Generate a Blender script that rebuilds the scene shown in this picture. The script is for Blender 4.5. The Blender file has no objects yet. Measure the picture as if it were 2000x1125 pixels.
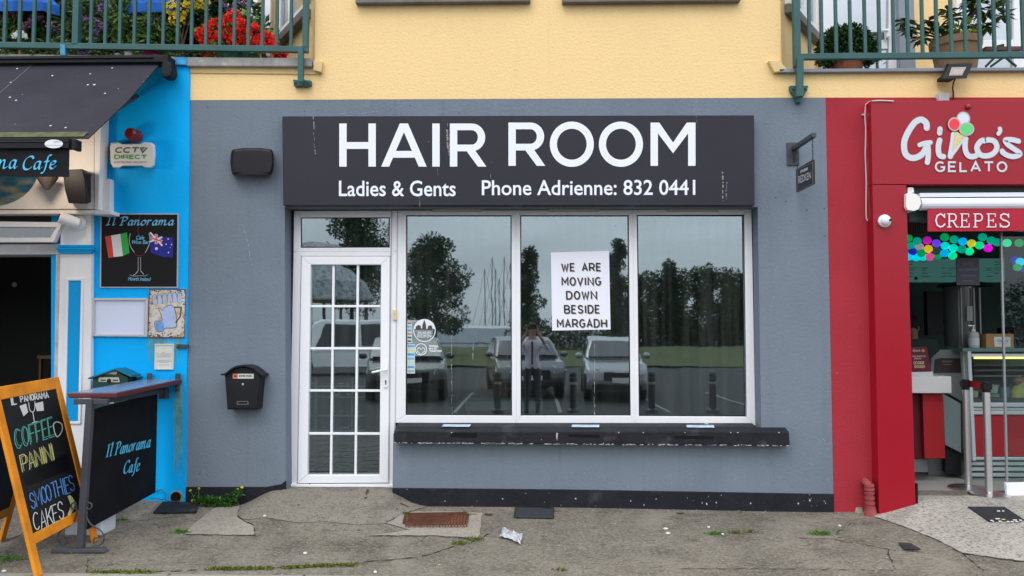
import bpy, bmesh, math, random
from mathutils import Vector, Matrix
S = bpy.context.scene
COL = S.collection
rnd = random.Random(7)
R = math.radians
# ---------------------------------------------------------------- camera
FPX, HOR, CD, CH, YAW = 1580.0, 640.0, 7.1, 1.55, R(1.5)
PITCH = math.atan((HOR - 562.5) / FPX)
cd = bpy.data.cameras.new('camera'); cam = bpy.data.objects.new('camera', cd); COL.objects.link(cam)
cam.location = (0, -CD, CH); cam.rotation_euler = (R(90) + PITCH, 0, YAW)
cd.sensor_width = 36; cd.lens = FPX / 2000 * 36; cd.clip_start = 0.02; cd.clip_end = 3000
S.camera = cam
S.view_settings.view_transform = 'Standard'; S.view_settings.look = 'None'
S.view_settings.exposure = 0.0; S.view_settings.gamma = 1
# ---------------------------------------------------------------- sky (overcast) and one soft sun
SUN_EL, SUN_AZ = R(52), R(200)
w = bpy.data.worlds.new('World'); S.world = w; w.use_nodes = True
nt = w.node_tree; nt.nodes.clear()
def nd(nt, t, **k):
    n = nt.nodes.new(t)
    for a, v in k.items():
        if a[0] == 'i' and a[1:].isdigit(): n.inputs[int(a[1:])].default_value = v
        else: setattr(n, a, v)
    return n
sky = nd(nt, 'ShaderNodeTexSky', sky_type='NISHITA', sun_disc=False, sun_elevation=SUN_EL, sun_rotation=SUN_AZ, dust_density=3.0)
tc = nd(nt, 'ShaderNodeTexCoord')
mp = nd(nt, 'ShaderNodeMapping'); mp.inputs[3].default_value = (1, 1, 5)
nz = nd(nt, 'ShaderNodeTexNoise'); nz.inputs['Scale'].default_value = 1.6; nz.inputs['Detail'].default_value = 7; nz.inputs['Roughness'].default_value = .55
rp = nd(nt, 'ShaderNodeMapRange'); rp.inputs[1].default_value = .3; rp.inputs[2].default_value = .7; rp.inputs[3].default_value = .72; rp.inputs[4].default_value = 1.2
sp = nd(nt, 'ShaderNodeSeparateXYZ')
el = nd(nt, 'ShaderNodeMapRange'); el.inputs[1].default_value = 0; el.inputs[2].default_value = .7; el.inputs[3].default_value = .80; el.inputs[4].default_value = 1.5
mu = nd(nt, 'ShaderNodeMath', operation='MULTIPLY')
cl = nd(nt, 'ShaderNodeMixRGB', blend_type='MULTIPLY'); cl.inputs[0].default_value = 1; cl.inputs[1].default_value = (20.3, 21.2, 22.7, 1)
mx = nd(nt, 'ShaderNodeMixRGB'); mx.inputs[0].default_value = .88
bg = nd(nt, 'ShaderNodeBackground'); bg.inputs[1].default_value = 0.08
ou = nd(nt, 'ShaderNodeOutputWorld')
L = nt.links.new
L(tc.outputs['Generated'], mp.inputs[0]); L(mp.outputs[0], nz.inputs[0]); L(nz.outputs[0], rp.inputs[0])
L(tc.outputs['Generated'], sp.inputs[0]); L(sp.outputs[2], el.inputs[0])
L(rp.outputs[0], mu.inputs[0]); L(el.outputs[0], mu.inputs[1]); L(mu.outputs[0], cl.inputs[2])
L(sky.outputs[0], mx.inputs[1]); L(cl.outputs[0], mx.inputs[2]); L(mx.outputs[0], bg.inputs[0]); L(bg.outputs[0], ou.inputs[0])
sd = bpy.data.lights.new('sun', 'SUN'); sd.energy = 0.8; sd.angle = R(25); sd.color = (1, .965, .91)
so = bpy.data.objects.new('sun', sd); COL.objects.link(so)
_d = Vector((math.cos(SUN_EL) * math.sin(SUN_AZ), math.cos(SUN_EL) * math.cos(SUN_AZ), math.sin(SUN_EL)))
so.rotation_euler = _d.to_track_quat('Z', 'Y').to_euler(); so.location = (0, -6, 12)
# ---------------------------------------------------------------- pixel rays on real surfaces
CR = Matrix.Rotation(YAW, 3, 'Z') @ Matrix.Rotation(R(90) + PITCH, 3, 'X')
CO = Vector((0, -CD, CH))
def ray(px, py): return CR @ Vector(((px - 1000) / FPX, -(py - 562.5) / FPX, -1))
class Plane:                                    # a real surface a mark is laid on
    def __init__(s, o, n): s.o, s.n = Vector(o), Vector(n).normalized()
    def at(s, px, py, lift=0.0):
        d = ray(px, py); t = (s.o + s.n * lift - CO).dot(s.n) / d.dot(s.n); return CO + d * t
def WP(Y): return Plane((0, Y, 0), (0, -1, 0))
def W(px, py, Y=0.0): return WP(Y).at(px, py)
def rect(x0, y0, x1, y1, Y):
    ym, xm = (y0 + y1) / 2, (x0 + x1) / 2
    return W(x0, ym, Y).x, W(x1, ym, Y).x, W(xm, y1, Y).z, W(xm, y0, Y).z
def ss(a, b, t):
    t = max(0.0, min(1.0, (t - a) / (b - a))); return t * t * (3 - 2 * t)
def XW(px): return (px - 1041) * CD / FPX
def gh(x, y):                                   # height of the uneven pavement
    t = max(0.0, min(1.0, -y / 1.63))
    z = .0 * (1 - t) - .105 * t - .03 * ss(XW(1000), XW(1650), x) * (1 - t) + .045 * (1 - ss(XW(250), XW(460), x)) * (1 - t)
    door = ss(XW(462), XW(545), x) * (1 - ss(XW(748), XW(835), x))
    z += .135 * door * (1 - ss(0.0, .95, -y)) 
    ap = ss(XW(1660), XW(1795), x)
    z += .125 * ap * (1 - ss(-.05, 1.35, -y))
    return z
def G(px, py, lift=0.0):
    z = -.05
    d = ray(px, py)
    for _ in range(12):
        t = (z - CO.z) / d.z; p = CO + d * t; z = .5 * z + .5 * (gh(p.x, p.y) + lift)
    return p
YG = .2                                          # plane of the shop window glass
def RF(px, py, D):                               # a place in the street seen mirrored in the glass, D metres of light path away
    v = W(px, py, D - CD); return Vector((v.x, 2 * YG - v.y, v.z))
# ---------------------------------------------------------------- materials
def M(name, col, rough=.5, metal=0, spec=.3, var=0, vs=3, bump=0, bs=60, bd=.01, coat=0, stains=(), specks=(), leaf=False, emit=None, es=1, alpha=None):
    m = bpy.data.materials.new(name); m.use_nodes = True; nt = m.node_tree; L = nt.links.new
    b = nt.nodes['Principled BSDF']
    b.inputs['Base Color'].default_value = (*col, 1); b.inputs['Roughness'].default_value = rough
    b.inputs['Metallic'].default_value = metal; b.inputs['Specular IOR Level'].default_value = spec
    if coat: b.inputs['Coat Weight'].default_value = coat; b.inputs['Coat Roughness'].default_value = .08
    if emit: b.inputs['Emission Color'].default_value = (*emit, 1); b.inputs['Emission Strength'].default_value = es
    tc = nd(nt, 'ShaderNodeTexCoord'); cur = None
    def noise(scale, detail=5, rgh=.6, sc=None):
        n = nd(nt, 'ShaderNodeTexNoise'); n.inputs['Scale'].default_value = scale; n.inputs['Detail'].default_value = detail; n.inputs['Roughness'].default_value = rgh
        if sc:
            mp = nd(nt, 'ShaderNodeMapping'); mp.inputs[3].default_value = sc; L(tc.outputs['Object'], mp.inputs[0]); L(mp.outputs[0], n.inputs[0])
        else: L(tc.outputs['Object'], n.inputs[0])
        return n
    def mr(sock, a, c, lo=0, hi=1):
        r = nd(nt, 'ShaderNodeMapRange'); r.inputs[1].default_value = a; r.inputs[2].default_value = c; r.inputs[3].default_value = lo; r.inputs[4].default_value = hi; L(sock, r.inputs[0]); return r.outputs[0]
    def mix(f, a, c, mode='MIX'):
        x = nd(nt, 'ShaderNodeMixRGB', blend_type=mode)
        for k, v in ((0, f), (1, a), (2, c)):
            if isinstance(v, (int, float)): x.inputs[k].default_value = v
            elif isinstance(v, tuple): x.inputs[k].default_value = (*v, 1)
            else: L(v, x.inputs[k])
        return x.outputs[0]
    if leaf:
        g = nd(nt, 'ShaderNodeNewGeometry')
        cur = mix(g.outputs['Random Per Island'], tuple(c * (1 - leaf) for c in col), tuple(min(1, c * (1 + leaf)) for c in col))
        b.inputs['Subsurface Weight'].default_value = 0
    if var:
        f = mr(noise(vs, 7).outputs[0], .3, .7)
        cur = mix(f, tuple(c * (1 - var) for c in col), tuple(min(1, c * (1 + var)) for c in col))
    if cur is None: cur = mix(0.0, col, col)
    for s in stains:                             # (scale, lo, hi, colour, strength, stretch)
        n = noise(s[0], 6, .65, s[5] if len(s) > 5 else None)
        cur = mix(mr(n.outputs[0], s[1], s[2], 0, s[4]), cur, s[3])
    for s in specks:                             # (scale, radius, share, colour)
        v = nd(nt, 'ShaderNodeTexVoronoi'); v.inputs['Scale'].default_value = s[0]
        if len(s) > 4:
            mp = nd(nt, 'ShaderNodeMapping'); mp.inputs[3].default_value = s[4]; L(tc.outputs['Object'], mp.inputs[0]); L(mp.outputs[0], v.inputs[0])
        else: L(tc.outputs['Object'], v.inputs[0])
        sx = nd(nt, 'ShaderNodeSeparateXYZ'); L(v.outputs['Color'], sx.inputs[0])
        a = mr(v.outputs['Distance'], s[1] * .6, s[1], 1, 0); c = mr(sx.outputs[0], s[2], s[2] + .01, 1, 0)
        q = nd(nt, 'ShaderNodeMath', operation='MULTIPLY'); L(a, q.inputs[0]); L(c, q.inputs[1])
        cur = mix(q.outputs[0], cur, s[3])
    L(cur, b.inputs['Base Color'])
    if bump:
        n = noise(bs, 4, .6); bp = nd(nt, 'ShaderNodeBump'); bp.inputs['Strength'].default_value = bump; bp.inputs['Distance'].default_value = bd
        L(n.outputs[0], bp.inputs['Height']); L(bp.outputs[0], b.inputs['Normal'])
    return m
def glass(name, refl=.11, tint=(.86, .9, .88), wav=.02, dirt=0.0, refcol=(.93, .97, 1)):
    m = bpy.data.materials.new(name); m.use_nodes = True; nt = m.node_tree; nt.nodes.clear(); L = nt.links.new
    o = nd(nt, 'ShaderNodeOutputMaterial'); t = nd(nt, 'ShaderNodeBsdfTransparent'); t.inputs[0].default_value = (*tint, 1)
    g = nd(nt, 'ShaderNodeBsdfGlossy'); g.inputs['Roughness'].default_value = .013; g.inputs[0].default_value = (*refcol, 1)
    lw = nd(nt, 'ShaderNodeLayerWeight'); lw.inputs[0].default_value = .28
    r = nd(nt, 'ShaderNodeMapRange'); r.inputs[3].default_value = refl; r.inputs[4].default_value = 1; L(lw.outputs['Fresnel'], r.inputs[0]); r.inputs[1].default_value = .035
    x = nd(nt, 'ShaderNodeMixShader'); L(r.outputs[0], x.inputs[0]); L(t.outputs[0], x.inputs[1]); L(g.outputs[0], x.inputs[2])
    tc = nd(nt, 'ShaderNodeTexCoord')
    if wav:
        n = nd(nt, 'ShaderNodeTexNoise'); n.inputs['Scale'].default_value = 3.2; n.inputs['Detail'].default_value = 2; L(tc.outputs['Object'], n.inputs[0])
        bp = nd(nt, 'ShaderNodeBump'); bp.inputs['Strength'].default_value = wav; bp.inputs['Distance'].default_value = .05; L(n.outputs[0], bp.inputs['Height']); L(bp.outputs[0], g.inputs['Normal'])
    last = x.outputs[0]
    if dirt:
        mp = nd(nt, 'ShaderNodeMapping'); mp.inputs[3].default_value = (14, 14, .5); L(tc.outputs['Object'], mp.inputs[0])
        n = nd(nt, 'ShaderNodeTexNoise'); n.inputs['Scale'].default_value = 1.5; n.inputs['Detail'].default_value = 6; L(mp.outputs[0], n.inputs[0])
        q = nd(nt, 'ShaderNodeMapRange'); q.inputs[1].default_value = .4; q.inputs[2].default_value = .75; q.inputs[3].default_value = dirt * .15; q.inputs[4].default_value = dirt; L(n.outputs[0], q.inputs[0])
        df = nd(nt, 'ShaderNodeBsdfDiffuse'); df.inputs[0].default_value = (.55, .58, .56, 1)
        y = nd(nt, 'ShaderNodeMixShader'); L(q.outputs[0], y.inputs[0]); L(last, y.inputs[1]); L(df.outputs[0], y.inputs[2]); last = y.outputs[0]
    L(last, o.inputs[0]); return m
# ---------------------------------------------------------------- meshes
class MB:
    def __init__(s): s.v, s.f, s.m = [], [], []
    def add(s, vs, fs, mi=0):
        k = len(s.v); s.v += [tuple(v) for v in vs]; s.f += [tuple(i + k for i in f) for f in fs]; s.m += [mi] * len(fs); return s
    def hexa(s, a, b, mi=0):                     # two matching loops of points joined into a solid
        n = len(a); fs = [tuple(range(n)), tuple(range(2 * n - 1, n - 1, -1))] + [(i, i + n, (i + 1) % n + n, (i + 1) % n) for i in range(n)]
        return s.add(list(a) + list(b), fs, mi)
    def box(s, x0, x1, y0, y1, z0, z1, mi=0):
        return s.hexa([(x0, y0, z0), (x0, y0, z1), (x1, y0, z1), (x1, y0, z0)], [(x0, y1, z0), (x0, y1, z1), (x1, y1, z1), (x1, y1, z0)], mi)
    def pbox(s, px0, py0, px1, py1, yf, yb, mi=0):
        a, b, c, d = rect(px0, py0, px1, py1, yf); return s.box(a, b, yf, yb, c, d, mi)
    def pprism(s, pts, yf, yb, mi=0):            # an outline on the wall plane yf, as deep as yb
        a = [W(x, y, yf) for x, y in pts]
        if sum(a[i].x * a[i - 1].z - a[i - 1].x * a[i].z for i in range(len(a))) > 0: a = a[::-1]
        return s.hexa(a, [(p.x, yb, p.z) for p in a], mi)
    def frame(s, out, inn, yf, yb, mi=0):        # mitred frame between two pixel quads
        for i in range(4):
            j = (i + 1) % 4; s.pprism([out[i], out[j], inn[j], inn[i]], yf, yb, mi)
        return s
    def tube(s, pts, r, n=8, mi=0, closed=False):
        pts = [Vector(p) for p in pts]; N = len(pts); rs = r if isinstance(r, (list, tuple)) else [r] * N
        rings = []; up = None
        for i, p in enumerate(pts):
            a = pts[i - 1] if i > 0 or closed else p; b = pts[(i + 1) % N] if i < N - 1 or closed else p
            t = (b - a).normalized()
            if up is None:
                up = t.orthogonal().normalized()
            up = (up - t * up.dot(t)).normalized(); sd = t.cross(up)
            rings.append([p + (up * math.cos(q) + sd * math.sin(q)) * rs[i] for q in (2 * math.pi * k / n for k in range(n))])
        vs = [v for g in rings for v in g]; fs = []
        for i in range(N if closed else N - 1):
            j = (i + 1) % N
            fs += [(i * n + k, i * n + (k + 1) % n, j * n + (k + 1) % n, j * n + k) for k in range(n)]
        if not closed: fs += [tuple(range(n - 1, -1, -1)), tuple(range((N - 1) * n, N * n))]
        return s.add(vs, fs, mi)
    def lathe(s, prof, o, axis=(0, 0, 1), n=16, mi=0):   # prof: (radius, along)
        o = Vector(o); ax = Vector(axis).normalized(); u = ax.orthogonal().normalized(); v = ax.cross(u)
        vs = [o + ax * h + (u * math.cos(2 * math.pi * k / n) + v * math.sin(2 * math.pi * k / n)) * max(r, 1e-4) for r, h in prof for k in range(n)]
        fs = [(i * n + k, i * n + (k + 1) % n, (i + 1) * n + (k + 1) % n, (i + 1) * n + k) for i in range(len(prof) - 1) for k in range(n)]
        fs += [tuple(range(n - 1, -1, -1)), tuple(range((len(prof) - 1) * n, len(prof) * n))]
        return s.add(vs, fs, mi)
    def ball(s, o, r, n=12, mi=0, sq=(1, 1, 1)):
        k = len(s.v); s.lathe([(r * math.sin(math.pi * i / 8), -r * math.cos(math.pi * i / 8)) for i in range(9)], (0, 0, 0), n=n, mi=mi)
        for i in range(k, len(s.v)): p = s.v[i]; s.v[i] = (o[0] + p[0] * sq[0], o[1] + p[1] * sq[1], o[2] + p[2] * sq[2])
        return s
    def sheet(s, pts, pl, lift=.002, mi=0):      # a flat mark laid on a surface, outline in pixels
        a = [pl.at(x, y, lift) for x, y in pts]
        nrm = Vector((0, 0, 0))
        for i in range(len(a)): nrm += a[i - 1].cross(a[i])
        if nrm.dot(pl.n) < 0: a = a[::-1]
        return s.add(a, [tuple(range(len(a)))], mi)
    def line(s, pts, wd, pl, lift=.002, closed=False, rnd_cap=False, mi=0):   # a brush line laid on a surface, points in pixels
        P = [Vector((x, y)) for x, y in pts]
        P = [p for i, p in enumerate(P) if i == 0 or (p - P[i - 1]).length > 1e-4]
        N = len(P)
        if N < 2: return s
        Lf, Rt = [], []
        for i, p in enumerate(P):
            a = P[i - 1] if (i or closed) else None; b = P[(i + 1) % N] if (i < N - 1 or closed) else None
            d1 = (p - a).normalized() if a is not None else (b - p).normalized(); d2 = (b - p).normalized() if b is not None else d1
            n1 = Vector((-d1.y, d1.x)); n2 = Vector((-d2.y, d2.x)); mm = n1 + n2
            mm = n1 if mm.length < 1e-3 else mm.normalized(); k = 1 / max(.45, mm.dot(n1))
            hw = (wd[i] if isinstance(wd, (list, tuple)) else wd) / 2
            Lf.append(p + mm * hw * k); Rt.append(p - mm * hw * k)
        M_ = N if closed else N - 1
        for i in range(M_):
            j = (i + 1) % N; s.sheet([Lf[i], Lf[j], Rt[j], Rt[i]], pl, lift, mi)
        if rnd_cap:
            for p, k in ((P[0], 0), (P[-1], -1)):
                hw = (wd[k] if isinstance(wd, (list, tuple)) else wd) / 2
                s.sheet([(p.x + hw * math.cos(q * math.pi / 6), p.y + hw * math.sin(q * math.pi / 6)) for q in range(12)], pl, lift + .0003, mi)
        return s
    def nib(s, pts, wd, pl, ang=40, lift=.002, mi=0):     # broad pen held at an angle
        h = Vector((math.cos(R(ang)), -math.sin(R(ang)))) * wd / 2; t = Vector((h.y, -h.x)) * .22
        for i in range(len(pts) - 1):
            a, b = Vector(pts[i]), Vector(pts[i + 1]); d = (b - a)
            if d.length < 1e-4: continue
            if abs(d.normalized().cross(h.normalized())) < .25: s.sheet([a - h + t, b + h + t, b + h - t, a - h - t] if d.dot(h) > 0 else [b - h + t, a + h + t, a + h - t, b - h - t], pl, lift + .0002 * (i % 3), mi)
            else: s.sheet([a + h, b + h, b - h, a - h], pl, lift + .0002 * (i % 3), mi)
        return s
    def build(s, name, mats, parent=None, bevel=0, smooth=False, local=False, seg=2, origin=True):
        me = bpy.data.meshes.new(name); v = s.v; off = Vector((0, 0, 0))
        if parent is None and v and not local and origin:
            xs, ys, zs = zip(*v); off = Vector(((min(xs) + max(xs)) / 2, (min(ys) + max(ys)) / 2, min(zs)))
            v = [(a - off.x, b - off.y, c - off.z) for a, b, c in v]
        me.from_pydata(v, [], s.f); mats = mats if isinstance(mats, (list, tuple)) else [mats]
        for m in mats: me.materials.append(m)
        if len(mats) > 1: me.polygons.foreach_set('material_index', s.m)
        if smooth: me.polygons.foreach_set('use_smooth', [True] * len(me.polygons))
        me.update(); me.validate()
        if not getattr(s, 'raw', False):
            bm = bmesh.new(); bm.from_mesh(me); bmesh.ops.recalc_face_normals(bm, faces=bm.faces[:]) if not getattr(s, 'flat', False) else None; bm.to_mesh(me); bm.free()
        o = bpy.data.objects.new(name, me); COL.objects.link(o); o.location = off
        if parent is not None:
            o.parent = parent
            if not local: o.matrix_parent_inverse = Matrix.Translation(-BASE.get(parent.name, Vector((0, 0, 0))))
        if bevel:
            b = o.modifiers.new('edge', 'BEVEL'); b.width = bevel; b.segments = seg; b.limit_method = 'ANGLE'; b.angle_limit = R(35)
        if smooth and not bevel:
            pass
        return o
def flat():
    m = MB(); m.flat = True; return m
BASE = {}
def tag(o, label=None, cat=None, group=None, kind=None):
    if label: o['label'] = label
    if cat: o['category'] = cat
    if group: o['group'] = group
    if kind: o['kind'] = kind
    return o
def thing(name, label, cat, loc=(0, 0, 0), group=None):
    o = bpy.data.objects.new(name, None); COL.objects.link(o); o.empty_display_size = .1; o.location = loc; BASE[o.name] = Vector(loc)
    return tag(o, label, cat, group)
def dup(root, loc, label, rotz=0):
    r = root.copy(); COL.objects.link(r); r.location = loc; r.rotation_euler = (0, 0, rotz); r['label'] = label
    for ch in list(root.children):
        c = ch.copy(); COL.objects.link(c); c.parent = r
        for g in list(ch.children):
            d = g.copy(); COL.objects.link(d); d.parent = c
    return r
def smoothpts(pts, k=6, closed=False):           # Catmull-Rom
    P = [Vector((p[0], p[1], p[2] if len(p) > 2 else 0)) for p in pts]; n = len(P); out = []
    for i in range(n if closed else n - 1):
        g = lambda q: P[q % n] if closed else P[max(0, min(n - 1, q))]
        a, b, c, d = g(i - 1), g(i), g(i + 1), g(i + 2)
        for j in range(k):
            t = j / k; out.append(.5 * ((2 * b) + (c - a) * t + (2 * a - 5 * b + 4 * c - d) * t * t + (3 * b - a - 3 * c + d) * t ** 3))
    if not closed: out.append(P[-1])
    return [tuple(p) if len(pts[0]) > 2 else (p.x, p.y) for p in out]
# ---------------------------------------------------------------- lettering
_tc = {}
def tmesh(s, bold=0.0, space=1.0):
    key = (s, bold, space)
    if key not in _tc:
        c = bpy.data.curves.new('letters', 'FONT'); c.body = s; c.offset = bold; c.resolution_u = 3; c.space_character = space
        o = bpy.data.objects.new('letters', c); COL.objects.link(o); bpy.context.view_layer.update()
        me = bpy.data.meshes.new_from_object(o.evaluated_get(bpy.context.evaluated_depsgraph_get()))
        vs = [(v.co.x, v.co.y) for v in me.vertices]; fs = [tuple(p.vertices) for p in me.polygons]
        bpy.data.objects.remove(o); bpy.data.curves.remove(c); bpy.data.meshes.remove(me)
        xs, ys = zip(*vs); x0, x1, y0, y1 = min(xs), max(xs), min(ys), max(ys)
        _tc[key] = ([((x - x0) / (x1 - x0), (y - y0) / (y1 - y0)) for x, y in vs], fs)
    return _tc[key]
def put(mb, s, o, r, u, pl, bold=0.0, space=1.0, lift=.003, shear=0.0, mi=0):    # text box: o bottom-left pixel, r right vector, u up vector
    vs, fs = tmesh(s, bold, space); o, r, u = Vector(o), Vector(r), Vector(u)
    k = len(mb.v)
    for x, y in vs:
        p = o + r * x + u * y + r.normalized() * (shear * y * u.length); mb.v.append(tuple(pl.at(p.x, p.y, lift)))
    for f in fs:
        a, b, c = (Vector(mb.v[k + i]) for i in f[:3])
        g = tuple(i + k for i in f)
        mb.f.append(g if (b - a).cross(c - a).dot(pl.n) > 0 else g[::-1]); mb.m.append(mi)
    return mb
def arc(cx, cy, rx, ry, a0, a1, n=10): return [(cx + rx * math.cos(R(a0 + (a1 - a0) * i / n)), cy + ry * math.sin(R(a0 + (a1 - a0) * i / n))) for i in range(n + 1)]
_S = [(.92, .8)] + arc(.5, .745, .42, .255, 25, 180, 7) + [(.14, .62), (.35, .53), (.65, .47), (.86, .38)] + arc(.5, .255, .42, .255, 0, -155, 7) + [(.08, .2)]
CAPS = {'A': [[(0, 0), (.5, 1), (1, 0)], [(.19, .32), (.81, .32)]], 'B': [[(0, 0), (0, 1), (.6, 1)] + arc(.6, .76, .32, .24, 90, -90, 6) + [(0, .52)], [(.6, .52)] + arc(.62, .26, .38, .26, 90, -90, 6) + [(0, 0)]],
 'C': [arc(.55, .5, .55, .5, 48, 312, 14)], 'D': [[(0, 0), (0, 1), (.45, 1)] + arc(.45, .5, .55, .5, 85, -85, 10) + [(.45, 0), (0, 0), (0, .05)]],
 'E': [[(1, 1), (0, 1), (0, 0), (1, 0)], [(0, .52), (.85, .52)]], 'F': [[(1, 1), (0, 1), (0, 0)], [(0, .52), (.85, .52)]],
 'G': [arc(.52, .5, .52, .5, 48, 325, 14) + [(.97, .46), (.55, .46)]], 'H': [[(0, 0), (0, 1)], [(1, 0), (1, 1)], [(0, .51), (1, .51)]], 'I': [[(.5, 0), (.5, 1)]],
 'K': [[(0, 0), (0, 1)], [(1, 1), (0, .4)], [(.35, .6), (1, 0)]], 'L': [[(0, 1), (0, 0), (1, 0)]], 'M': [[(0, 0), (0, 1), (.5, .35), (1, 1), (1, 0)]],
 'N': [[(0, 0), (0, 1), (1, 0), (1, 1)]], 'O': [arc(.5, .5, .5, .5, 0, 360, 24)], 'P': [[(0, 0), (0, 1), (.6, 1)] + arc(.6, .73, .4, .27, 85, -85, 8) + [(.6, .46), (0, .46)]],
 'R': [[(0, 0), (0, 1), (.55, 1)] + arc(.55, .71, .42, .29, 85, -85, 10) + [(.55, .42), (0, .42)], [(.52, .42), (1, 0)]], 'S': [_S], 'T': [[(0, 1), (1, 1)], [(.5, 1), (.5, 0)]],
 'U': [[(0, 1), (0, .35)] + arc(.5, .35, .5, .35, 180, 360, 8) + [(1, 1)]], 'V': [[(0, 1), (.5, 0), (1, 1)]], 'W': [[(0, 1), (.25, 0), (.5, .8), (.75, 0), (1, 1)]]}
CW = {'I': .12, 'M': 1.15, 'W': 1.3, 'E': .8, 'F': .8, 'L': .75, ' ': .7}
def caps(mb, s, o, r, u, pl, wd, gap=.35, lift=.003, cap=False, only=None, mi=0, jig=0.0):
    o, r, u = Vector(o), Vector(r), Vector(u); ws = [CW.get(c, 1) for c in s]; tot = sum(ws) + gap * (len(s) - 1); x = 0
    for c, cw in zip(s, ws):
        jo = Vector((rnd.uniform(-jig, jig), rnd.uniform(-jig, jig)))
        for k, st in enumerate(CAPS.get(c, [])):
            pts = [o + jo + r * ((x + (px * cw if c != 'I' else cw / 2)) / tot) + u * py for px, py in st]
            cl = c == 'O'; mb.line([(p.x, p.y) for p in (pts[:-1] if cl else pts)], wd, pl, lift + .0004 * k, closed=cl, rnd_cap=cap, mi=mi)
        x += cw + gap
    return mb
CH_ = {'I': (.42, [[(.1, .98), (.42, 1)], [(.3, .98), (.12, .02)], [(-.05, 0), (.3, .02)]]), 'l': (.3, [[(.12, .9), (.3, 1.08), (.12, .1), (.16, 0), (.28, .08)]]),
 'P': (.68, [[(.3, .98), (.1, 0)], [(-.02, 0), (.25, .01)], [(.02, .88), (.2, 1), (.48, 1.02), (.66, .9), (.62, .68), (.42, .52), (.22, .5)]]),
 'a': (.5, [[(.44, .5), (.3, .6), (.1, .45), (.03, .15), (.12, 0), (.28, .12), (.42, .5)], [(.46, .58), (.36, .1), (.42, 0), (.52, .1)]]),
 'n': (.56, [[(.02, .5), (.12, .6), (.02, 0)], [(.08, .3), (.26, .57), (.4, .55), (.34, .1), (.4, 0), (.54, .1)]]),
 'o': (.48, [[(.3, .6), (.12, .5), (.02, .2), (.1, 0), (.28, .04), (.42, .3), (.42, .52), (.3, .6)]]),
 'r': (.42, [[(.02, .5), (.12, .6), (.02, 0)], [(.08, .32), (.22, .56), (.4, .56)]]),
 'm': (.86, [[(.02, .5), (.12, .6), (.02, 0)], [(.08, .3), (.24, .57), (.36, .55), (.26, 0)], [(.33, .3), (.5, .57), (.64, .55), (.58, .1), (.64, 0), (.8, .1)]]),
 'C': (.66, [[(.7, .82), (.6, 1), (.4, .98), (.16, .75), (.05, .4), (.1, .1), (.3, -.02), (.52, .08), (.6, .2)]]),
 'f': (.38, [[(.56, 1.02), (.44, 1.06), (.34, .9), (.2, .1), (.08, -.28), (-.08, -.3)], [(.1, .56), (.44, .58)]]),
 'e': (.44, [[(.06, .26), (.3, .36), (.4, .5), (.3, .6), (.12, .48), (.04, .2), (.12, .0), (.28, .03), (.4, .16)]]), ' ': (.3, [])}
def chancery(mb, s, o, r, u, pl, wd, lift=.003, mi=0, ang=40):   # italic pen lettering; r spans the whole width, u the cap height
    o, r, u = Vector(o), Vector(r), Vector(u); tot = sum(CH_[c][0] + .09 for c in s) - .09; x = 0
    for c in s:
        cw, st = CH_[c]
        for k, q in enumerate(st):
            pts = [o + r * ((x + px + .06 * py) / tot) + u * py for px, py in (smoothpts(q, 5) if len(q) > 2 else q)]
            mb.nib([(p.x, p.y) for p in pts], wd, pl, ang, lift + .0007 * k, mi)
        x += cw + .09
    return mb
# ================================================================ colours
m_grey = M('grey_render', (.173, .209, .252), .8, spec=.15, var=.07, vs=.9, bump=.42, bs=38, bd=.012, specks=((34, .05, .02, (.6, .63, .66)),), stains=((2.2, .56, .8, (.21, .25, .3), .35), (1.1, .7, .8, (.7, .72, .74), .55, (22, 22, 2.2)), (1.0, .62, .8, (.11, .125, .15), .55, (7, 7, .5)), (1.0, .54, .72, (.125, .147, .178), .22, (9, 9, .35)), (.55, .48, .62, (.125, .15, .185), .35), (5, .62, .7, (.205, .24, .285), .5), (26, .6, .7, (.12, .15, .19), .35, (1, 1, 1.8))))
m_yellow = M('yellow_render', (.87, .625, .30), .8, var=.03, vs=.8, bump=.5, bs=44, bd=.012, stains=((.9, .58, .8, (.62, .43, .17), .35, (5, 5, .6)), (9, .66, .75, (.5, .36, .18), .3)))
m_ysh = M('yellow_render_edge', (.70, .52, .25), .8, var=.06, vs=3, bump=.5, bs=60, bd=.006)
m_plinth = M('black_plinth', (.016, .0175, .023), .65, spec=.15, var=.25, vs=5, bump=.6, bs=40, bd=.008, specks=((30, .13, .03, (.5, .5, .48)), (11, .09, .06, (.55, .55, .52))), stains=((3, .6, .75, (.09, .085, .08), .5),))
m_blue = M('blue_render', (.001, .43, .94), .55, spec=.12, var=.06, vs=1.5, bump=.4, bs=45, bd=.005, stains=((1.4, .6, .85, (.02, .36, .62), .4), (11, .66, .74, (.03, .22, .42), .5), (1.2, .6, .75, (.002, .30, .66), .5, (6, 6, .6))), specks=((16, .06, .05, (.35, .5, .6)),))
m_blue2 = M('blue_gloss', (.001, .31, .68), .45, spec=.15, bump=.15, bs=30, bd=.003)
m_redw = M('red_render', (.37, .031, .045), .75, spec=.15, var=.08, vs=2, bump=.7, bs=50, bd=.007, specks=((16, .06, .06, (.6, .45, .45)),))
m_redp = M('red_panel', (.325, .006, .018), .26, spec=.34, var=.03, vs=.6, stains=((1.2, .74, .79, (.7, .5, .5), .6, (30, 30, 3)),))
m_redp2 = M('red_panel_side', (.30, .01, .016), .3)
m_upvc = M('white_frame', (.80, .80, .82), .35, var=.03, vs=2, stains=((4, .62, .8, (.55, .53, .48), .35), (1, .66, .8, (.5, .47, .4), .3, (9, 9, 1))))
m_upvc2 = M('white_leaf', (.84, .845, .87), .3, var=.015, vs=2)
m_seal = M('seal', (.02, .02, .022), .6)
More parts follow.
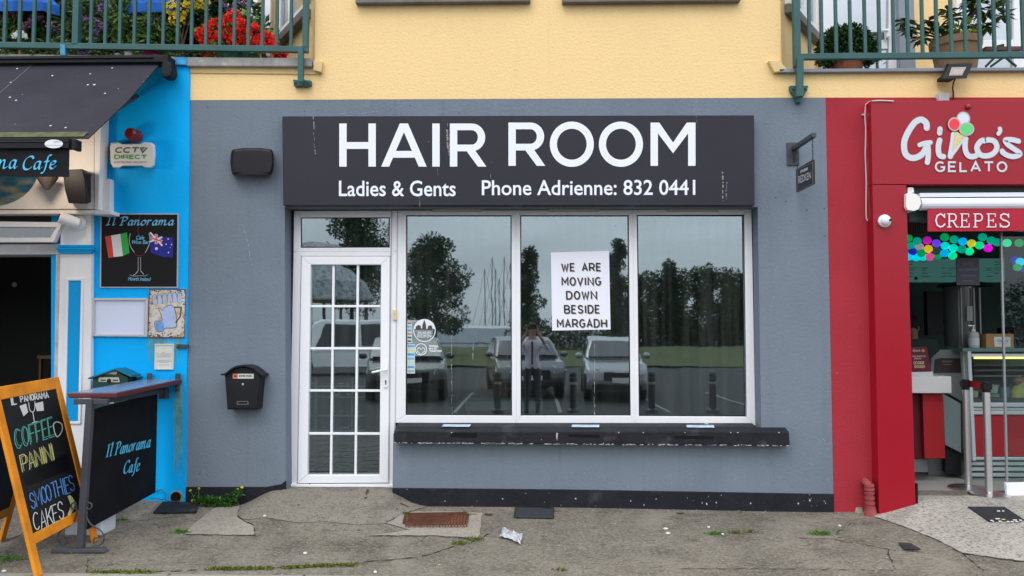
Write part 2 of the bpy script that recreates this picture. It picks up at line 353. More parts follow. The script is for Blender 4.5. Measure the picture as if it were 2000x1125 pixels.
m_cream = M('cream_paint', (.84, .81, .76), .55, var=.05, vs=3, bump=.2, bs=25, bd=.003, stains=((2.2, .6, .8, (.42, .37, .3), .4),))
m_white = M('white_paint', (.78, .78, .79), .5, var=.04, vs=3, stains=((3, .62, .8, (.5, .46, .4), .4), (14, .7, .74, (.3, .2, .12), .7)))
m_sill = M('black_sill', (.015, .016, .020), .6, spec=.2, var=.3, vs=4, bump=.6, bs=30, bd=.008, stains=((3.0, .55, .7, (.07, .07, .085), .7),), specks=((15, .07, .05, (.6, .6, .58)),))
m_chip = M('chipped_paint', (.42, .42, .41), .8, var=.1, vs=30)
m_stone = M('coping_stone', (.30, .29, .28), .85, var=.15, vs=8, bump=.5, bs=50, bd=.006, stains=((12, .55, .7, (.5, .49, .46), .5), (5, .6, .75, (.12, .11, .1), .5)))
m_lead = M('grey_flashing', (.24, .27, .32), .5, var=.1, vs=4)
m_green = M('green_metal', (.035, .105, .10), .42, var=.15, vs=3, stains=((6, .62, .75, (.04, .19, .18), .5), (12, .7, .76, (.25, .24, .22), .5)))
m_black = M('black_plastic', (.010, .010, .012), .5, spec=.2, var=.15, vs=6)
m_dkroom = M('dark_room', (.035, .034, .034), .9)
m_sign = M('black_sign', (.026, .026, .036), .5, spec=.22, var=.08, vs=1.5, stains=((.8, .70, .78, (.14, .14, .16), .5, (38, 38, 1.6)),), specks=((9, .03, .08, (.6, .6, .6)),))
m_letter = M('white_letter', (.80, .82, .90), .45)
m_steel = M('steel', (.55, .55, .56), .3, metal=1)
m_dsteel = M('dark_iron', (.055, .06, .07), .5, var=.25, vs=8, stains=((20, .6, .7, (.16, .08, .05), .5),))
m_glass = glass('shop_glass', .245, (.66, .72, .70), .005, .034, (.82, .94, 1))
m_glass2 = glass('shop_glass_dusty', .23, (.64, .70, .68), .005, .042, (.82, .94, 1))
m_gclear = glass('clear_glass', .03, (.9, .95, .94), 0)
m_bglass = glass('balcony_glass', .35, (.6, .65, .7), .01)
# ================================================================ ground
m_pave = M('old_concrete', (.252, .225, .183), .9, spec=.05, var=.2, vs=1.3, bump=1, bs=70, bd=.02,
  stains=((2.3, .48, .68, (.085, .075, .06), .7), (.8, .5, .62, (.12, .105, .085), .5), (7, .55, .75, (.17, .16, .14), .6), (38, .48, .62, (.33, .30, .25), .6), (52, .50, .62, (.075, .065, .052), .55), (4.5, .64, .74, (.075, .078, .04), .6), (1.4, .58, .66, (.26, .24, .205), .55), (10, .58, .66, (.06, .054, .046), .6, (1, 2.5, 1))),
  specks=((26, .16, .06, (.5, .48, .44)), (48, .22, .10, (.38, .36, .32)), (17, .12, .05, (.03, .028, .025))))
m_light = M('pale_concrete', (.33, .297, .25), .9, spec=.05, var=.12, vs=3, bump=.8, bs=80, bd=.01, stains=((50, .5, .64, (.15, .135, .115), .7), (3, .55, .75, (.17, .155, .13), .6)), specks=((40, .15, .06, (.10, .095, .085)),))
m_apron = M('exposed_aggregate', (.42, .39, .345), .9, spec=.05, var=.2, vs=1.6, bump=1, bs=70, bd=.015, stains=((45, .5, .6, (.16, .145, .125), .8), (2, .5, .72, (.2, .185, .16), .65), (8, .6, .7, (.14, .127, .105), .5)), specks=((48, .2, .09, (.10, .095, .085)),))
m_kerb = M('kerb_stone', (.29, .266, .228), .9, spec=.1, var=.15, vs=3, bump=.5, bs=80, bd=.006, stains=((50, .52, .68, (.12, .11, .1), .5),))
m_crack = M('crack', (.032, .029, .025), 1)
m_rust = M('rusty_iron', (.085, .036, .022), .9, spec=.1, var=.3, vs=14, bump=.5, bs=120, bd=.004, stains=((25, .55, .7, (.07, .035, .025), .6),))
m_rub = M('black_rubber', (.020, .022, .026), .75, spec=.15, var=.25, vs=12, bump=.4, bs=80, bd=.004, stains=((9, .6, .72, (.10, .095, .085), .6),))
def gridmesh(x0, x1, y0, y1, st, z):
    m = MB(); nx = int((x1 - x0) / st); ny = max(1, int((y1 - y0) / st))
    m.v = [(x0 + (x1 - x0) * i / nx, y0 + (y1 - y0) * j / ny, z(x0 + (x1 - x0) * i / nx, y0 + (y1 - y0) * j / ny)) for j in range(ny + 1) for i in range(nx + 1)]
    m.f = [(j * (nx + 1) + i, j * (nx + 1) + i + 1, (j + 1) * (nx + 1) + i + 1, (j + 1) * (nx + 1) + i) for j in range(ny) for i in range(nx)]; m.m = [0] * len(m.f)
    return m
def ragged(pts, j=1.3, s=8):
    out = []
    for i in range(len(pts)):
        (a, b), (c, d) = pts[i], pts[(i + 1) % len(pts)]; k = max(1, int(math.hypot(c - a, (d - b) * 2) / s))
        for q in range(k): out.append((a + (c - a) * q / k + rnd.uniform(-j, j), b + (d - b) * q / k + rnd.uniform(-j, j) * .5))
    return out
def drape(pts, lift=.004, sub=3, thick=0):       # a slab or stain that follows the pavement
    bm = bmesh.new(); q = [G(x, y) for x, y in ragged(pts)]
    f = bm.faces.new([bm.verts.new((p.x, p.y, 0)) for p in q]); bmesh.ops.triangulate(bm, faces=[f])
    for _ in range(sub):
        bmesh.ops.subdivide_edges(bm, edges=[e for e in bm.edges if e.calc_length() > .07], cuts=1, use_grid_fill=True); bmesh.ops.triangulate(bm, faces=bm.faces[:])
    for v in bm.verts: v.co.z = gh(v.co.x, v.co.y) + lift
    bmesh.ops.recalc_face_normals(bm, faces=bm.faces[:])
    if sum(f.normal.z for f in bm.faces) < 0: bmesh.ops.reverse_faces(bm, faces=bm.faces[:])
    m = MB(); m.flat = True; bm.verts.index_update(); m.add([v.co for v in bm.verts], [[v.index for v in f.verts] for f in bm.faces]); bm.free(); return m
def crack(m, pts, wd, lift=.005):                # an open joint running over the pavement
    P = []
    for i in range(len(pts) - 1):
        (a, b), (c, d) = pts[i], pts[i + 1]; k = max(1, int(math.hypot(c - a, (d - b) * 3) / 9))
        for j in range(k): P.append((a + (c - a) * j / k + rnd.uniform(-1.2, 1.2), b + (d - b) * j / k + rnd.uniform(-.8, .8)))
    P.append(pts[-1]); q = [G(*p) for p in P]
    for i in range(len(q) - 1):
        t = (q[i + 1] - q[i]); t.z = 0
        if t.length < 1e-5 or rnd.random() < .1: continue
        t.normalize(); n = Vector((-t.y, t.x, 0)); h0 = wd * (.32 + .22 * math.sin(i * 1.7)); h1 = wd * (.32 + .22 * math.sin(i * 1.7 + 1.7))
        vs = []
        for p, h, s in ((q[i], h0, 1), (q[i], h0, -1), (q[i + 1], h1, -1), (q[i + 1], h1, 1)):
            v = p + n * h * s; v.z = gh(v.x, v.y) + lift; vs.append(v)
        m.add(vs, [(0, 1, 2, 3)])
    return m
PAVE = tag(gridmesh(-7, 7, -1.63, .32, .04, gh).build('pavement', m_pave, smooth=True, origin=False), kind='structure')
k_ = MB()
xx = -7.0
while xx < 7: k_.box(xx, xx + .905, -1.80, -1.634, -.25, -.102); xx += .912
tag(k_.build('kerb', m_kerb, bevel=.008), kind='structure')
m_ground = M('ground', (.10, .10, .095), .95, var=.1)
g_ = flat(); g_.add([(-900, -1500, -.45), (900, -1500, -.45), (900, 200, -.45), (-900, 200, -.45)], [(0, 1, 2, 3)])
tag(g_.build('ground', m_ground), kind='structure')
m_path = M('block_path', (.11, .105, .098), .85, var=.2, vs=2, bump=.3, bs=40); 
g_ = MB(); xx = -16.0; r_ = 0
g_.box(-16, 16, -5.2, -1.81, -.35, -.124)
tag(g_.build('path', m_path), kind='structure')
g_ = MB(); y_ = -5.1
while y_ < -1.95:
    x_ = -5.2 + (r_ % 2) * .1
    while x_ < 5: g_.box(x_, x_ + .193, y_, y_ + .093, -.123, -.112 + rnd.uniform(-.003, .003)); x_ += .2
    y_ += .1; r_ += 1
tag(g_.build('path', m_path), kind='structure')
m_road = M('asphalt', (.040, .040, .042), .85, var=.2, vs=1.5, bump=.4, bs=60)
g_ = MB(); g_.box(-60, 60, -27.3, -5.21, -.4, -.16); tag(g_.build('road', m_road), kind='structure')
m_rline = M('road_paint', (.22, .22, .215), .8, var=.3, vs=8)
g_ = MB()
for px in (905, 1090, 1300, 1470):
    a = RF(px, 780, 18.6); g_.box(a.x - .04, a.x + .04, -14.0, -8.9, -.159, -.152)
tag(g_.build('road', m_rline), kind='structure')
m_grass = M('grass', (.07, .088, .028), .95, var=.35, vs=.5, stains=((30, .45, .7, (.09, .098, .035), .6), (.15, .5, .7, (.10, .10, .03), .6)), bump=.5, bs=40)
g_ = gridmesh(-70, 70, -62, -27.3, 2, lambda x, y: -.1 + .04 * math.sin(x * .7 + y)); tag(g_.build('field', m_grass, smooth=True), kind='structure')
m_sea = M('sea', (.10, .13, .15), .15, bump=.3, bs=2)
g_ = flat(); g_.add([(-800, -1200, -.4), (800, -1200, -.4), (800, -75, -.4), (-800, -75, -.4)], [(0, 1, 2, 3)]); tag(g_.build('sea', m_sea), kind='structure')
# slabs, joints
tag(drape([(360, 1044), (366, 1036), (415, 994), (432, 991), (469, 986), (462, 1010), (472, 1017), (495, 1029), (497, 1046), (440, 1046)], .006).build('pavement', m_light), kind='structure')
tag(drape([(754, 1023), (782, 1008), (806, 1000), (870, 1000), (942, 1003), (936, 1052), (890, 1050), (845, 1047), (722, 1047), (765, 1042), (800, 1036)], .006).build('pavement', m_light), kind='structure')
tag(drape([(560, 953), (766, 953), (770, 976), (834, 990), (805, 998), (780, 1007), (752, 1023), (700, 1026), (640, 1020), (580, 1022), (520, 1012), (476, 1016), (464, 1008), (470, 990), (500, 978), (530, 968)], .005).build('pavement', M('ramp_concrete', (.275, .246, .203), .9, spec=.1, var=.15, vs=3, bump=1, bs=75, bd=.015, stains=((46, .5, .63, (.10, .09, .075), .75), (3, .5, .7, (.13, .118, .1), .7), (2.2, .58, .72, (.30, .28, .255), .5)))), kind='structure')
tag(drape([(1717, 1002), (1728, 997), (1790, 969), (2110, 969), (2110, 1104), (1985, 1096), (1880, 1081), (1832, 1056), (1770, 1031), (1708, 1010)], .006).build('pavement', m_apron), kind='structure')
c_ = flat()
for pts, wd in (([(466, 988), (463, 1004), (466, 1013), (480, 1020), (494, 1028), (497, 1047)], .022), ([(752, 1023), (782, 1008), (806, 998), (832, 989)], .016), ([(955, 1043), (936, 1054), (890, 1066), (840, 1084), (800, 1091), (750, 1095), (690, 1101), (560, 1109), (440, 1113), (300, 1117)], .014), ([(1560, 1051), (1626, 1054), (1667, 1061), (1737, 1074), (1735, 1083), (1749, 1114)], .012), ([(1662, 1024), (1645, 1034), (1628, 1044)], .009), ([(1708, 1010), (1770, 1031), (1832, 1056), (1881, 1082), (1921, 1116)], .012), ([(1880, 1082), (1985, 1097), (2100, 1108)], .02), ([(-20, 1068), (20, 1055), (62, 1034)], .012), ([(170, 1120), (172, 1090)], .01), ([(1740, 1076), (1800, 1078)], .008), ([(240, 1022), (290, 1016), (330, 1012)], .008), ([(360, 1045), (430, 1046), (497, 1047)], .01), ([(720, 1048), (845, 1049), (935, 1053)], .008), ([(1330, 1112), (1500, 1112), (1745, 1115)], .010), ([(560, 955), (660, 953), (765, 953)], .012)):
    crack(c_, pts, wd)
c_.build('crack', m_crack, PAVE)
m_stain = M('rust_stain', (.10, .05, .028), .9, var=.3, vs=20)
c_ = flat()
for pts, wd in (([(718, 958), (715, 966), (714, 979)], .028), ([(782, 984), (792, 989), (799, 992)], .03), ([(808, 983), (820, 987), (832, 989)], .03), ([(1320, 1003), (1336, 1004)], .035), ([(946, 1006), (962, 1007)], .05), ([(1068, 998), (1096, 1000)], .03)): crack(c_, pts, wd, .009)
c_.build('stain', m_stain, PAVE)
# ================================================================ hair salon
SAL = thing('hair_salon', 'grey rendered hair salon shopfront with white door, three pane window and black sill', 'shop', (0, 0, 0))
wl = MB(); wl.pprism([(370, 196), (1612, 191), (1629, 985), (1629, 1010), (1487, 1010), (1487, 847), (1480, 404), (556, 404), (559, 1010), (361, 1010)], 0, .3)
wl.pprism([(768, 847), (1487, 847), (1487, 1010), (766, 1010)], 0, .3); wl.build('wall', m_grey, SAL)
pl_ = MB(); pl_.pprism([(361, 951), (520, 951), (549, 946), (559, 938), (559, 1010), (361, 1012)], -.012, -.001); pl_.build('plinth', m_plinth, SAL, bevel=.006); pl_ = MB(); pl_.pprism([(766, 953), (1100, 956), (1629, 965), (1629, 1012), (766, 1008)], -.014, -.001)
pl_.box(W(766, 960).x, W(766, 960).x - .011, -.012, .16, -.1, .115); pl_.build('plinth', m_plinth, SAL, bevel=.006)
YF = .17
win = MB(); wout = [[(776, 411), (1007.5, 410.5), (1008.5, 828), (769, 826)], [(1007.5, 410.5), (1236, 410), (1240.5, 830), (1008.5, 828)], [(1236, 410), (1468, 408.5), (1476, 832), (1240.5, 830)]]
wgl = [[(793, 420), (999, 420), (1000, 812), (792, 811)], [(1016, 420), (1228, 420), (1232, 812), (1017, 812)], [(1244, 419.5), (1454, 419), (1459, 814), (1248, 813)]]
for o_, i_ in zip(wout, wgl): win.frame(o_, i_, YF, .235)
wf = win.build('window', m_upvc, SAL, bevel=.005)
for k, i_ in enumerate(wgl):
    g_ = MB(); a = [W(x, y, YG) for x, y in i_]
    tilt = (0, .0012, .0145)[k]; x0 = a[0].x
    e = .003
    g_.hexa([(p.x + sx * e, YG + tilt * (p.x - x0), p.z + sz * e) for p, sx, sz in zip(a, (-1, 1, 1, -1), (1, 1, -1, -1))], [(p.x + sx * e, YG + .004 + tilt * (p.x - x0), p.z + sz * e) for p, sx, sz in zip(a, (-1, 1, 1, -1), (1, 1, -1, -1))])
    g_.build('pane', m_glass2 if k == 2 else m_glass, wf)
    s_ = MB(); cx = sum(p[0] for p in i_) / 4; cy = sum(p[1] for p in i_) / 4
    s_.frame(i_, [(x + (2 if x < cx else -2), y + (2.2 if y < cy else -1.6)) for x, y in i_], YF + .018, .195); s_.build('seal', m_seal, wf)
for x0, x1 in ((845, 942), (1072, 1170), (1303, 1403)):
    v_ = MB(); v_.pbox(x0, 408.6, x1, 413.6, YF - .022, YF - .001); v_.pbox((x0 + x1) / 2 - 1, 408.2, (x0 + x1) / 2 + 1, 414, YF - .024, YF - .022); v_.build('trickle_vent', M('vent_cream', (.5, .48, .44), .5) if x0 == 845 else bpy.data.materials['vent_cream'], wf, bevel=.003)
# sill: sloping top, front edge chipped
sl = MB(); f_ = [W(769, 842.5, -.1), W(1541, 843.5, -.1), W(1543, 871, -.1), W(770, 865, -.1)]
b_ = [Vector((f_[0].x, .16, f_[0].z + .045)), Vector((W(1479, 836, 0).x, .16, f_[1].z + .045)), Vector((W(1479, 860, 0).x, .16, f_[2].z)), Vector((f_[3].x, .16, f_[3].z))]
m0 = [Vector((f_[0].x, 0, f_[0].z + .028)), Vector((f_[1].x, -.002, f_[1].z + .028)), Vector((f_[2].x, -.002, f_[2].z)), Vector((f_[3].x, 0, f_[3].z))]
sl.hexa(f_, m0); m1 = [Vector((m0[0].x, 0, m0[0].z)), Vector((b_[1].x, 0, m0[1].z)), Vector((b_[2].x, 0, m0[2].z)), Vector((m0[3].x, 0, m0[3].z))]; sl.hexa(m1, b_)
so_ = sl.build('window_sill', m_sill, SAL, bevel=.006)
ch = flat(); r2 = random.Random(3); SP = WP(-.1005)
for k in range(150):
    x = r2.uniform(770, 1542); y = 865.5 + (x - 770) * .0075 - r2.uniform(0, 1.2); a_ = r2.uniform(1, 6) * (1.5 if 940 < x < 1120 or 1330 < x < 1480 else .7)
    ch.sheet([(x - a_, y), (x - a_ * .3, y - r2.uniform(.5, 1.6)), (x + a_ * .5, y - r2.uniform(.3, 1.2)), (x + a_, y), (x, y + .9)], SP, .001)
for k in range(7):
    x = r2.choice([r2.uniform(800, 1000), r2.uniform(1180, 1540)]); ch.sheet([(x - r2.uniform(.5, 3), 845), (x, 843.5), (x + r2.uniform(.5, 3), 845), (x, 846)], SP, .001)
ch.sheet([(1087, 845), (1090, 846), (1089, 853), (1088, 861), (1086, 852)], SP, .001); ch.build('chipped_edge', m_chip, so_)
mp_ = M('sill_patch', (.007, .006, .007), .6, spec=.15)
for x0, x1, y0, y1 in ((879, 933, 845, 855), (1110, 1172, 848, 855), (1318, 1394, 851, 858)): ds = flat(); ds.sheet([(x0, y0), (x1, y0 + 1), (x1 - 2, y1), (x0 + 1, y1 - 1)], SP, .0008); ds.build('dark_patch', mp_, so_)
# scrapes and splashes on the painted render
P = WP(0); m = flat(); r2 = random.Random(21)
for x0, y0, x1, y1, ww in ((474, 438, 483, 470, .9), (483, 468, 489, 500, 1.2), (487, 498, 495, 528, .8), (1519, 520, 1514, 532, .5), (1543, 510, 1537, 526, .6), (1512, 578, 1504, 600, .6), (1495, 615, 1492, 628, .5), (1538, 645, 1533, 658, .6), (1557, 708, 1553, 728, .6), (1552, 735, 1548, 752, .5), (1500, 752, 1503, 765, .5), (1354, 220, 1362, 194, .8), (660, 224, 690, 219, .8), (700, 222, 740, 217, .7), (905, 205, 915, 203, .6), (1580, 905, 1590, 908, .6), (1605, 855, 1612, 862, 1.4), (450, 600, 452, 640, .4)):
    n = 7
    for k in range(n):
        t, u = k / n, (k + .75) / n; a = (x0 + (x1 - x0) * t + r2.uniform(-.5, .5), y0 + (y1 - y0) * t); b = (x0 + (x1 - x0) * u + r2.uniform(-.5, .5), y0 + (y1 - y0) * u)
        if r2.random() < .8: m.line([a, b], [ww * r2.uniform(.3, 1), ww * r2.uniform(.2, .8)], P, .001 + .0002 * k)
for k in range(90):
    x, y = r2.uniform(775, 1620), 952 - abs(r2.gauss(0, 34)); q = r2.uniform(.25, .8)
    m.sheet([(x - q, y), (x, y - q), (x + q, y), (x, y + q)], P, .001)
for k in range(60):
    x, y = r2.choice([r2.uniform(375, 552), r2.uniform(1490, 1608)]), r2.uniform(205, 930); q = r2.uniform(.2, .6); m.sheet([(x - q, y), (x, y - q), (x + q, y), (x, y + q * 1.4)], P, .001)
m.build('stain', M('scrape_pale', (.42, .45, .48), .9), SAL)
m = flat()
for k in range(34):
    x, y = r2.uniform(380, 1605), r2.choice([r2.uniform(205, 222), r2.uniform(430, 940)])
    if 555 < x < 1482 and y > 400 and y < 880: continue
    q = r2.uniform(.4, 1.3); m.sheet([(x + q * r2.uniform(.5, 1.2) * math.cos(a), y + q * r2.uniform(.5, 1) * math.sin(a)) for a in range(6)], P, .0012)
for x, y in ((1535, 393), (1576, 410), (1610, 407), (1612, 461), (1515, 386), (605, 945), (390, 925)): m.sheet([(x - 2, y), (x, y - 1), (x + 1.6, y), (x, y + 1.6)], P, .0014)
m.build('speck', M('pit_dark', (.03, .035, .04), .9), SAL)
P = WP(-.0145); m = flat()
for k in range(38):
    x = r2.choice([r2.gauss(1350, 45), r2.uniform(780, 1620), r2.gauss(1595, 12)]); y = r2.uniform(966, 990); q = abs(r2.gauss(0, .8)) + .2
    if 770 < x < 1625: m.sheet([(x + q * r2.uniform(.5, 1.1) * math.cos(a), y + q * r2.uniform(.6, 1.4) * math.sin(a)) for a in range(6)], P, .001)
m.build('speck', M('splash_pale', (.45, .45, .43), .9), SAL)
# door
do = MB(); do.frame([(573, 492), (776, 492), (769, 950), (564, 951)], [(588, 500), (762, 500), (759, 944), (580, 945)], YF, .235)
do.frame([(574, 411.5), (776, 411), (776, 492), (573, 492)], [(587, 424.5), (761, 424), (761, 483.5), (587, 484)], YF, .235)
dor = do.build('door_frame', m_upvc, SAL, bevel=.005)
ts = MB(); ts.pbox(566, 946.5, 768, 953, YF - .03, .3); ts.build('threshold', m_upvc2, dor, bevel=.004)
cp = MB(); cp.pprism([(763.5, 411), (766, 411), (760.5, 944), (758.6, 944)], YF - .003, YF - .0005); cp.pprism([(776, 412), (777.5, 412), (771, 948), (769.5, 948)], YF - .003, YF - .0005); cp.build('joint', M('joint_grey', (.42, .42, .43), .6), dor)
fq = [(587, 424.5), (761, 424), (761, 483.5), (587, 484)]
g_ = MB(); g_.pprism([(586, 424), (762, 423.5), (762, 484), (586, 484.5)], YG, YG + .004)
g_.v = [(x, y + .0045 * (x + 1.7) - .014 * (z - 2.3), z) for x, y, z in g_.v]; g_.build('pane', m_glass, dor)
s_ = MB(); s_.frame(fq, [(589, 426.5), (759, 426), (759, 482), (589, 482)], YF + .018, .195); s_.build('seal', m_seal, dor)
lf = MB(); dg = [(607, 517), (744, 517), (741, 928), (600, 928)]
lf.frame([(588.6, 500.8), (761.4, 500.8), (758.4, 943.2), (580.8, 944.2)], dg, YF - .016, .22); leaf = lf.build('door', m_upvc2, SAL, bevel=.006)
g_ = MB(); g_.pprism([(606, 516), (745, 516), (742, 929), (599, 929)], YG, YG + .004); g_.v = [(x, y + .006 * (x + 1.7), z) for x, y, z in g_.v]; g_.build('pane', m_glass, leaf)
gb = MB()
for (xt, xb) in ((651.4, 646), (699, 694)): gb.pprism([(xt - 2.3, 517), (xt + 2.3, 517), (xb + 2.3, 928), (xb - 2.3, 928)], YF + .008, YG - .002)
for y in (598, 680.5, 763, 847): gb.pbox(603, y - 2.2, 743, y + 2.2, YF + .0055, YG - .003)
gb.build('glazing_bars', m_upvc2, leaf, bevel=.003)
h_ = MB(); h_.pprism([(750, 706), (757.5, 706), (757, 757), (749.5, 757)], YF - .028, YF - .017)
a = W(754, 722, YF - .06); b = W(726, 727.5, YF - .065); h_.tube([W(753.5, 721.5, YF - .03), a, W(748, 723, YF - .065), b], [.011, .011, .0105, .009], 10); h_.build('handle', m_upvc2, leaf, bevel=.003)
h_ = MB(); a = W(753.2, 744, YF - .029); h_.lathe([(.0075, 0), (.0075, .004)], a, (0, -1, 0), 10); h_.pbox(752.2, 744, 754.2, 751, YF - .033, YF - .029); h_.build('lock', M('lock_dark', (.06, .06, .06), .4, metal=.6), leaf)
bl = MB(); bl.pbox(766.8, 605, 774.6, 625, YF - .02, YF - .001); bl.lathe([(.008, 0), (.007, .006)], W(770.7, 612, YF - .02), (0, -1, 0), 12)
tag(bl.build('doorbell', M('bell_cream', (.68, .56, .34), .4), bevel=.004), 'small cream doorbell on the white strip between the door and the window', 'doorbell')
# room behind the glass
rm = MB(); x0, x1 = W(560, 600).x, W(1485, 600).x
rm.box(x0 - .4, x1 + .4, 4.6, 4.7, -.2, 3); rm.box(x0 - .5, x0 - .4, .3, 4.7, -.2, 3); rm.box(x1 + .4, x1 + .5, .3, 4.7, -.2, 3); rm.box(x0 - .5, x1 + .5, .3, 4.7, 2.75, 2.85); rm.box(x0 - .5, x1 + .5, .3, 4.7, -.2, .1)
rm.build('room', M('room_wall', (.10, .10, .098), .9, var=.15), SAL)
sh = MB()
for x in (617, 651, 688): sh.pprism([(x - 1.6, 738), (x + 1.6, 738), (x + .6, 845), (x - 2.6, 845)], .55, .57)
for y in (755, 776, 812, 841): sh.pbox(603, y - 1.2, 712, y + 1.2, .55, .62)
for k in range(16): sh.pbox(*(lambda x, y: (x, y, x + rnd.uniform(3, 9), y + rnd.uniform(2, 5)))(rnd.uniform(606, 700), rnd.choice([748, 769, 803, 833])), .57, .62)
tag(sh.build('display_rack', M('rack_white', (.9, .9, .88), .5)), 'white wire display rack seen through the lower panes of the glazed door', 'rack')
cb = MB(); cb.pbox(935, 668, 992, 784, 1.3, 1.75); cbo = tag(cb.build('brown_cabinet', M('brown_wood', (.36, .16, .06), .5, var=.2, vs=6), bevel=.004), 'orange brown wooden cabinet standing inside the salon behind the first window pane', 'cabinet')
cb = MB(); cb.pbox(908, 784, 1060, 802, .75, 1.2); cb.pbox(912, 802, 918, 830, .76, 1.1); cb.pbox(1050, 802, 1056, 830, .76, 1.1); tag(cb.build('low_bench', M('pale_green', (.42, .46, .42), .5), bevel=.004), 'low pale green bench inside the salon window beside the cabinet', 'bench')
# ---- things on the salon front
sg = MB(); sg.pprism([(551, 227), (1473, 225), (1474, 401), (553, 401)], -.1, -.003); SIGN = sg.build('shop_sign', m_sign, bevel=.003)
tag(SIGN, 'wide black signboard with large white capitals above the white shop window', 'sign'); BASE[SIGN.name] = Vector(SIGN.location)
P = WP(-.1); t_ = flat(); H_ = 84.0; B_ = 325.2
def gl(c, x0, x1, wd=14.4, top=240.6, bot=325.2):
    t_.m and None
    hw = wd / 2
    if c == 'H':
        for x in (x0 + hw, x1 - hw): t_.line([(x, top), (x, bot)], wd, P)
        y = top + (bot - top) * .51; t_.line([(x0 + wd, y), (x1 - wd, y)], wd * .93, P)
    elif c == 'I': t_.line([((x0 + x1) / 2, top), ((x0 + x1) / 2, bot)], wd, P)
    elif c == 'A':
        cx = (x0 + x1) / 2; q = 8; t_.sheet([(cx - q, top), (cx, top), (cx, top + 17), (x0 + 15.5, bot), (x0, bot)], P); t_.sheet([(cx, top), (cx + q, top), (x1, bot), (x1 - 15.5, bot), (cx, top + 17)], P)
        t_.sheet([(x0 + 27.6, bot - 30.6), (x1 - 27.6, bot - 30.6), (x1 - 21.6, bot - 17.4), (x0 + 21.6, bot - 17.4)], P, .0023)
    elif c == 'R':
        t_.line([(x0 + hw, top), (x0 + hw, bot)], wd, P); w2 = x1 - x0; ry = (bot - top) * .322
        out = [(x0 + wd, top), (x0 + w2 * .6, top)] + arc(x0 + w2 * .6, top + ry, w2 * .37, ry, -80, 80, 12) + [(x0 + w2 * .6, top + 2 * ry), (x0 + wd, top + 2 * ry)]
        inn = [(x0 + wd, top + 13), (x0 + w2 * .6, top + 13)] + arc(x0 + w2 * .6, top + ry, w2 * .37 - wd, ry - 13, -80, 80, 12) + [(x0 + w2 * .6, top + 2 * ry - 13), (x0 + wd, top + 2 * ry - 13)]
        for i in range(len(out) - 1): t_.sheet([out[i], out[i + 1], inn[i + 1], inn[i]], P)
        t_.sheet([(x0 + w2 * .45, top + 2 * ry - 1), (x0 + w2 * .68, top + 2 * ry - 3), (x1, bot), (x1 - 16.5, bot)], P, .0023)
    elif c == 'O':
        cx, cy, rx, ry = (x0 + x1) / 2, (top + bot) / 2, (x1 - x0) / 2, (bot - top) / 2 + 1.6
        t_.line(arc(cx, cy, rx - hw, ry - 6.6, 0, 360, 56)[:-1], wd * .97, P, closed=True)
    elif c == 'M':
        for x in (x0 + hw, x1 - hw): t_.line([(x, top), (x, bot)], wd, P)
        cx = (x0 + x1) / 2; t_.sheet([(x0 + hw, top), (x0 + wd + 2.5, top), (cx, top + 39), (cx, top + 60), (x0 + wd, top + 21), (x0 + hw, top + 12)], P, .0023); t_.sheet([(x1 - hw, top), (x1 - hw, top + 12), (x1 - wd, top + 21), (cx, top + 60), (cx, top + 39), (x1 - wd - 2.5, top)], P, .0023)
for c, x0, x1 in (('H', 662.6, 734), ('A', 744.5, 833.3), ('I', 844.4, 858.7), ('R', 878.7, 949.9), ('R', 993, 1065), ('O', 1073.6, 1160), ('O', 1169.4, 1256), ('M', 1270.6, 1358.4)): gl(c, x0, x1, top=241.2 if x0 < 960 else 239.4, bot=325.4 if x0 < 960 else 323.9)
t_.build('lettering', m_letter, SIGN); t_ = flat(); put(t_, 'Ladies & Gents', (662, 383.5), (228, 0), (0, -31), P, .012); t_.build('lettering', m_letter, SIGN); t_ = flat(); put(t_, 'Phone Adrienne: 832 0441', (941, 381.6), (417, -.6), (0, -30), P, .012); t_.build('lettering', m_letter, SIGN)
sc = flat(); r2 = random.Random(5)
for x, y0, y1, wv in ((612, 227, 300, 3), (820, 380, 399, 2.2), (874, 240, 300, 5), (880, 262, 300, 5), (850, 245, 340, 1), (1411, 335, 392, 4), (1420, 355, 388, 3), (1360, 225, 250, 1.4), (958, 340, 372, 1)):
    x_ = x; y = y0
    while y < y1:
        h = r2.uniform(2, 9); ww = r2.uniform(.2, 1) * wv * .5; sc.sheet([(x_ - ww, y), (x_ + ww, y + 1), (x_ + ww * .6, y + h), (x_ - ww * .5, y + h)], P, .001); y += h * r2.uniform(.9, 1.8); x_ += r2.uniform(-.8, 1.2)
sc.build('bird_droppings', M('droppings', (.24, .235, .23), .9), SIGN)
# bulkhead lamp
def bulge(px0, py0, px1, py1, yb, dep, pts, k=.82):
    m = MB(); cx, cy = (px0 + px1) / 2, (py0 + py1) / 2
    a = [W(x, y, yb) for x, y in pts]; b = [W(x, y, yb - dep * .75) for x, y in pts]; c = [W(cx + (x - cx) * k, cy + (y - cy) * k, yb - dep) for x, y in pts]; n = len(pts)
    m.add(a + b + c, [(i, (i + 1) % n, n + (i + 1) % n, n + i) for i in range(n)] + [(n + i, n + (i + 1) % n, 2 * n + (i + 1) % n, 2 * n + i) for i in range(n)] + [tuple(range(2 * n, 3 * n)), tuple(range(n - 1, -1, -1))]); return m
lam = bulge(450, 290, 535, 341, -.002, .11, [(451, 300), (454, 292), (475, 289), (510, 289), (531, 292), (534, 300), (535, 320), (533, 333), (530, 341), (512, 341), (470, 341), (454, 341), (451, 330), (449.5, 315)], .9)
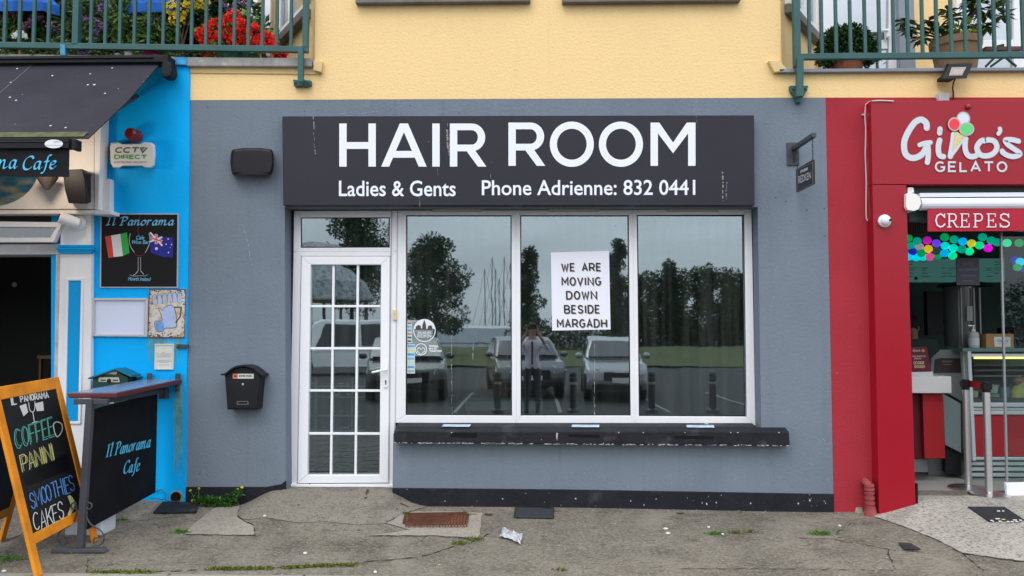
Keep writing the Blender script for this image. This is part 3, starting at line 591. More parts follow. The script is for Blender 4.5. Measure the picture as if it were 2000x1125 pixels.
lo = tag(lam.build('bulkhead_lamp', M('lamp_black', (.012, .011, .014), .4, spec=.25, var=.1, vs=9), bevel=.01, seg=3), 'black bulkhead wall lamp on grey render beside the wide black signboard', 'wall lamp'); BASE[lo.name] = Vector(lo.location)
lv = MB(); lv.pprism([(456, 341)] + [(462 + 62 * i / 8, 340 - 6.5 * math.sin(math.pi * i / 8)) for i in range(9)] + [(530, 341)], -.117, -.1); lv.build('light_lip', M('lip_black', (.008, .008, .01), .5), lo)
# mailbox
MBX = thing('mailbox', 'black metal mailbox with arched roof and NO JUNK MAIL sticker on the grey wall', 'mailbox', (W(475, 800, 0).x, 0, W(475, 800, 0).z))
m_mb = M('mailbox_black', (.011, .012, .015), .4, spec=.25, var=.15, vs=10, bump=.1, bs=90, bd=.002)
m = MB(); m.pprism([(439, 733), (445, 726), (460, 719), (475, 717), (490, 720), (503, 728), (509, 735), (503, 800), (444, 800)], -.13, -.002); m.build('body', m_mb, MBX, bevel=.004)
m = MB(); rr = [(430.5, 730), (437, 729.5), (443, 726), (449, 720.5), (457, 716), (466, 713.2), (475, 712.6), (484, 713.4), (493, 717), (501, 722.5), (508, 729), (513, 731.5)]
m.pprism(rr + [(x + (475 - x) * .02, y + 3 + 1.2 * (i % 2)) for i, (x, y) in list(enumerate(rr))[::-1]], -.165, -.001); m.build('roof', m_mb, MBX, bevel=.002)
m = MB(); m.pprism([(443, 746), (506.5, 746), (502, 797), (446, 797)], -.138, -.13); m.pprism([(465, 760), (484, 760), (475, 767)], -.14, -.138); mdoor = m.build('door', m_mb, MBX, bevel=.003)
m = MB(); m.lathe([(.012, 0), (.011, .006), (.004, .007)], W(474.7, 751, -.138), (0, -1, 0), 14); m.build('lock', m_steel, mdoor)
m = MB(); m.frame([(462.5, 783.5), (485, 783.5), (485, 790.5), (462.5, 790.5)], [(464.5, 785), (483, 785), (483, 789), (464.5, 789)], -.142, -.138); m.build('name_plate', M('plate_grey', (.12, .12, .12), .4), mdoor)
P = WP(-.13); m = flat(); m.sheet([(464, 730), (495.5, 730), (495.5, 739.5), (454.5, 739.5), (454.5, 730)], P, .002); m.m = [0]; m.sheet([(454.5, 730), (464, 730), (464, 739.5), (454.5, 739.5)], P, .0025, 1)
put(m, 'NO', (457, 736.6), (6.5, 0), (0, -4), P, .05, lift=.003, mi=2); put(m, 'JUNK MAIL', (466.5, 736.6), (26, 0), (0, -4), P, .05, lift=.003, mi=2); m.build('sticker', [M('sticker_white', (.6, .58, .56), .5), M('sticker_orange', (.62, .2, .1), .5), m_black], MBX)
# hanging sign
HS = thing('hanging_sign', 'small black sign hanging by chains from an iron wall bracket', 'sign', (2.285, 0, 2.72))
m = MB(); m.pbox(1537, 278, 1561, 323, -.012, -.001); xa = W(1550, 290, -.01).x; m.box(xa - .018, xa + .018, -.53, -.012, 3.098, 3.134)
m.hexa([(xa - .006, -.012, 3.09), (xa - .006, -.012, 2.99), (xa - .006, -.10, 3.09)], [(xa + .006, -.012, 3.09), (xa + .006, -.012, 2.99), (xa + .006, -.10, 3.09)]); m.build('bracket', m_dsteel, HS, bevel=.003)
for yy in (-.1, -.49):
    m = MB()
    for k in range(7):
        z0, z1 = 3.1 - k * .0255, 3.1 - (k + 1) * .0255 - .008; o = .006 if k % 2 else 0
        m.tube([(2.285 + o, yy - .006 + o, z0), (2.285 + o, yy + .006 - o, z0), (2.285 - o, yy + .006 - o, z1), (2.285 - o, yy - .006 + o, z1)], .0028, 5, closed=True)
    m.build('chain', m_dsteel, HS)
m = MB(); m.box(2.276, 2.298, -.5, -.09, 2.72, 2.918); bd = m.build('board', M('hang_black', (.022, .027, .034), .5, var=.2, vs=8), HS, bevel=.002)
P = Plane((2.276, 0, 0), (-1, 0, 0)); m = flat()
def lerp2(a, b, t): return (a[0] + (b[0] - a[0]) * t, a[1] + (b[1] - a[1]) * t)
put(m, 'REDKEN', (1559.5, 358.5), (24, -9.5), (0, -14), P, .0, lift=.002); put(m, 'STUDIO', (1563, 338.5), (15, -6.5), (0, -5.4), P, .05, lift=.002)
m.build('lettering', M('sign_grey', (.55, .56, .58), .5), bd)
m = flat(); e4 = [(1558, 331.5), (1587, 317), (1587, 359), (1558.5, 373.5)]; m.line(e4, 1.2, P, .0015, closed=True); m.build('border', M('border_tan', (.16, .13, .11), .6), bd)
# poster and stickers on the glass (outside face)
P = WP(YG); PY = W(1133, 570, YG - .004)
m = MB(); m.pprism([(1076, 493), (1189.5, 490), (1192.5, 643.5), (1078.5, 645.5)], YG - .003, YG - .0015); po = tag(m.build('poster', M('poster_paper', (.80, .80, .88), .6, emit=None)), 'white paper poster reading WE ARE MOVING DOWN BESIDE MARGADH stuck in the middle window pane', 'poster'); BASE[po.name] = Vector(po.location)
PP = WP(YG - .003)
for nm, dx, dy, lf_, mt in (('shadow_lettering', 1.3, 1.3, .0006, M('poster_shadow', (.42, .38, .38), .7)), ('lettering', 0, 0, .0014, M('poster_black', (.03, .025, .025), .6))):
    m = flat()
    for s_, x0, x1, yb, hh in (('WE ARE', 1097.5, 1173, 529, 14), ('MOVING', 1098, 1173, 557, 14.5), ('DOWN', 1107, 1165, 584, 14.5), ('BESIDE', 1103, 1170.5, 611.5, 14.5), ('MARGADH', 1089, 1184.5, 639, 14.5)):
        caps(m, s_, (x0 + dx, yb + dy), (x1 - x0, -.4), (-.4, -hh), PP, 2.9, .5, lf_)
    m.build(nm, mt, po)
GS = WP(YG); m_wv = M('white_vinyl', (.75, .76, .78), .6)
ro = flat(); ro.line(arc(829, 645.5, 21, 21.6, 0, 360, 40)[:-1], 1.7, GS, .003, closed=True)
sky_ = [(808.5, 642.5)] + [(829 + 20.3 * math.cos(R(a)), 644 + 20 * math.sin(R(a))) for a in range(180, 361, 12)] + [(849.5, 642.5), (845, 642), (844, 636), (840, 635), (836, 637), (836, 641), (832.5, 641), (832, 634), (830, 628), (828.7, 624), (827.4, 628), (825, 634), (824.5, 641), (822, 640), (822, 636), (817, 634.5), (815, 637), (815, 641)]
ro.sheet([(829 + 20.3 * math.cos(R(a)), 644 + 20 * math.sin(R(a))) for a in range(178, 363, 8)], GS, .0031)
ro.sheet([(812, 642.8), (812, 637), (815, 637), (815, 634.5), (822, 636), (822, 640), (823.5, 641), (823.5, 643)], GS, .0038, 1); ro.sheet([(824.5, 643), (825, 634), (827.4, 628), (828.7, 624.5), (830, 628), (832, 634), (832.5, 643)], GS, .0038, 1); ro.sheet([(835, 643), (836, 637), (840, 635), (844, 637), (845, 643)], GS, .0038, 1); ro.sheet([(809, 644.5), (809, 642.3), (849, 642.3), (849, 644.5)], GS, .0039, 1)
put(ro, '5TH AVE NYC', (816, 652.5), (26, 0), (0, -5), GS, .03, lift=.0035); put(ro, 'REDKEN', (815, 659), (27, 0), (0, -5.6), GS, .015, lift=.0036)
tag(ro.build('round_sticker', [m_wv, M('sticker_dark', (.06, .065, .07), .6)]), 'round white vinyl sticker with a city skyline on the glass beside the door', 'sticker')
ro = flat(); ro.line(arc(822.3, 682.3, 11, 11, 0, 360, 32)[:-1], 1.6, GS, .003, closed=True)
ro.line(smoothpts([(822, 692.5), (815, 685.5), (816.5, 680), (820, 679.5), (822.5, 682.5), (825, 679.5), (828.5, 680), (829.5, 685), (822, 692.5)], 5), 1.2, GS, .0034)
for s_, y in (('FINGAL', 677.7), ('IN IT', 682.6), ('TOGETHER', 687.4)): put(ro, s_, (838, y), (25 * len(s_) / 8, 0), (0, -3.7), GS, .05, lift=.0034)
tag(ro.build('heart_sticker', m_wv), 'white vinyl sticker with a heart in a ring beside the words FINGAL IN IT TOGETHER', 'sticker')
for nm, box, lab, cols in (('card_sticker', (795, 628, 805, 670), 'narrow strip of payment card stickers at the edge of the glass above the wider strip', [(.5, .12, .1), (.2, .4, .6), (.15, .3, .5), (.5, .2, .15), (.1, .1, .12), (.1, .1, .12)]), ('card_sticker', (795, 672, 810.5, 729.5), 'wider pale blue strip of payment card stickers beside the heart sticker', [(.1, .35, .6), (.62, .6, .25), (.05, .3, .6), (.2, .4, .6), (.5, .62, .5), (.1, .3, .55), (.3, .35, .35)])):
    m = flat(); x0, y0, x1, y1 = box; m.sheet([(x0, y0), (x1, y0), (x1, y1), (x0, y1)], GS, .003); n = len(cols); hh = (y1 - y0) / n
    for k in range(n): m.sheet([(x0 + 1, y0 + hh * k + hh * .2), (x1 - 1, y0 + hh * k + hh * .25), (x1 - 1.5, y0 + hh * k + hh * .7), (x0 + 1.5, y0 + hh * k + hh * .75)], GS, .0036, k + 1)
    tag(m.build(nm, [M('strip_pale', (.5, .62, .62), .6)] + [M('strip_mark', c, .6) for c in cols]), lab, 'sticker')
m = flat(); r2 = random.Random(9)
for x, y0, y1 in ((882, 655, 810), (924, 655, 690), (1160, 648, 812)):
    y = y0; x_ = x
    while y < y1:
        h = r2.uniform(4, 16); ww = r2.uniform(.15, .7); m.sheet([(x_ - ww, y), (x_ + ww, y), (x_ + ww * .6, y + h), (x_ - ww * .6, y + h)], GS, .0026); y += h * r2.uniform(1.0, 1.7); x_ += r2.uniform(-.8, .8)
for k in range(26):
    x, y = r2.uniform(795, 1228), r2.uniform(430, 808); q = r2.uniform(.3, .9)
    if not 1000 < x < 1017: m.sheet([(x - q, y), (x, y - q), (x + q, y), (x, y + q * 1.6)], GS, .0026)
m.build('glass_marks', M('glass_mark', (.35, .37, .36), .9), wf)
# leaflets on the sill
for x, y, s_ in ((890, 835.5, 'first'), (1143, 836.6, 'x'), (1368, 838.5, 'y')):
    m = MB(); a, b = W(x - 27, y + 2.6, -.02), W(x + 27, y + 2.6, -.02); z = f_[0].z + .037
    z = a.z if False else (W(769, 842.5, -.1).z + .034)
    m.hexa([(a.x, -.03, z - .001), (b.x, -.03, z - .001), (b.x + .008, .04, z + .010), (a.x + .01, .04, z + .010)], [(a.x, -.03, z + .001), (b.x, -.03, z + .001), (b.x + .008, .04, z + .012), (a.x + .01, .04, z + .012)])
    tag(m.build('leaflet', bpy.data.materials.get('leaflet_blue') or M('leaflet_blue', (.42, .54, .64), .5, var=.4, vs=12)), {890: 'pale blue leaflet lying on the black sill under the first window pane', 1143: 'pale blue leaflet lying on the black sill under the poster', 1368: 'pale blue leaflet lying on the sill beneath a white lump'}[x], 'leaflet', 'pale blue leaflets on the window sill')
m = MB(); m.ball(W(1380, 831.5, .12), .028, sq=(1.1, .8, .8)); m.ball(W(1374, 833, .12), .018, sq=(1.3, .8, .6)); tag(m.build('white_lump', m_chip, smooth=True), 'small white lump on the black sill against the window frame', 'lump')
# ================================================================ upper storey
UP = thing('upper_storey', 'yellow rendered upper storey with a projecting bay between two balconies', 'building', (0, 0, 3.5))
m = MB(); m.pprism([(370, 129), (616, 129), (616, -80), (1524, -80), (1524, 139), (2130, 139), (2130, 190), (1612, 190.6), (370, 195.6)], 0, .28); m.build('wall', m_yellow, UP)
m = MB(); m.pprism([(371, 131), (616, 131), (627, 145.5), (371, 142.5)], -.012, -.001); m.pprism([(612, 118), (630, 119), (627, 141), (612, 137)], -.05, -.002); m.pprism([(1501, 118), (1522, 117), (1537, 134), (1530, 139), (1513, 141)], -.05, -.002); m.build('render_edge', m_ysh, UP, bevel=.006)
for px, sx in ((616, -1), (1524, 1)):
    m = MB(); A = W(px, 0, 0); B = A + Vector((.66 * sx, 1.0, 0)); n = Vector((.03 * sx, -.02, 0))
    m.hexa([(A.x, .0, 3.7), (A.x, .0, 6.4), (B.x, B.y, 6.4), (B.x, B.y, 3.7)], [(A.x - .1 * sx, .1, 3.7), (A.x - .1 * sx, .1, 6.4), (B.x - .1 * sx, B.y, 6.4), (B.x - .1 * sx, B.y, 3.7)]); m.build('bay_side', m_yellow, UP)
    m = MB(); m.box(-7.5 if sx < 0 else A.x + .66, A.x - .66 if sx < 0 else 7.5, 1.0, 1.1, 3.7, 6.4); m.build('balcony_wall', m_yellow, UP)
m_dsill = M('dark_sill', (.16, .15, .14), .7, var=.2, vs=6)
for px, sx in ((616, -1), (1524, 1)):
    A = W(px, 0, 0); d = Vector((.66 * sx, 1.0, 0)); n = Vector((sx * 1.0, -.66, 0)).normalized()
    m = MB(); p, q = A + d * .1, A + d * .93
    def slab(z0, z1, o0, o1): m.hexa([p + n * o0 + Vector((0, 0, z0 - p.z)), p + n * o1 + Vector((0, 0, z0 - p.z)), p + n * o1 + Vector((0, 0, z1 - p.z)), p + n * o0 + Vector((0, 0, z1 - p.z))], [q + n * o0 + Vector((0, 0, z0 - q.z)), q + n * o1 + Vector((0, 0, z0 - q.z)), q + n * o1 + Vector((0, 0, z1 - q.z)), q + n * o0 + Vector((0, 0, z1 - q.z))])
    slab(4.37, 4.45, -.02, .08); sw = m.build('bay_window_sill', m_dsill, UP, bevel=.006)
    m = MB(); slab(4.452, 4.52, .002, .05)
    for t in (.1, .5, .86):
        a, b = A + d * t, A + d * (t + .07)
        m.hexa([a + n * .002 + Vector((0, 0, 4.52 - a.z)), a + n * .05 + Vector((0, 0, 4.52 - a.z)), b + n * .05 + Vector((0, 0, 4.52 - b.z)), b + n * .002 + Vector((0, 0, 4.52 - b.z))], [a + n * .002 + Vector((0, 0, 6.2 - a.z)), a + n * .05 + Vector((0, 0, 6.2 - a.z)), b + n * .05 + Vector((0, 0, 6.2 - b.z)), b + n * .002 + Vector((0, 0, 6.2 - b.z))])
    bw = m.build('bay_window', m_upvc, UP, bevel=.004); m = MB(); slab(4.5, 6.2, .004, .02); m.build('pane', m_bglass, bw)
m = MB(); m.pbox(694, -14, 1036, 4, -.07, -.001); m.build('upper_window_sill', m_dsill, UP, bevel=.006)
m = MB(); m.pbox(1098, -14, 1447, 2.5, -.07, -.001); m.build('upper_window_sill', m_dsill, UP, bevel=.006)
m = MB(); m.pprism([(365, 111), (609, 113), (609, 130), (365, 129)], -.055, .26); m.pprism([(-60, 104), (341, 110), (341, 126), (-60, 122)], -.055, .26); m.build('coping', m_stone, UP, bevel=.008)
m = MB(); m.pprism([(341, 110.5), (365, 111), (365, 127), (341, 126)], -.056, .26); m.build('painted_coping', M('coping_blue', (.05, .32, .62), .7, var=.3, vs=20), UP, bevel=.008)
m = MB(); m.pprism([(1522, 134.5), (2130, 130.5), (2130, 136.5), (1522, 141)], -.05, .26); m.build('flashing', m_lead, UP, bevel=.004)
m = MB(); m.pbox(490, -60, 503, 110, .93, .995); m.pbox(513, -60, 528, 110, .9, .99); m.build('downpipe', m_upvc, UP, bevel=.004)
# balcony doors behind the flower pots
for x0, x1, lab in ((1606, 1782, 0), (1868, 2060, 1)):
    m = MB(); m.frame([(x0, -80), (x1, -80), (x1, 150), (x0, 150)], [(x0 + 22, -60), (x1 - 46, -60), (x1 - 46, 140), (x0 + 22, 140)] if not lab else [(x0 + 20, -60), (x1 - 80, -60), (x1 - 80, 140), (x0 + 20, 140)], .93, .998); 
    m.pbox(x0 + 20, 78, x1 - 48, 96, .935, .99)
    if not lab: m.pbox(1731, 56, 1738, 72, .88, .93); m.pbox(1722, 57, 1736, 60, .86, .89)
    d_ = m.build('balcony_door', m_upvc, UP, bevel=.005); m = MB(); m.pprism([(x0 + 20, -80), (x1 - 44, -80), (x1 - 44, 150), (x0 + 20, 150)], .96, .975); m.build('pane', m_bglass, d_)
m = MB(); m.pbox(1756, -80, 1786, 150, .85, .99); m.build('reveal', m_lead, UP)
m = MB(); m.box(-7.5, XW(612), .285, .99, 3.72, 3.82); m.box(XW(1530), 7.5, .285, .99, 3.72, 3.82); m.build('balcony_floor', m_stone, UP)
# railings
def railing(name, label, rail, bars, post, posts2, Y, low):
    t = thing(name, label, 'railing', (W(post[0], 100, Y).x, Y, 3.5))
    m = MB(); m.pprism(rail, Y, Y + .045); m.build('bottom_rail', m_green, t, bevel=.004)
    m = MB(); m.box(W(rail[0][0], 90, Y).x, W(rail[1][0], 90, Y).x, Y - .005, Y + .05, 4.83, 4.88); m.build('top_rail', m_green, t, bevel=.004)
    for x in bars:
        m = MB(); yt = rail[0][1] + (rail[1][1] - rail[0][1]) * (x - rail[0][0]) / (rail[1][0] - rail[0][0]); a = W(x, 40, Y)
        m.box(a.x - .0135, a.x + .0135, Y + .009, Y + .036, W(x, yt + .5, Y).z, 4.829); m.build('bar', m_green, t, bevel=.003)
    for x, hw, yb in posts2:
        m = MB(); a = W(x, 40, Y); m.box(a.x - hw, a.x + hw, Y - .004, Y + .06, W(x, yb, Y).z, 4.825); m.build('post', m_green, t, bevel=.004)
    m = MB(); m.pprism(low[0], Y - .03, Y + .02); m.pprism(low[1], -.05, -.001)
    for x, y in low[2]: m.lathe([(.011, 0), (.011, .01), (.006, .012)], W(x, y, -.05), (0, -1, 0), 8)
    m.build('foot_bracket', m_green, t, bevel=.005); return t
railing('balcony_railing', 'green metal balcony railing in front of the red flowers above the black awning', [(-60, 80.5), (601, 90), (601, 101.5), (-60, 92)], [x for x in (-21, 7, 36, 64, 93, 121, 176, 204, 232.5, 261, 289, 317.5, 345.5, 373, 401, 428.5, 456.5, 484, 511.5, 539.5, 567.5)], (590,), [(147, .027, 86), (596, .023, 92)], -.1,
    ([(581, 92), (591.5, 92), (591.5, 160), (581, 160)], [(572, 155), (582, 156), (586, 153), (591, 156), (607, 157), (607, 165), (600, 168), (574, 168)], [(577, 162), (602, 162)]))
railing('balcony_railing', 'green metal balcony railing in front of the terracotta flower pots', [(1562, 104), (2130, 99), (2130, 110.5), (1562, 115.5)], [1582, 1606, 1634, 1662, 1690.5, 1718.7, 1746.7, 1774.7, 1803, 1831, 1859.5, 1887, 1915.5, 1943.5, 1972, 2000, 2028, 2056], (1563,), [(1557, .028, 130)], -.1,
    ([(1557, 112), (1570, 112), (1570, 188), (1557, 188)], [(1543, 167), (1579, 167), (1577, 176), (1566, 194), (1566, 200), (1556, 200), (1556, 194), (1545, 178)], [(1549, 173), (1573, 173)]))
m = MB(); m.pprism([(117, 86), (126.5, 86), (126.5, 108), (117, 108)], -.107, -.04); o = m.build('rail_stub', M('stub_blue', (.06, .26, .38), .5, var=.4, vs=20), bpy.data.objects['balcony_railing'], bevel=.003)
# ---- plants
def leaves(m, o, rad, n, ln, wd, r, shell=.55, droop=.2, mi=0):
    for _ in range(n):
        while True:
            p = Vector((r.uniform(-1, 1), r.uniform(-1, 1), r.uniform(-1, 1)))
            if p.length < 1 and (p.length > shell or r.random() < .3): break
        c = Vector((o[0] + p.x * rad[0], o[1] + p.y * rad[1], o[2] + p.z * rad[2]))
        d = (p.normalized() + Vector((r.gauss(0, .6), r.gauss(0, .6), r.gauss(0, .6) - droop))).normalized(); sd = d.orthogonal().normalized(); sd.rotate(Matrix.Rotation(r.uniform(0, 6.28), 3, d)); up = d.cross(sd)
        q = ln * r.uniform(.6, 1.3); h = wd * r.uniform(.7, 1.2) / 2
        m.add([c, c + d * q * .45 + sd * h + up * h * .4, c + d * q - up * q * .1, c + d * q * .45 - sd * h + up * h * .4, c + d * q * .5], [(0, 1, 4), (1, 2, 4), (0, 4, 3), (4, 2, 3)], mi)
    return m
def blooms(m, o, rad, n, r, size, petals=5, mi=0, flat_=.3):
    for _ in range(n):
        p = Vector((r.gauss(0, 1), r.gauss(0, 1), r.gauss(0, 1))).normalized() * r.uniform(.75, 1); c = Vector((o[0] + p.x * rad[0], o[1] + p.y * rad[1], o[2] + p.z * rad[2]))
        ax = (p + Vector((0, -.9, .2))).normalized(); u = ax.orthogonal().normalized(); v = ax.cross(u); s = size * r.uniform(.7, 1.2); a0 = r.uniform(0, 6)
        for ring, k in ((1, petals), (.6, petals - 1)):
            for i in range(k):
                a = a0 + ring + 6.283 * i / k; d = u * math.cos(a) + v * math.sin(a); t = u * -math.sin(a) + v * math.cos(a); l = ax * (.12 + (1 - ring) * .5) * s
                m.add([c, c + d * s * ring * .6 + t * s * .42 * ring + l, c + d * s * ring + l * 1.7, c + d * s * ring * .6 - t * s * .42 * ring + l], [(0, 1, 2, 3)], mi)
    return m
def leafm(n, c, v=.5, r=.6): return M(n, c, r, spec=.12, leaf=v)
m_lf = [leafm('leaf_mid', (.11, .20, .05)), leafm('leaf_dark', (.03, .068, .02)), leafm('leaf_light', (.10, .16, .045)), leafm('leaf_grey', (.14, .21, .09))]
m_stem = M('stem', (.10, .07, .045), .8, var=.2, vs=20)
def plant(name, label, cat, px0, py0, px1, py1, Y, dep, n, ln, wd, mat, seed, clumps=6, extra=None, group=None, base=3.83):
    r = random.Random(seed); a, b, c, d = rect(px0, py0, px1, py1, Y); t = thing(name, label, cat, ((a + b) / 2, Y, base), group)
    m = flat()
    for k in range(clumps):
        w_, h_ = (b - a) / 2, (d - c) / 2; o = (r.uniform(a + w_ * .35, b - w_ * .35), Y + r.uniform(-dep, dep) * .4, r.uniform(c + h_ * .35, d - h_ * .35))
        leaves(m, o, (w_ * r.uniform(.4, .65), dep * .6, h_ * r.uniform(.4, .65)), n // clumps, ln, wd, r)
    m.build('foliage', mat, t)
    m = MB()
    for k in range(clumps): m.tube([((a + b) / 2 + r.uniform(-.1, .1) * (b - a), Y, base), ((a + b) / 2 + r.uniform(-.2, .2) * (b - a), Y, (c + base) / 2 + .1), (r.uniform(a, b) * .6 + (a + b) * .2, Y + r.uniform(-dep, dep) * .4, r.uniform(c, d))], [.012, .009, .004], 5)
    m.build('stem', m_stem, t); return t, (a, b, c, d), r
PUR = M('purple_flower', (.26, .14, .33), .7, leaf=.4); YEL = M('yellow_flower', (.72, .52, .02), .6, leaf=.3); RED = M('red_flower', (.92, .014, .006), .5, leaf=.35); MAG = M('magenta_flower', (.5, .02, .17), .6, leaf=.3); WHF = M('white_flower', (.75, .75, .72), .6)
def spikes(t, pts, Y, mat, r, name='flower', ln=.13):
    m = flat()
    for x, y in pts:
        p = W(x, y, Y); d = Vector((r.uniform(-.7, .7), -.3, r.uniform(-.2, .9))).normalized()
        for k in range(90):
            q = r.random(); c = p + d * ln * (q - .5) + Vector((r.gauss(0, 1), r.gauss(0, 1), r.gauss(0, 1))) * .016 * (1.15 - q); s = .011; u = Vector((r.gauss(0, 1), r.gauss(0, 1), r.gauss(0, 1))).normalized(); v = u.orthogonal().normalized()
            m.add([c + u * s, c + v * s, c - u * s, c - v * s], [(0, 1, 2, 3)])
    m.build(name, mat, t)
for i, (x0, y0, x1, y1, Y, mt, pts, lab) in enumerate(((-70, -30, 130, 112, .32, 0, [(28, 28), (72, 27), (44, 55), (100, 50), (10, 25), (76, 8), (60, 40)], 'green butterfly bush with faded pink spikes over the end of the awning'), (95, -30, 262, 114, .42, 3, [(128, 50), (155, 20), (200, 8), (215, 15), (190, 62), (165, 35), (126, 5), (195, 45), (120, 60)], 'light green butterfly bush with purple spikes at the thick green railing post'), (225, -10, 345, 112, .3, 0, [(285, 28), (300, 35), (310, 40), (272, 26), (320, 33), (296, 42)], 'green bush with violet flowers under the blue parasol beside the yellow flowers'))):
    t, bx, r = plant('butterfly_bush', lab, 'shrub', x0, y0, x1, y1, Y, .3, 4200, .085, .03, m_lf[mt], 20 + i, 11, group='flowering bushes behind the balcony railing')
    spikes(t, pts, Y - .2, PUR if i else M('pink_flower', (.32, .12, .24), .7, leaf=.4), r)
t, bx, r = plant('dark_shrub', 'dark green leafy shrub behind the yellow and red balcony flowers', 'shrub', 315, -40, 500, 114, .55, .3, 3000, .10, .035, m_lf[1], 31, 10)
spikes(t, [(462, 5), (475, 8), (440, 12)], .3, PUR, r)
plant('dark_shrub', 'deep green shrub filling the gaps behind the butterfly bushes', 'shrub', -80, -40, 330, 116, .72, .2, 3600, .10, .04, m_lf[1], 37, 14)
t, bx, r = plant('yellow_flower_plant', 'bushy plant with bright yellow flowers behind the green railing', 'plant', 318, -25, 402, 48, .16, .16, 420, .06, .025, m_lf[2], 33, 5)
m = flat(); 
for c in ((345, 38), (352, 20), (375, 5), (338, 15), (392, 3), (360, -6)): blooms(m, W(c[0], c[1], .08), (.07, .06, .06), 26, r, .022)
m.build('flower', YEL, t)
t = thing('begonia_pot', 'green pot overflowing with bright red flowers at the balcony corner', 'potted plant', (W(462, 112, .12).x, .12, 3.83)); r = random.Random(41)
m = MB(); o = W(462, 112, .12); m.lathe([(.10, -.12), (.155, .04), (.165, .055), (.15, .06)], (o.x, .14, o.z - .02), n=20); m.build('pot', M('green_pot', (.03, .16, .11), .4, var=.2, vs=10), t, smooth=False)
m = flat(); leaves(m, (o.x, .14, W(0, 75, .12).z), (.36, .14, .2), 420, .075, .05, r); m.build('foliage', m_lf[0], t)
m = flat()
for c in ((409, 52), (419, 48), (445, 63), (460, 60), (448, 35), (460, 32), (472, 60), (473, 48), (470, 80), (495, 55), (505, 68), (520, 72), (498, 80), (530, 82), (401, 78), (410, 80), (404, 103), (547, 104), (392, 65), (488, 66), (425, 72), (433, 52), (538, 92), (455, 75), (515, 88), (412, 68)):
    blooms(m, W(c[0], c[1], .05), (.045, .03, .045), 17, r, .036)
m.build('flower', RED, t)
for pts, mt, lab in ([[(32, 70), (43, 70), (38, 65)], WHF, 'small white flowers growing through the railing over the awning'], [[(296, 102), (305, 103), (286, 104)], MAG, 'small magenta flowers on the stone ledge over the awning'], [[(160, 100), (164, 102)], PUR, 'single purple flower on the ledge beside the thick railing post']):
    m = flat()
    for x, y in pts: blooms(m, W(x, y, -.02), (.03, .02, .02), 9, r, .025)
    tag(m.build('ledge_flowers', mt), lab, 'flowers')
m = flat(); leaves(m, (XW(130), .0, W(0, 106, 0).z), (1.3, .06, .035), 420, .05, .02, r); leaves(m, (XW(380), .0, W(0, 108, 0).z), (.5, .06, .035), 160, .05, .02, r); tag(m.build('foliage', m_lf[2]), kind='stuff')
# blue parasols on the balcony
for x, hw, lab in ((25, .36, 'blue canvas parasol above the balcony bushes at the picture edge'), (292, .27, 'blue canvas parasol beside the yellow flowers on the balcony')):
    p = W(x, 21, .02); t = thing('parasol', lab, 'parasol', (p.x, .14, 3.83), 'blue parasols on the balcony'); m = MB(); n = 8; z = p.z
    vs = [(p.x + hw * math.cos(6.283 * k / n), .14 + hw * .34 * math.sin(6.283 * k / n), z + .09) for k in range(n)] + [(p.x + hw * 1.0 * math.cos(6.283 * k / n), .14 + hw * .34 * math.sin(6.283 * k / n), z + (.012 if k % 2 else -.004)) for k in range(n)] + [(p.x, .14, z + .40)]
    m.add(vs, [(k, (k + 1) % n, 16) for k in range(n)] + [(k, k + 8, (k + 1) % n + 8, (k + 1) % n) for k in range(n)]); m.build('canopy', M('blue_canvas', (.012, .12, .5), .7, var=.25, vs=8), t)
    m = MB(); m.tube([(p.x, .14, 3.83), (p.x, .14, z + .39)], .012, 8); m.build('pole', M('pole_wood', (.25, .14, .06), .6), t)
m = MB(); p = W(242, 100, -.03); m.tube([p + Vector((.05, 0, -.04)), p + Vector((.03, 0, .0)), p + Vector((0, 0, .035)), p + Vector((-.045, 0, .045))], [.035, .03, .022, .006], 10); m.ball(p + Vector((-.01, 0, .038)), .026); m.ball(p + Vector((.045, .0, -.03)), .035, sq=(1.1, .8, .8)); m.ball(p + Vector((-.06, .01, -.025)), .02, sq=(1.6, 1, .6))
tag(m.build('bird_ornament', M('ornament_white', (.62, .61, .6), .5, var=.2, vs=30), smooth=True), 'small white stone bird ornament on the ledge above the awning', 'ornament')
# potted plants of the other balcony
m_terra = M('terracotta', (.36, .14, .075), .8, var=.15, vs=8); m_tan = M('tan_pot', (.26, .17, .10), .8, var=.15, vs=8)
def potted(name, lab, px0, px1, ytop, Y, mt):
    a, b = W(px0, ytop, Y).x, W(px1, ytop, Y).x; zt = W((px0 + px1) / 2, ytop, Y).z; rr = (b - a) / 2; t = thing(name, lab, 'potted plant', ((a + b) / 2, Y, 3.825)); m = MB()
    m.lathe([(rr * .72, 3.826 - zt), (rr * .93, -.07), (rr * 1.0, -.065), (rr * 1.02, -.002), (rr * .9, .0), (rr * .88, -.03)], ((a + b) / 2, Y, zt), n=24); m.build('pot', mt, t, smooth=False); return t, (a + b) / 2, zt
t, cx, zt = potted('box_plant', 'round small leaved green shrub in a terracotta pot behind the railing', 1619, 1687, 112, .22, m_terra); r = random.Random(51)
m = flat(); leaves(m, (cx, .22, zt + .09), (.26, .2, .2), 4200, .036, .024, r, .3); leaves(m, (cx - .2, .16, zt - .02), (.10, .1, .08), 420, .034, .023, r, .3); leaves(m, (cx + .17, .16, zt), (.1, .1, .08), 420, .034, .023, r, .3); m.build('foliage', m_lf[1], t)
t, cx, zt = potted('rhododendron', 'sprawling broad leaved shrub in a wide tan pot behind the railing', 1819, 1913, 80, .3, m_tan); r = random.Random(52)
m = flat(); ms = MB()
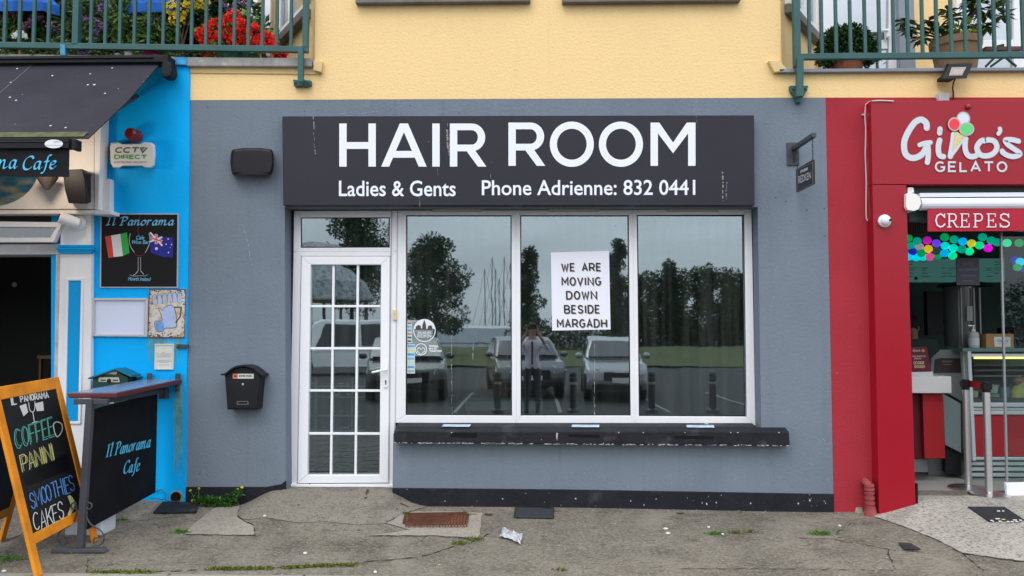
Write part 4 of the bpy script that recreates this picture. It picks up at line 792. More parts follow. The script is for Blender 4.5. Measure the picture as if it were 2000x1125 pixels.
for x, y in ((1768, 42), (1790, 55), (1815, 40), (1800, 75), (1775, 60), (1835, 52), (1860, 35), (1850, 20), (1880, 60), (1905, 55), (1900, 20), (1925, 30), (1945, 15), (1960, 30), (1915, 5), (1890, 5), (1955, 0), (1930, 50), (1842, 68)):
    p = W(x, y, .3 + r.uniform(-.12, .12))
    ms.tube([(cx + r.uniform(-.08, .08), .3, zt - .05), ((cx * .5 + p.x * .5), .3, zt * .55 + p.z * .45), p], [.011, .009, .005], 6)
    for k in range(17):
        a = 6.283 * k / 17 + r.uniform(-.2, .2); d = Vector((math.cos(a), math.sin(a), r.uniform(-.5, .45))).normalized(); sd = d.cross(Vector((0, 0, 1))).normalized(); q = r.uniform(.09, .14); h = q * .21; dn = Vector((0, 0, -.2 * q))
        m.add([p, p + d * q * .5 + sd * h, p + d * q + dn, p + d * q * .5 - sd * h, p + d * q * .5 + Vector((0, 0, -.006))], [(0, 1, 4), (1, 2, 4), (0, 4, 3), (4, 2, 3)])
m.build('foliage', leafm('rhodo_leaf', (.05, .11, .022), .6, .4), t); ms.build('stem', m_stem, t)
m = flat(); leaves(m, (cx + .05, .28, zt + .09), (.16, .1, .07), 90, .07, .03, r); m.build('young_leaves', leafm('leaf_lime', (.14, .22, .03)), t)
t = thing('garden_chair', 'folded green and maroon garden chair on the balcony beside the tan pot', 'chair', (W(1960, 130, .4).x, .4, 3.825))
m = MB(); m.pbox(1925, 90, 1998, 98, .35, .6); m.build('seat', M('maroon_seat', (.15, .06, .06), .6), t, bevel=.006)
m = MB()
for a, b in (((1925, 130), (1955, 100)), ((1950, 100), (1985, 130)), ((1970, 105), (1935, 130))): m.tube([W(a[0], a[1], .37), W(b[0], b[1], .37)], .012, 6)
m.tube([W(1945, 100, .36), W(1950, 90, .36), W(1960, 88, .36)], .014, 6); m.build('leg', M('chair_green', (.02, .07, .055), .5), t)
# ================================================================ blue cafe
CAF = thing('cafe_building', 'bright blue cafe front with white pilaster, dark doorway and white fascia', 'cafe', (-4.2, 0, 0))
m = MB(); m.pprism([(100, 112), (370, 126), (370, 300), (361.5, 985), (361, 1010), (100, 1010)], -.02, .3); m.build('wall', m_blue, CAF)
m = MB(); m.pprism([(-200, 200), (184, 200), (184, 408), (-200, 409)], -.14, -.025); m.pprism([(-200, 411), (190, 410), (190, 417), (-200, 419)], -.17, -.025); m.build('fascia', m_cream, CAF, bevel=.004)
m = MB(); m.pprism([(184.5, 205), (199, 205), (192, 409), (184.5, 409)], -.155, -.025); m.pprism([(188, 349.5), (215, 349.5), (215, 413), (188, 413)], -.09, -.021); m.pprism([(185, 411), (217, 411.5), (217, 419), (185, 419)], -.18, -.021); m.build('fascia_end', m_white, CAF, bevel=.004)
m = MB(); m.pprism([(119, 419), (178, 419), (176, 1030), (106, 1030)], -.075, -.022); pil = m.build('pilaster', m_white, CAF, bevel=.004)
m = MB(); m.frame([(128, 543), (162, 543), (157, 828), (124, 828)], [(133, 548), (158, 548), (152, 823), (128, 823)], -.092, -.076); m.build('panel_moulding', m_white, pil, bevel=.003)
m = MB(); m.pprism([(133, 548), (158, 548), (152, 823), (128, 823)], -.081, -.076); m.build('panel', m_blue2, pil)
m = MB()
for k, (y0, y1, e) in enumerate(((478, 483, 0), (483.3, 488, 3), (488.3, 492, 1), (492.3, 495, -2))): m.pprism([(112 - e, y0), (180 + e, y0), (180 + e, y1), (112 - e, y1)], -.105 - .006 * (k == 1), -.06)
m.build('capital', m_blue2, pil, bevel=.004)
m = MB(); m.pprism([(-200, 477), (119, 476), (119, 497), (-200, 498)], -.05, .2); m.pprism([(109, 497), (121, 497), (107, 1030), (101, 1030)], -.05, .2); dfr = m.build('door_frame', M('greyed_paint', (.5, .5, .52), .6, var=.25, vs=6, stains=((8, .6, .7, (.25, .22, .2), .5),)), CAF, bevel=.004)
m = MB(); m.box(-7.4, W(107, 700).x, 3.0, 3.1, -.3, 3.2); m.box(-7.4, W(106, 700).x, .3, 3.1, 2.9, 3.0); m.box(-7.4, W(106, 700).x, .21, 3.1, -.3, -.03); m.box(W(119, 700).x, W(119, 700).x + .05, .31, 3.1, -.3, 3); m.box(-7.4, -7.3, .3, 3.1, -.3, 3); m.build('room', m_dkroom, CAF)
m = MB(); m.lathe([(.028, 0), (.028, .01)], W(29, 556, 2.0), (0, -1, 0), 16); tag(m.build('wall_plate', M('pale_plate', (.25, .26, .27), .5)), 'round pale plate on the dark wall inside the cafe doorway', 'plate')
m = MB(); m.pbox(72, 694, 106, 701, 1.5, 2.2); m.pbox(74, 701, 78, 850, 1.6, 1.65); m.pbox(100, 701, 104, 850, 1.6, 1.65); tag(m.build('cafe_table', M('dim_wood', (.12, .07, .03), .6), bevel=.004), 'dim wooden table inside the dark cafe doorway', 'table')
hw_ = MB(); A4 = [(-200, 430), (122, 434), (104, 473), (-200, 473)]; B4 = [(-200, 442), (110, 444), (97, 464), (-200, 464)]; hw_.frame(A4, B4, -.12, -.06); hob = hw_.build('hopper_window', m_upvc2, CAF, bevel=.004)
m = MB(); m.pprism([(-200, 443), (110, 445), (97, 464), (-200, 464)], -.09, -.085); m.build('pane', glass('hopper_glass', .12, (.6, .62, .62), .01), hob)
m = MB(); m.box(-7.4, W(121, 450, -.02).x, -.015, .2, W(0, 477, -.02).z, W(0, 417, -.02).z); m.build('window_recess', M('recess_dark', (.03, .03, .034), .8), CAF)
dd = [(-15 + 91 * math.cos(R(a)), 322 + 80 * math.sin(R(a))) for a in range(0, 360, 8)]
m = MB(); m.pprism(dd, -.15, -.141); m.build('painted_disc', M('disc_paint', (.02, .10, .17), .45, stains=((2.5, .45, .6, (.42, .34, .14), .55, (1, 1, 4)), (4, .5, .65, (.03, .2, .3), .7, (1, 1, 6)))), CAF)
P = WP(-.02); m = flat(); r2 = random.Random(8)
for k in range(34):
    x = r2.uniform(286, 352); y0 = 661; y = y0; y1 = r2.uniform(675, 720); ww = r2.uniform(.5, 2.2)
    m.sheet([(x - ww, y0), (x + ww, y0), (x + ww * .4, y1), (x - ww * .3, y1)], P, .0012 + .00002 * k)
for k in range(20):
    x = r2.uniform(340, 356); y0 = 735 + r2.uniform(0, 30); m.sheet([(x - 1.2, y0), (x + 1.2, y0), (x + .5, y0 + r2.uniform(60, 190)), (x - .4, y0 + r2.uniform(60, 190))], P, .0011 + .00002 * k)
m.build('rust_streaks', M('rust_streak', (.12, .32, .34), .7, var=.35, vs=12), CAF)
# awning
AW = thing('awning', 'black fabric awning speckled with bird droppings over the cafe front', 'awning', (-4.5, -.1, 3.8)); xr = W(312, 128, -.16).x; D0, D1 = -.16, -1.27
zt = W(250, 126, D0).z; zb = W(100, 271, D1).z
m_awn = M('awning_fabric', (.036, .034, .044), .85, spec=.05, var=.12, vs=2, bump=.15, bs=6, bd=.02, specks=((7, .11, .45, (.75, .75, .75)), (13, .13, .22, (.7, .7, .7)), (4, .06, .2, (.8, .8, .8))), stains=((1.2, .55, .8, (.05, .048, .058), .7),))
m = MB(); N = 10
for k in range(N + 1):
    t = k / N; y = D0 + (D1 - D0) * t; z = zt + (zb - zt) * t - .03 * math.sin(math.pi * t); m.v += [(-8.5, y, z), (xr, y, z), (-8.5, y, z - .004), (xr, y, z - .004)]
for k in range(N):
    a = 4 * k; m.f += [(a, a + 1, a + 5, a + 4), (a + 2, a + 6, a + 7, a + 3), (a + 1, a + 3, a + 7, a + 5)]
m.m = [0] * len(m.f); fab = m.build('fabric', m_awn, AW, smooth=False)
m = MB(); m.tube([(xr, D0, zt), (xr, D0 + (D1 - D0) * .5, (zt + zb) / 2 - .03), (xr, D1, zb)], .006, 6); m.build('hem', m_black, fab); m = MB(); xs_ = W(62, 126, D0).x; m.tube([(xs_, D0 + (D1 - D0) * k / 8, zt + (zb - zt) * k / 8 - .03 * math.sin(math.pi * k / 8) + .001) for k in range(9)], .004, 4); m.build('seam', M('hem_grey', (.12, .12, .125), .7), fab)
m = flat(); m.add([(-8.5, D1 + .07, zb + .068), (xr - .04, D1 + .07, zb + .068), (xr - .04, D1 + .012, zb + .018), (-8.5, D1 + .012, zb + .018)], [(0, 3, 2, 1)]); m.build('moss', M('moss_green', (.085, .09, .035), .9, var=.5, vs=9), fab)
m = MB(); m.box(-8.5, W(332, 126, -.16).x, -.2, -.05, W(100, 123, -.2).z, W(100, 108.5, -.2).z); m.box(-8.5, W(300, 110, -.2).x, -.215, -.2, W(100, 113, -.2).z - .012, W(100, 113, -.2).z); m.build('cassette', m_black, AW, bevel=.012)
m = MB(); m.pprism([(317, 119), (325, 117), (334, 123), (336, 140), (331, 150), (318, 151), (314, 146)], -.2, -.08); m.build('end_cap', m_black, AW, bevel=.01)
m = MB(); m.box(-8.5, W(139, 278, D1).x, D1 - .03, D1 + .04, W(100, 291, D1).z, W(100, 271, D1).z); m.box(-8.5, W(139, 278, D1).x, D1 - .036, D1 - .03, W(100, 280, D1).z, W(100, 277.5, D1).z); br = m.build('front_bar', m_black, AW, bevel=.008)
m = MB(); m.pbox(139, 271, 148, 292, D1 - .034, D1 + .05); m.build('bar_end', m_black, AW, bevel=.008)
P = WP(D1 - .03); m = flat(); m.sheet(arc(105, 281, 18, 8.5, 0, 360, 24)[:-1], WP(D1 - .036), .002); m.build('oval_label', m_wv, br); m = flat(); put(m, 'DIRECT', (105, 278.5), (14, 0), (0, -3.4), WP(D1 - .036), 0, lift=.003); m.line([(90, 283.5), (121, 284)], .8, WP(D1 - .036), .003); m.build('label_lettering', M('label_grey', (.35, .33, .36), .6), br)
m = MB(); va = [W(-200, 285, D1 - .005), W(135, 290, D1 - .005), W(134, 345.5, D1 - .01), W(-200, 343, D1 - .01)]; m.hexa(va, [p + Vector((0, .006, 0)) for p in va]); val = m.build('valance', M('valance_black', (.014, .0155, .017), .85, spec=.1, var=.25, vs=5, stains=((3, .66, .75, (.07, .075, .045), .5),)), AW)
m_sky = M('sky_blue_letter', (.10, .50, .78), .6)
P = WP(D1 - .012); m = flat(); chancery(m, 'Panorama', (-118, 330.5), (150, -2), (0, -27), P, 4.4); chancery(m, 'Cafe', (44, 331), (65, -2), (0, -25), P, 4.6); m.build('lettering', m_sky, val)
m = MB()
for xx in (xr - .25, xr - 1.9): m.tube([(xx, -.05, 3.62), (xx - .1, -.62, 3.2), (xx, D1 + .03, zb - .02)], .02, 8)
m.build('arm', m_dsteel, AW)
# wall fittings of the cafe
AL = thing('alarm_box', 'white alarm box with green and grey lettering and a dark red lamp on top', 'alarm', (W(259, 328).x, -.02, W(259, 328).z))
m = bulge(214.7, 277, 304, 329, -.021, .10, [(215, 287), (217, 279), (230, 277.5), (239, 281), (274, 281), (282, 277.5), (296, 278.5), (303, 284), (304, 305), (302, 324), (297, 328.5), (286, 328), (278, 324.5), (240, 324.5), (232, 328.5), (221, 327.5), (216, 318)], .93); m.build('case', M('alarm_white', (.66, .66, .64), .4, var=.06, vs=8), AL, bevel=.004)
m = MB(); c = W(259, 265, -.08); m.lathe([(.055, 0), (.06, .02), (.055, .035), (.06, .05), (.056, .09), (.045, .115), (.0, .122)], (c.x + .02, -.025, c.z), (-.25, -1, .12), 20); m.build('lamp', M('lamp_red', (.16, .012, .012), .25, coat=.5), AL, smooth=False)
P = WP(-.122); m = flat(); caps(m, 'CCTV', (225, 297.5), (60, 0), (2, -9), P, 2.6, .2); m.sheet([(274, 287), (284, 287), (279, 293)], P, .004, 1); caps(m, 'DIRECT', (224, 309.6), (62, 0), (0, -6.8), P, 2.0, .3, mi=1); put(m, 'ELECTRONIC SECURITY', (222.5, 318.6), (64.5, 0), (0, -3.6), P, .0, lift=.003)
m.build('lettering', [M('alarm_dark', (.10, .10, .13), .5), M('alarm_green', (.05, .36, .03), .5)], AL)
m = MB(); m.tube([W(207, 225, -.024), W(207, 300, -.03), W(208, 320, -.03), W(197, 340, -.1), W(193, 362, -.12), W(180, 365, -.16)], .004, 6); m.tube([W(212, 222, -.024), W(211, 290, -.024), W(214, 312, -.03)], .003, 6); tag(m.build('cable', M('cable_white', (.5, .52, .54), .5)), 'thin loose cables running down the blue wall into the fascia end', 'cable')
SPK = thing('loudspeaker', 'black wedge shaped loudspeaker fixed to the white cafe fascia', 'speaker', (W(150, 398, -.2).x, -.14, W(150, 398, -.2).z))
m = MB(); a = [W(x, y, -.36) for x, y in ((122, 332), (161, 330), (166, 350), (171, 398), (134, 397), (127, 372))]; b = [W(x, y, -.16) for x, y in ((130, 334), (171, 334), (178, 344), (178, 396), (140, 396), (134, 372))]; m.hexa(a, b); m.build('case', m_black, SPK, bevel=.006)
m = MB(); m.tube([W(174, 341, -.25), W(177.5, 343, -.25)], .014, 8); m.tube([W(160, 365, -.16), W(160, 365, -.141)], .02, 8); m.build('bracket', m_dsteel, SPK)
CC = thing('security_camera', 'white bullet security camera at the top of the white pilaster', 'camera', (W(148, 436).x, -.09, W(148, 436).z)); c = W(152, 435, -.1)
m = MB(); m.lathe([(.066, 0), (.066, .02), (.05, .035)], (c.x, -.077, c.z), (0, -1, 0), 20); m.build('base', m_upvc2, CC)
m = MB(); m.lathe([(.036, -.05), (.048, -.04), (.05, .02), (.05, .11), (.044, .118)], (c.x - .01, -.15, c.z + .0), (-.75, -.6, .28), 18); cc = m.build('body', m_upvc2, CC); m = MB(); dv = Vector((-.75, -.6, .28)).normalized(); m.lathe([(.034, .118), (.03, .124)], (c.x - .01, -.15, c.z), dv, 16); m.build('lens', m_black, cc)
m = flat(); cr = M('lamp_grey', (.10, .08, .075), .6); mm = MB(); mm.lathe([(.02, -.09), (.06, -.03), (.09, .02), (.05, .03)], (W(92, 350, -.3).x, -.3, W(92, 350, -.3).z), n=14); tag(mm.build('pendant_lamp', cr), 'small dark pendant lamp under the valance of the awning', 'lamp')
pl2 = bpy.data.lights.new('awning_fill_light', 'POINT'); pl2.energy = 9; pl2.color = (1, .80, .62); pl2.shadow_soft_size = .08; plo = bpy.data.objects.new('awning_fill_light', pl2); COL.objects.link(plo); plo.location = (W(92, 350, -.5).x, -.62, 2.93)  # warm fill added under the awning to brighten the fascia, apart from the pendant
# panorama panel
m = MB(); m.pprism([(196, 417), (348.5, 417), (347, 562), (195, 562)], -.036, -.022); CP = tag(m.build('cafe_sign', M('panel_edge', (.42, .44, .48), .5)), 'square black cafe sign with a painted wine glass between two flags', 'sign'); BASE[CP.name] = Vector(CP.location)
P = WP(-.036); m = flat(); m.sheet([(198.5, 419), (346.5, 419), (345, 560), (197.5, 560)], P, .001); m.build('face', M('panel_black', (.009, .008, .009), .45, spec=.15, stains=((4, .62, .72, (.02, .02, .021), .6),)), CP)
m = flat(); chancery(m, 'Il Panorama', (208, 439.5), (131, 0), (0, -15.5), P, 4.0, .004); m.build('lettering', M('panel_blue', (.16, .46, .70), .5), CP)
m = flat()
for s_, o, r_, u in (('Cafe', (265, 468), (16, 0), (0, -8)), ('Wine Bar', (256, 476.5), (34, 0), (0, -7.5)), ('Howth Ireland', (250, 548), (43, 1), (0, -7.5))): put(m, s_, o, r_, u, P, .01, lift=.004, shear=.25)
m.build('small_lettering', M('panel_blue_pale', (.18, .5, .72), .5), CP)
fm = [M('flag_red', (.62, .05, .035), .5), M('flag_white', (.7, .68, .68), .5), M('flag_green', (.03, .38, .06), .5), M('flag_blue', (.012, .018, .25), .5)]
m = flat(); m.sheet([(205, 462), (217, 460), (222, 502), (212, 504)], P, .003, 0); m.sheet([(217, 460), (235, 457), (240, 500), (222, 502)], P, .003, 1); m.sheet([(235, 457), (248, 454), (253, 494), (240, 500)], P, .003, 2); m.build('flag', fm, CP)
m = flat(); m.sheet([(293, 457), (303, 458), (320, 463), (338, 463), (339, 480), (337, 503), (320, 502), (304, 497), (294, 493)], P, .003, 3)
for a, b, w_, mi, l in (((293, 454), (317, 480), 3.2, 1, .0034), ((293, 472), (317, 463), 3.2, 1, .0036), ((293, 464), (317, 471.5), 5, 1, .0038), ((305, 457), (305, 477), 5, 1, .004), ((293, 464), (317, 471.5), 2.6, 0, .0043), ((305, 457), (305, 477), 2.6, 0, .0045)): m.line([a, b], w_, P, l, mi=mi)
for x, y, q in ((305.5, 485.5, 4), (328.5, 467, 1.9), (324.5, 477, 1.7), (335, 477.5, 1.7), (332.5, 483, 1), (329, 493, 1.9)): m.sheet([(x + (q if k % 2 == 0 else q * .5) * math.sin(k * math.pi / 7), y - (q if k % 2 == 0 else q * .5) * math.cos(k * math.pi / 7)) for k in range(14)], P, .0042, 1)
m.build('flag', fm, CP)
m = flat(); m.line(smoothpts([(254.5, 456), (252.5, 467), (254.5, 480), (262.5, 493.5)]), 1.3, P, .003); m.line(smoothpts([(291, 456), (293, 467), (290.5, 480), (283.5, 493.5)]), 1.3, P, .003)
for x in (270, 274.5): m.line([(x, 502), (x + (.2 if x > 271 else -.2), 529)], .9, P, .003)
m.line([(269.5, 529), (266, 534), (260, 538)], 1.3, P, .003); m.line([(275, 529), (278, 533), (281, 536)], 1.3, P, .003); m.line([(253, 537), (262, 539.5), (272, 538.5), (283, 539), (289, 536)], .7, P, .0033); m.build('wine_glass', M('glass_line', (.45, .43, .42), .5), CP)
m = flat(); m.line([(273.5, 420), (271, 432), (274, 437)], .7, P, .0048); m.line([(271, 443), (269, 450), (272, 457), (270, 459)], .8, P, .003); m.line(smoothpts([(262, 495), (268, 499), (277, 499), (283, 495)]), .7, P, .003); m.build('wine_drip', M('wine_red', (.25, .02, .02), .5), CP)
# blank notice frame
q4 = [(180, 582), (288.5, 582), (287, 658), (177, 657)]; i4 = [(184, 587), (283.5, 587), (281.5, 653), (184, 652.5)]
m = MB(); m.frame(q4, i4, -.05, -.021); NF = tag(m.build('notice_frame', M('silver_frame', (.52, .52, .55), .35, metal=.3), bevel=.004), 'wide silver notice frame holding a blank pale sheet on the blue wall', 'notice frame'); BASE[NF.name] = Vector(NF.location)
m = MB(); m.pprism(i4, -.03, -.022); m.build('sheet', M('pale_sheet', (.66, .71, .86), .6, var=.02, vs=2, bump=.25, bs=4, bd=.01), NF)
# rusty coffee sign
m = MB(); m.pprism([(291.5, 565), (363.5, 565), (360.5, 659.5), (288.5, 659.5)], -.032, -.022); CS = tag(m.build('coffee_sign', M('rusted_enamel', (.62, .60, .55), .6, stains=((12, .50, .66, (.44, .22, .05), .8), (40, .6, .68, (.10, .04, .02), .9), (3, .5, .7, (.62, .42, .16), .4)), var=.1, vs=8)), 'rusty white enamel sign with a coffee pot and the word COFFEE', 'sign'); BASE[CS.name] = Vector(CS.location)
P = WP(-.032); m = flat(); fr = [(291.8, 565.5), (363, 565.5), (360, 659), (289, 659)]; m.line(fr, 1.6, P, .0012, closed=True); r2 = random.Random(14)
for k in range(170):
    e = r2.randrange(4); t = r2.random(); p = lerp2(fr[e], fr[(e + 1) % 4], t); d = abs(r2.gauss(0, 1)) * (5 if e == 2 else 2.6); x = p[0] + (0, -1, 0, 1)[e] * d; y = p[1] + (1, 0, -1, 0)[e] * d; q = r2.uniform(.4, 2.0 if e == 2 else 1.4)
    m.sheet([(x + q * r2.uniform(.6, 1.3) * math.cos(a), y + q * r2.uniform(.6, 1.3) * math.sin(a)) for a in (0, 1, 2, 3, 4, 5)], P, .0014 + .00001 * k)
for k in range(70):
    x, y = r2.uniform(294, 358), r2.uniform(570, 655); q = r2.uniform(.2, .7); m.sheet([(x - q, y), (x, y - q), (x + q, y), (x, y + q)], P, .0014)
m.build('rust', M('sign_rust', (.13, .05, .022), .9, var=.5, vs=40), CS)
m = flat(); m.sheet(smoothpts([(318, 603), (330, 596), (339, 600), (342, 620), (341, 640), (330, 641), (322, 643), (318, 646), (308, 647), (304, 640), (303, 629), (316, 627), (316, 615)], 3, True), P, .002, 0); m.sheet(smoothpts([(304, 629), (318, 630), (320, 640), (315, 646), (307, 646)], 3, True), P, .0023, 1)
caps(m, 'COFFEE', (299, 594), (57, -6), (0, -16), P, 3.6, .35, .002, jig=.8); m.build('enamel', [M('enamel_blue', (.42, .52, .76), .5, var=.1, vs=20), M('enamel_blue_deep', (.15, .34, .65), .5, var=.35, vs=30)], CS)
m = flat(); m.line(smoothpts([(307, 603), (313, 602), (317, 606), (320, 605)]), 1.0, P, .003); m.line(smoothpts([(310, 604), (314, 614), (316, 626), (303, 627.5), (303, 638), (307, 647), (318, 647), (322, 641), (341, 640), (345, 634), (343, 610), (338, 598), (330, 596), (320, 601)]), 1.0, P, .003); m.line([(340, 600), (354, 600), (352, 618), (343, 630)], 2.4, P, .003)
for k in range(6): x = 299 + k * 9.8; m.line(smoothpts([(x - 1, 595 - k), (x - 1.6, 580 - k), (x + 3, 575 - k), (x + 7, 579 - k), (x + 6.5, 584 - k)]), .7, P, .003)
m.build('outline', M('outline_brown', (.14, .075, .035), .7, var=.4, vs=30), CS)
m = MB(); m.frame([(302, 671.5), (339.5, 671.5), (338, 722), (301, 722)], [(304.5, 674), (337, 674), (336, 719.5), (303.5, 719.5)], -.04, -.021); m.pprism([(304.5, 674), (337, 674), (336, 719.5), (303.5, 719.5)], -.032, -.022); SN = tag(m.build('small_notice', M('notice_white', (.66, .66, .60), .5), bevel=.002), 'small white framed notice with lines of tiny print under the coffee sign', 'notice'); BASE[SN.name] = Vector(SN.location)
P = WP(-.032); m = flat(); r2 = random.Random(2)
for y, a, b in ((680, 319, 322), (688, 317, 323), (690.6, 305.5, 335.5), (692.8, 312, 330), (694.9, 306, 335), (697, 308, 333), (703, 309, 331), (705.2, 306, 335), (707.4, 311, 329), (712.5, 311, 330)):
    x = a
    while x < b: q = r2.uniform(1, 2.6); m.sheet([(x, y), (min(b, x + q), y), (min(b, x + q), y + .7), (x, y + .7)], P, .001); x += q + .5
m.build('print', M('print_grey', (.18, .17, .17), .6), SN)
m = MB(); m.pbox(344, 672.5, 367, 680.5, -.045, -.021); m.lathe([(.012, 0), (.01, .012)], W(347.5, 676, -.045), (0, -1, 0), 10); tag(m.build('wall_latch', m_dsteel, bevel=.003), 'dark iron latch bar on the blue wall beside the small notice', 'latch')
GM = thing('house_mailbox', 'dark green house shaped mailbox on the blue wall behind the bar shelf', 'mailbox', (W(222, 790).x, -.02, W(222, 790).z)); m_gm = M('mail_green', (.012, .05, .042), .45)
m = MB(); m.pprism([(181, 738), (225, 724), (250, 738), (250, 800), (184, 800)], -.17, -.022); m.pprism([(250.2, 741), (265, 740), (265, 800), (250.2, 800)], -.06, -.022); m.build('body', m_gm, GM, bevel=.003)
m = MB(); m.pprism([(171, 738), (225, 719), (256, 733), (256, 737), (225, 723), (172, 741)], -.2, -.022); m.pprism([(225, 719), (271, 736), (270, 739), (225, 722.5)], -.1, -.022); m.build('roof', M('mail_blue', (.012, .14, .22), .45), GM, bevel=.003)
P = WP(-.17); m = flat(); m.sheet([(206, 725.5), (229, 725.5), (227, 731), (204, 731)], P, .002); m.sheet([(192.5, 737), (232, 737), (234, 746.5), (192.5, 745.5)], P, .002); m.sheet([(204, 783), (222, 783), (222, 788), (204, 788)], P, .002); m.build('plates', M('plate_cream', (.5, .48, .38), .5), GM)
m = MB(); m.lathe([(.018, 0), (.016, .01)], W(213, 743.5, -.172), (0, -1, 0), 12); m.pbox(196, 741.5, 206, 743.5, -.176, -.172); m.pbox(220, 741.5, 230, 743.5, -.176, -.172); m.build('lock', m_black, GM)
# bar shelf with banner
BS = thing('bar_shelf', 'blue topped bar shelf with maroon edge on an iron post beside the cafe', 'bar table', (-3.24, -.6, gh(-3.24, -1.2)))
sx0, sx1 = -3.405, -3.085
m = MB(); m.hexa([(sx0 + .0, -1.22, 1.032), (sx1 + .01, -1.17, 1.032), (sx1 + .01, -1.17, 1.067), (sx0 - .02, -1.22, 1.067)], [(sx0, -.035, 1.06), (sx1, -.035, 1.06), (sx1, -.035, 1.095), (sx0, -.035, 1.095)]); top = m.build('top', M('maroon_edge', (.10, .022, .026), .4, var=.2, vs=9), BS, bevel=.005)
m = MB(); m.hexa([(sx0 - .005, -1.205, 1.068), (sx1 + .0, -1.155, 1.068), (sx1, -1.155, 1.0725), (sx0 - .005, -1.205, 1.0725)], [(sx0 + .01, -.05, 1.096), (sx1 - .01, -.05, 1.096), (sx1 - .01, -.05, 1.1), (sx0 + .01, -.05, 1.1)]); m.build('laminate', M('laminate_blue', (.16, .19, .27), .22, var=.1, vs=3), top)
m = MB(); px_ = -3.235; zf = gh(px_, -1.25) + .03; m.hexa([(px_ - .068, -1.26, zf), (px_ - .02, -1.26, zf), (px_ - .02, -1.215, zf), (px_ - .068, -1.215, zf)], [(px_ - .024, -1.26, 1.03), (px_ + .024, -1.26, 1.03), (px_ + .024, -1.215, 1.03), (px_ - .024, -1.215, 1.03)]); m.box(sx0 + .05, sx1 - .02, -1.25, -1.21, .99, 1.03); m.box(px_ - .02, px_ + .02, -1.21, -.03, .98, 1.02); m.build('post', M('post_grey', (.06, .062, .075), .45, var=.15, vs=5), BS, bevel=.004)
px_ -= .045; m = MB(); zf = gh(px_, -1.25); m.hexa([(px_ - .19, -1.29, zf + .003), (px_ + .19, -1.27, zf + .003), (px_ + .19, -1.2, zf + .003), (px_ - .19, -1.22, zf + .003)], [(px_ - .19, -1.29, zf + .03), (px_ + .17, -1.27, zf + .03), (px_ + .17, -1.2, zf + .03), (px_ - .19, -1.22, zf + .03)]); m.build('foot', M('post_grey2', (.07, .072, .085), .45), BS, bevel=.004)
for s_ in (-1, 1):
    m = MB(); pts = [(px_ + s_ * .03, -1.24, zf + .30)] + [(px_ + s_ * (.06 + .045 * (1 - math.cos(t)) * .6), -1.24, zf + .32 - .03 * math.sin(t)) for t in (0, 1)] ; pts = [(px_ + s_ * (.055 - .022 * math.cos(t * .9)), -1.24, zf + .33 - .022 * math.sin(t * .9)) for t in range(0, 7)] + [(px_ + s_ * .035, -1.24, zf + .27), (px_ + s_ * .07, -1.24, zf + .2), (px_ + s_ * .15, -1.24, zf + .15), (px_ + s_ * .17, -1.24, zf + .09), (px_ + s_ * .14, -1.24, zf + .05), (px_ + s_ * .1, -1.24, zf + .06), (px_ + s_ * .1, -1.24, zf + .1), (px_ + s_ * .125, -1.24, zf + .1)]
    m.tube(smoothpts(pts, 4), .006, 6); m.build('scroll', m_dsteel, BS)
for x_ in (sx0 + .04, sx1 - .03): m = MB(); m.tube([(x_, -.06, 1.1), (x_, -.06, 1.15)], .022, 10); m.build('bolt', m_dsteel, BS); m = MB(); m.tube([(x_, -.06, .99), (x_, -.06, 1.06)], .018, 10); m.build('bolt', m_dsteel, BS)
m = MB(); m.box(-3.262, -3.2, -.1, -.03, .93, 1.02); m.build('wall_bracket', m_dsteel, BS, bevel=.003)
bx_ = -3.262; m = MB(); m.hexa([(bx_, -1.19, .945), (bx_, -.12, .985), (bx_, -.12, .13), (bx_, -1.19, .075)], [(bx_ - .006, -1.19, .945), (bx_ - .006, -.12, .985), (bx_ - .006, -.12, .13), (bx_ - .006, -1.19, .075)]); bn = tag(m.build('banner', M('banner_black', (.009, .0095, .012), .75, spec=.1, var=.3, vs=5)), 'black fabric banner with sky blue italic lettering hung below the bar shelf', 'banner'); BASE[bn.name] = Vector(bn.location)
P = Plane((bx_, 0, 0), (1, 0, 0)); m = flat(); chancery(m, 'Il Panorama', (207, 893), (86, -20), (2, -24), P, 3.3); chancery(m, 'Cafe', (241, 925), (31, -6), (2, -24), P, 3.3); m.build('lettering', m_sky, bn)
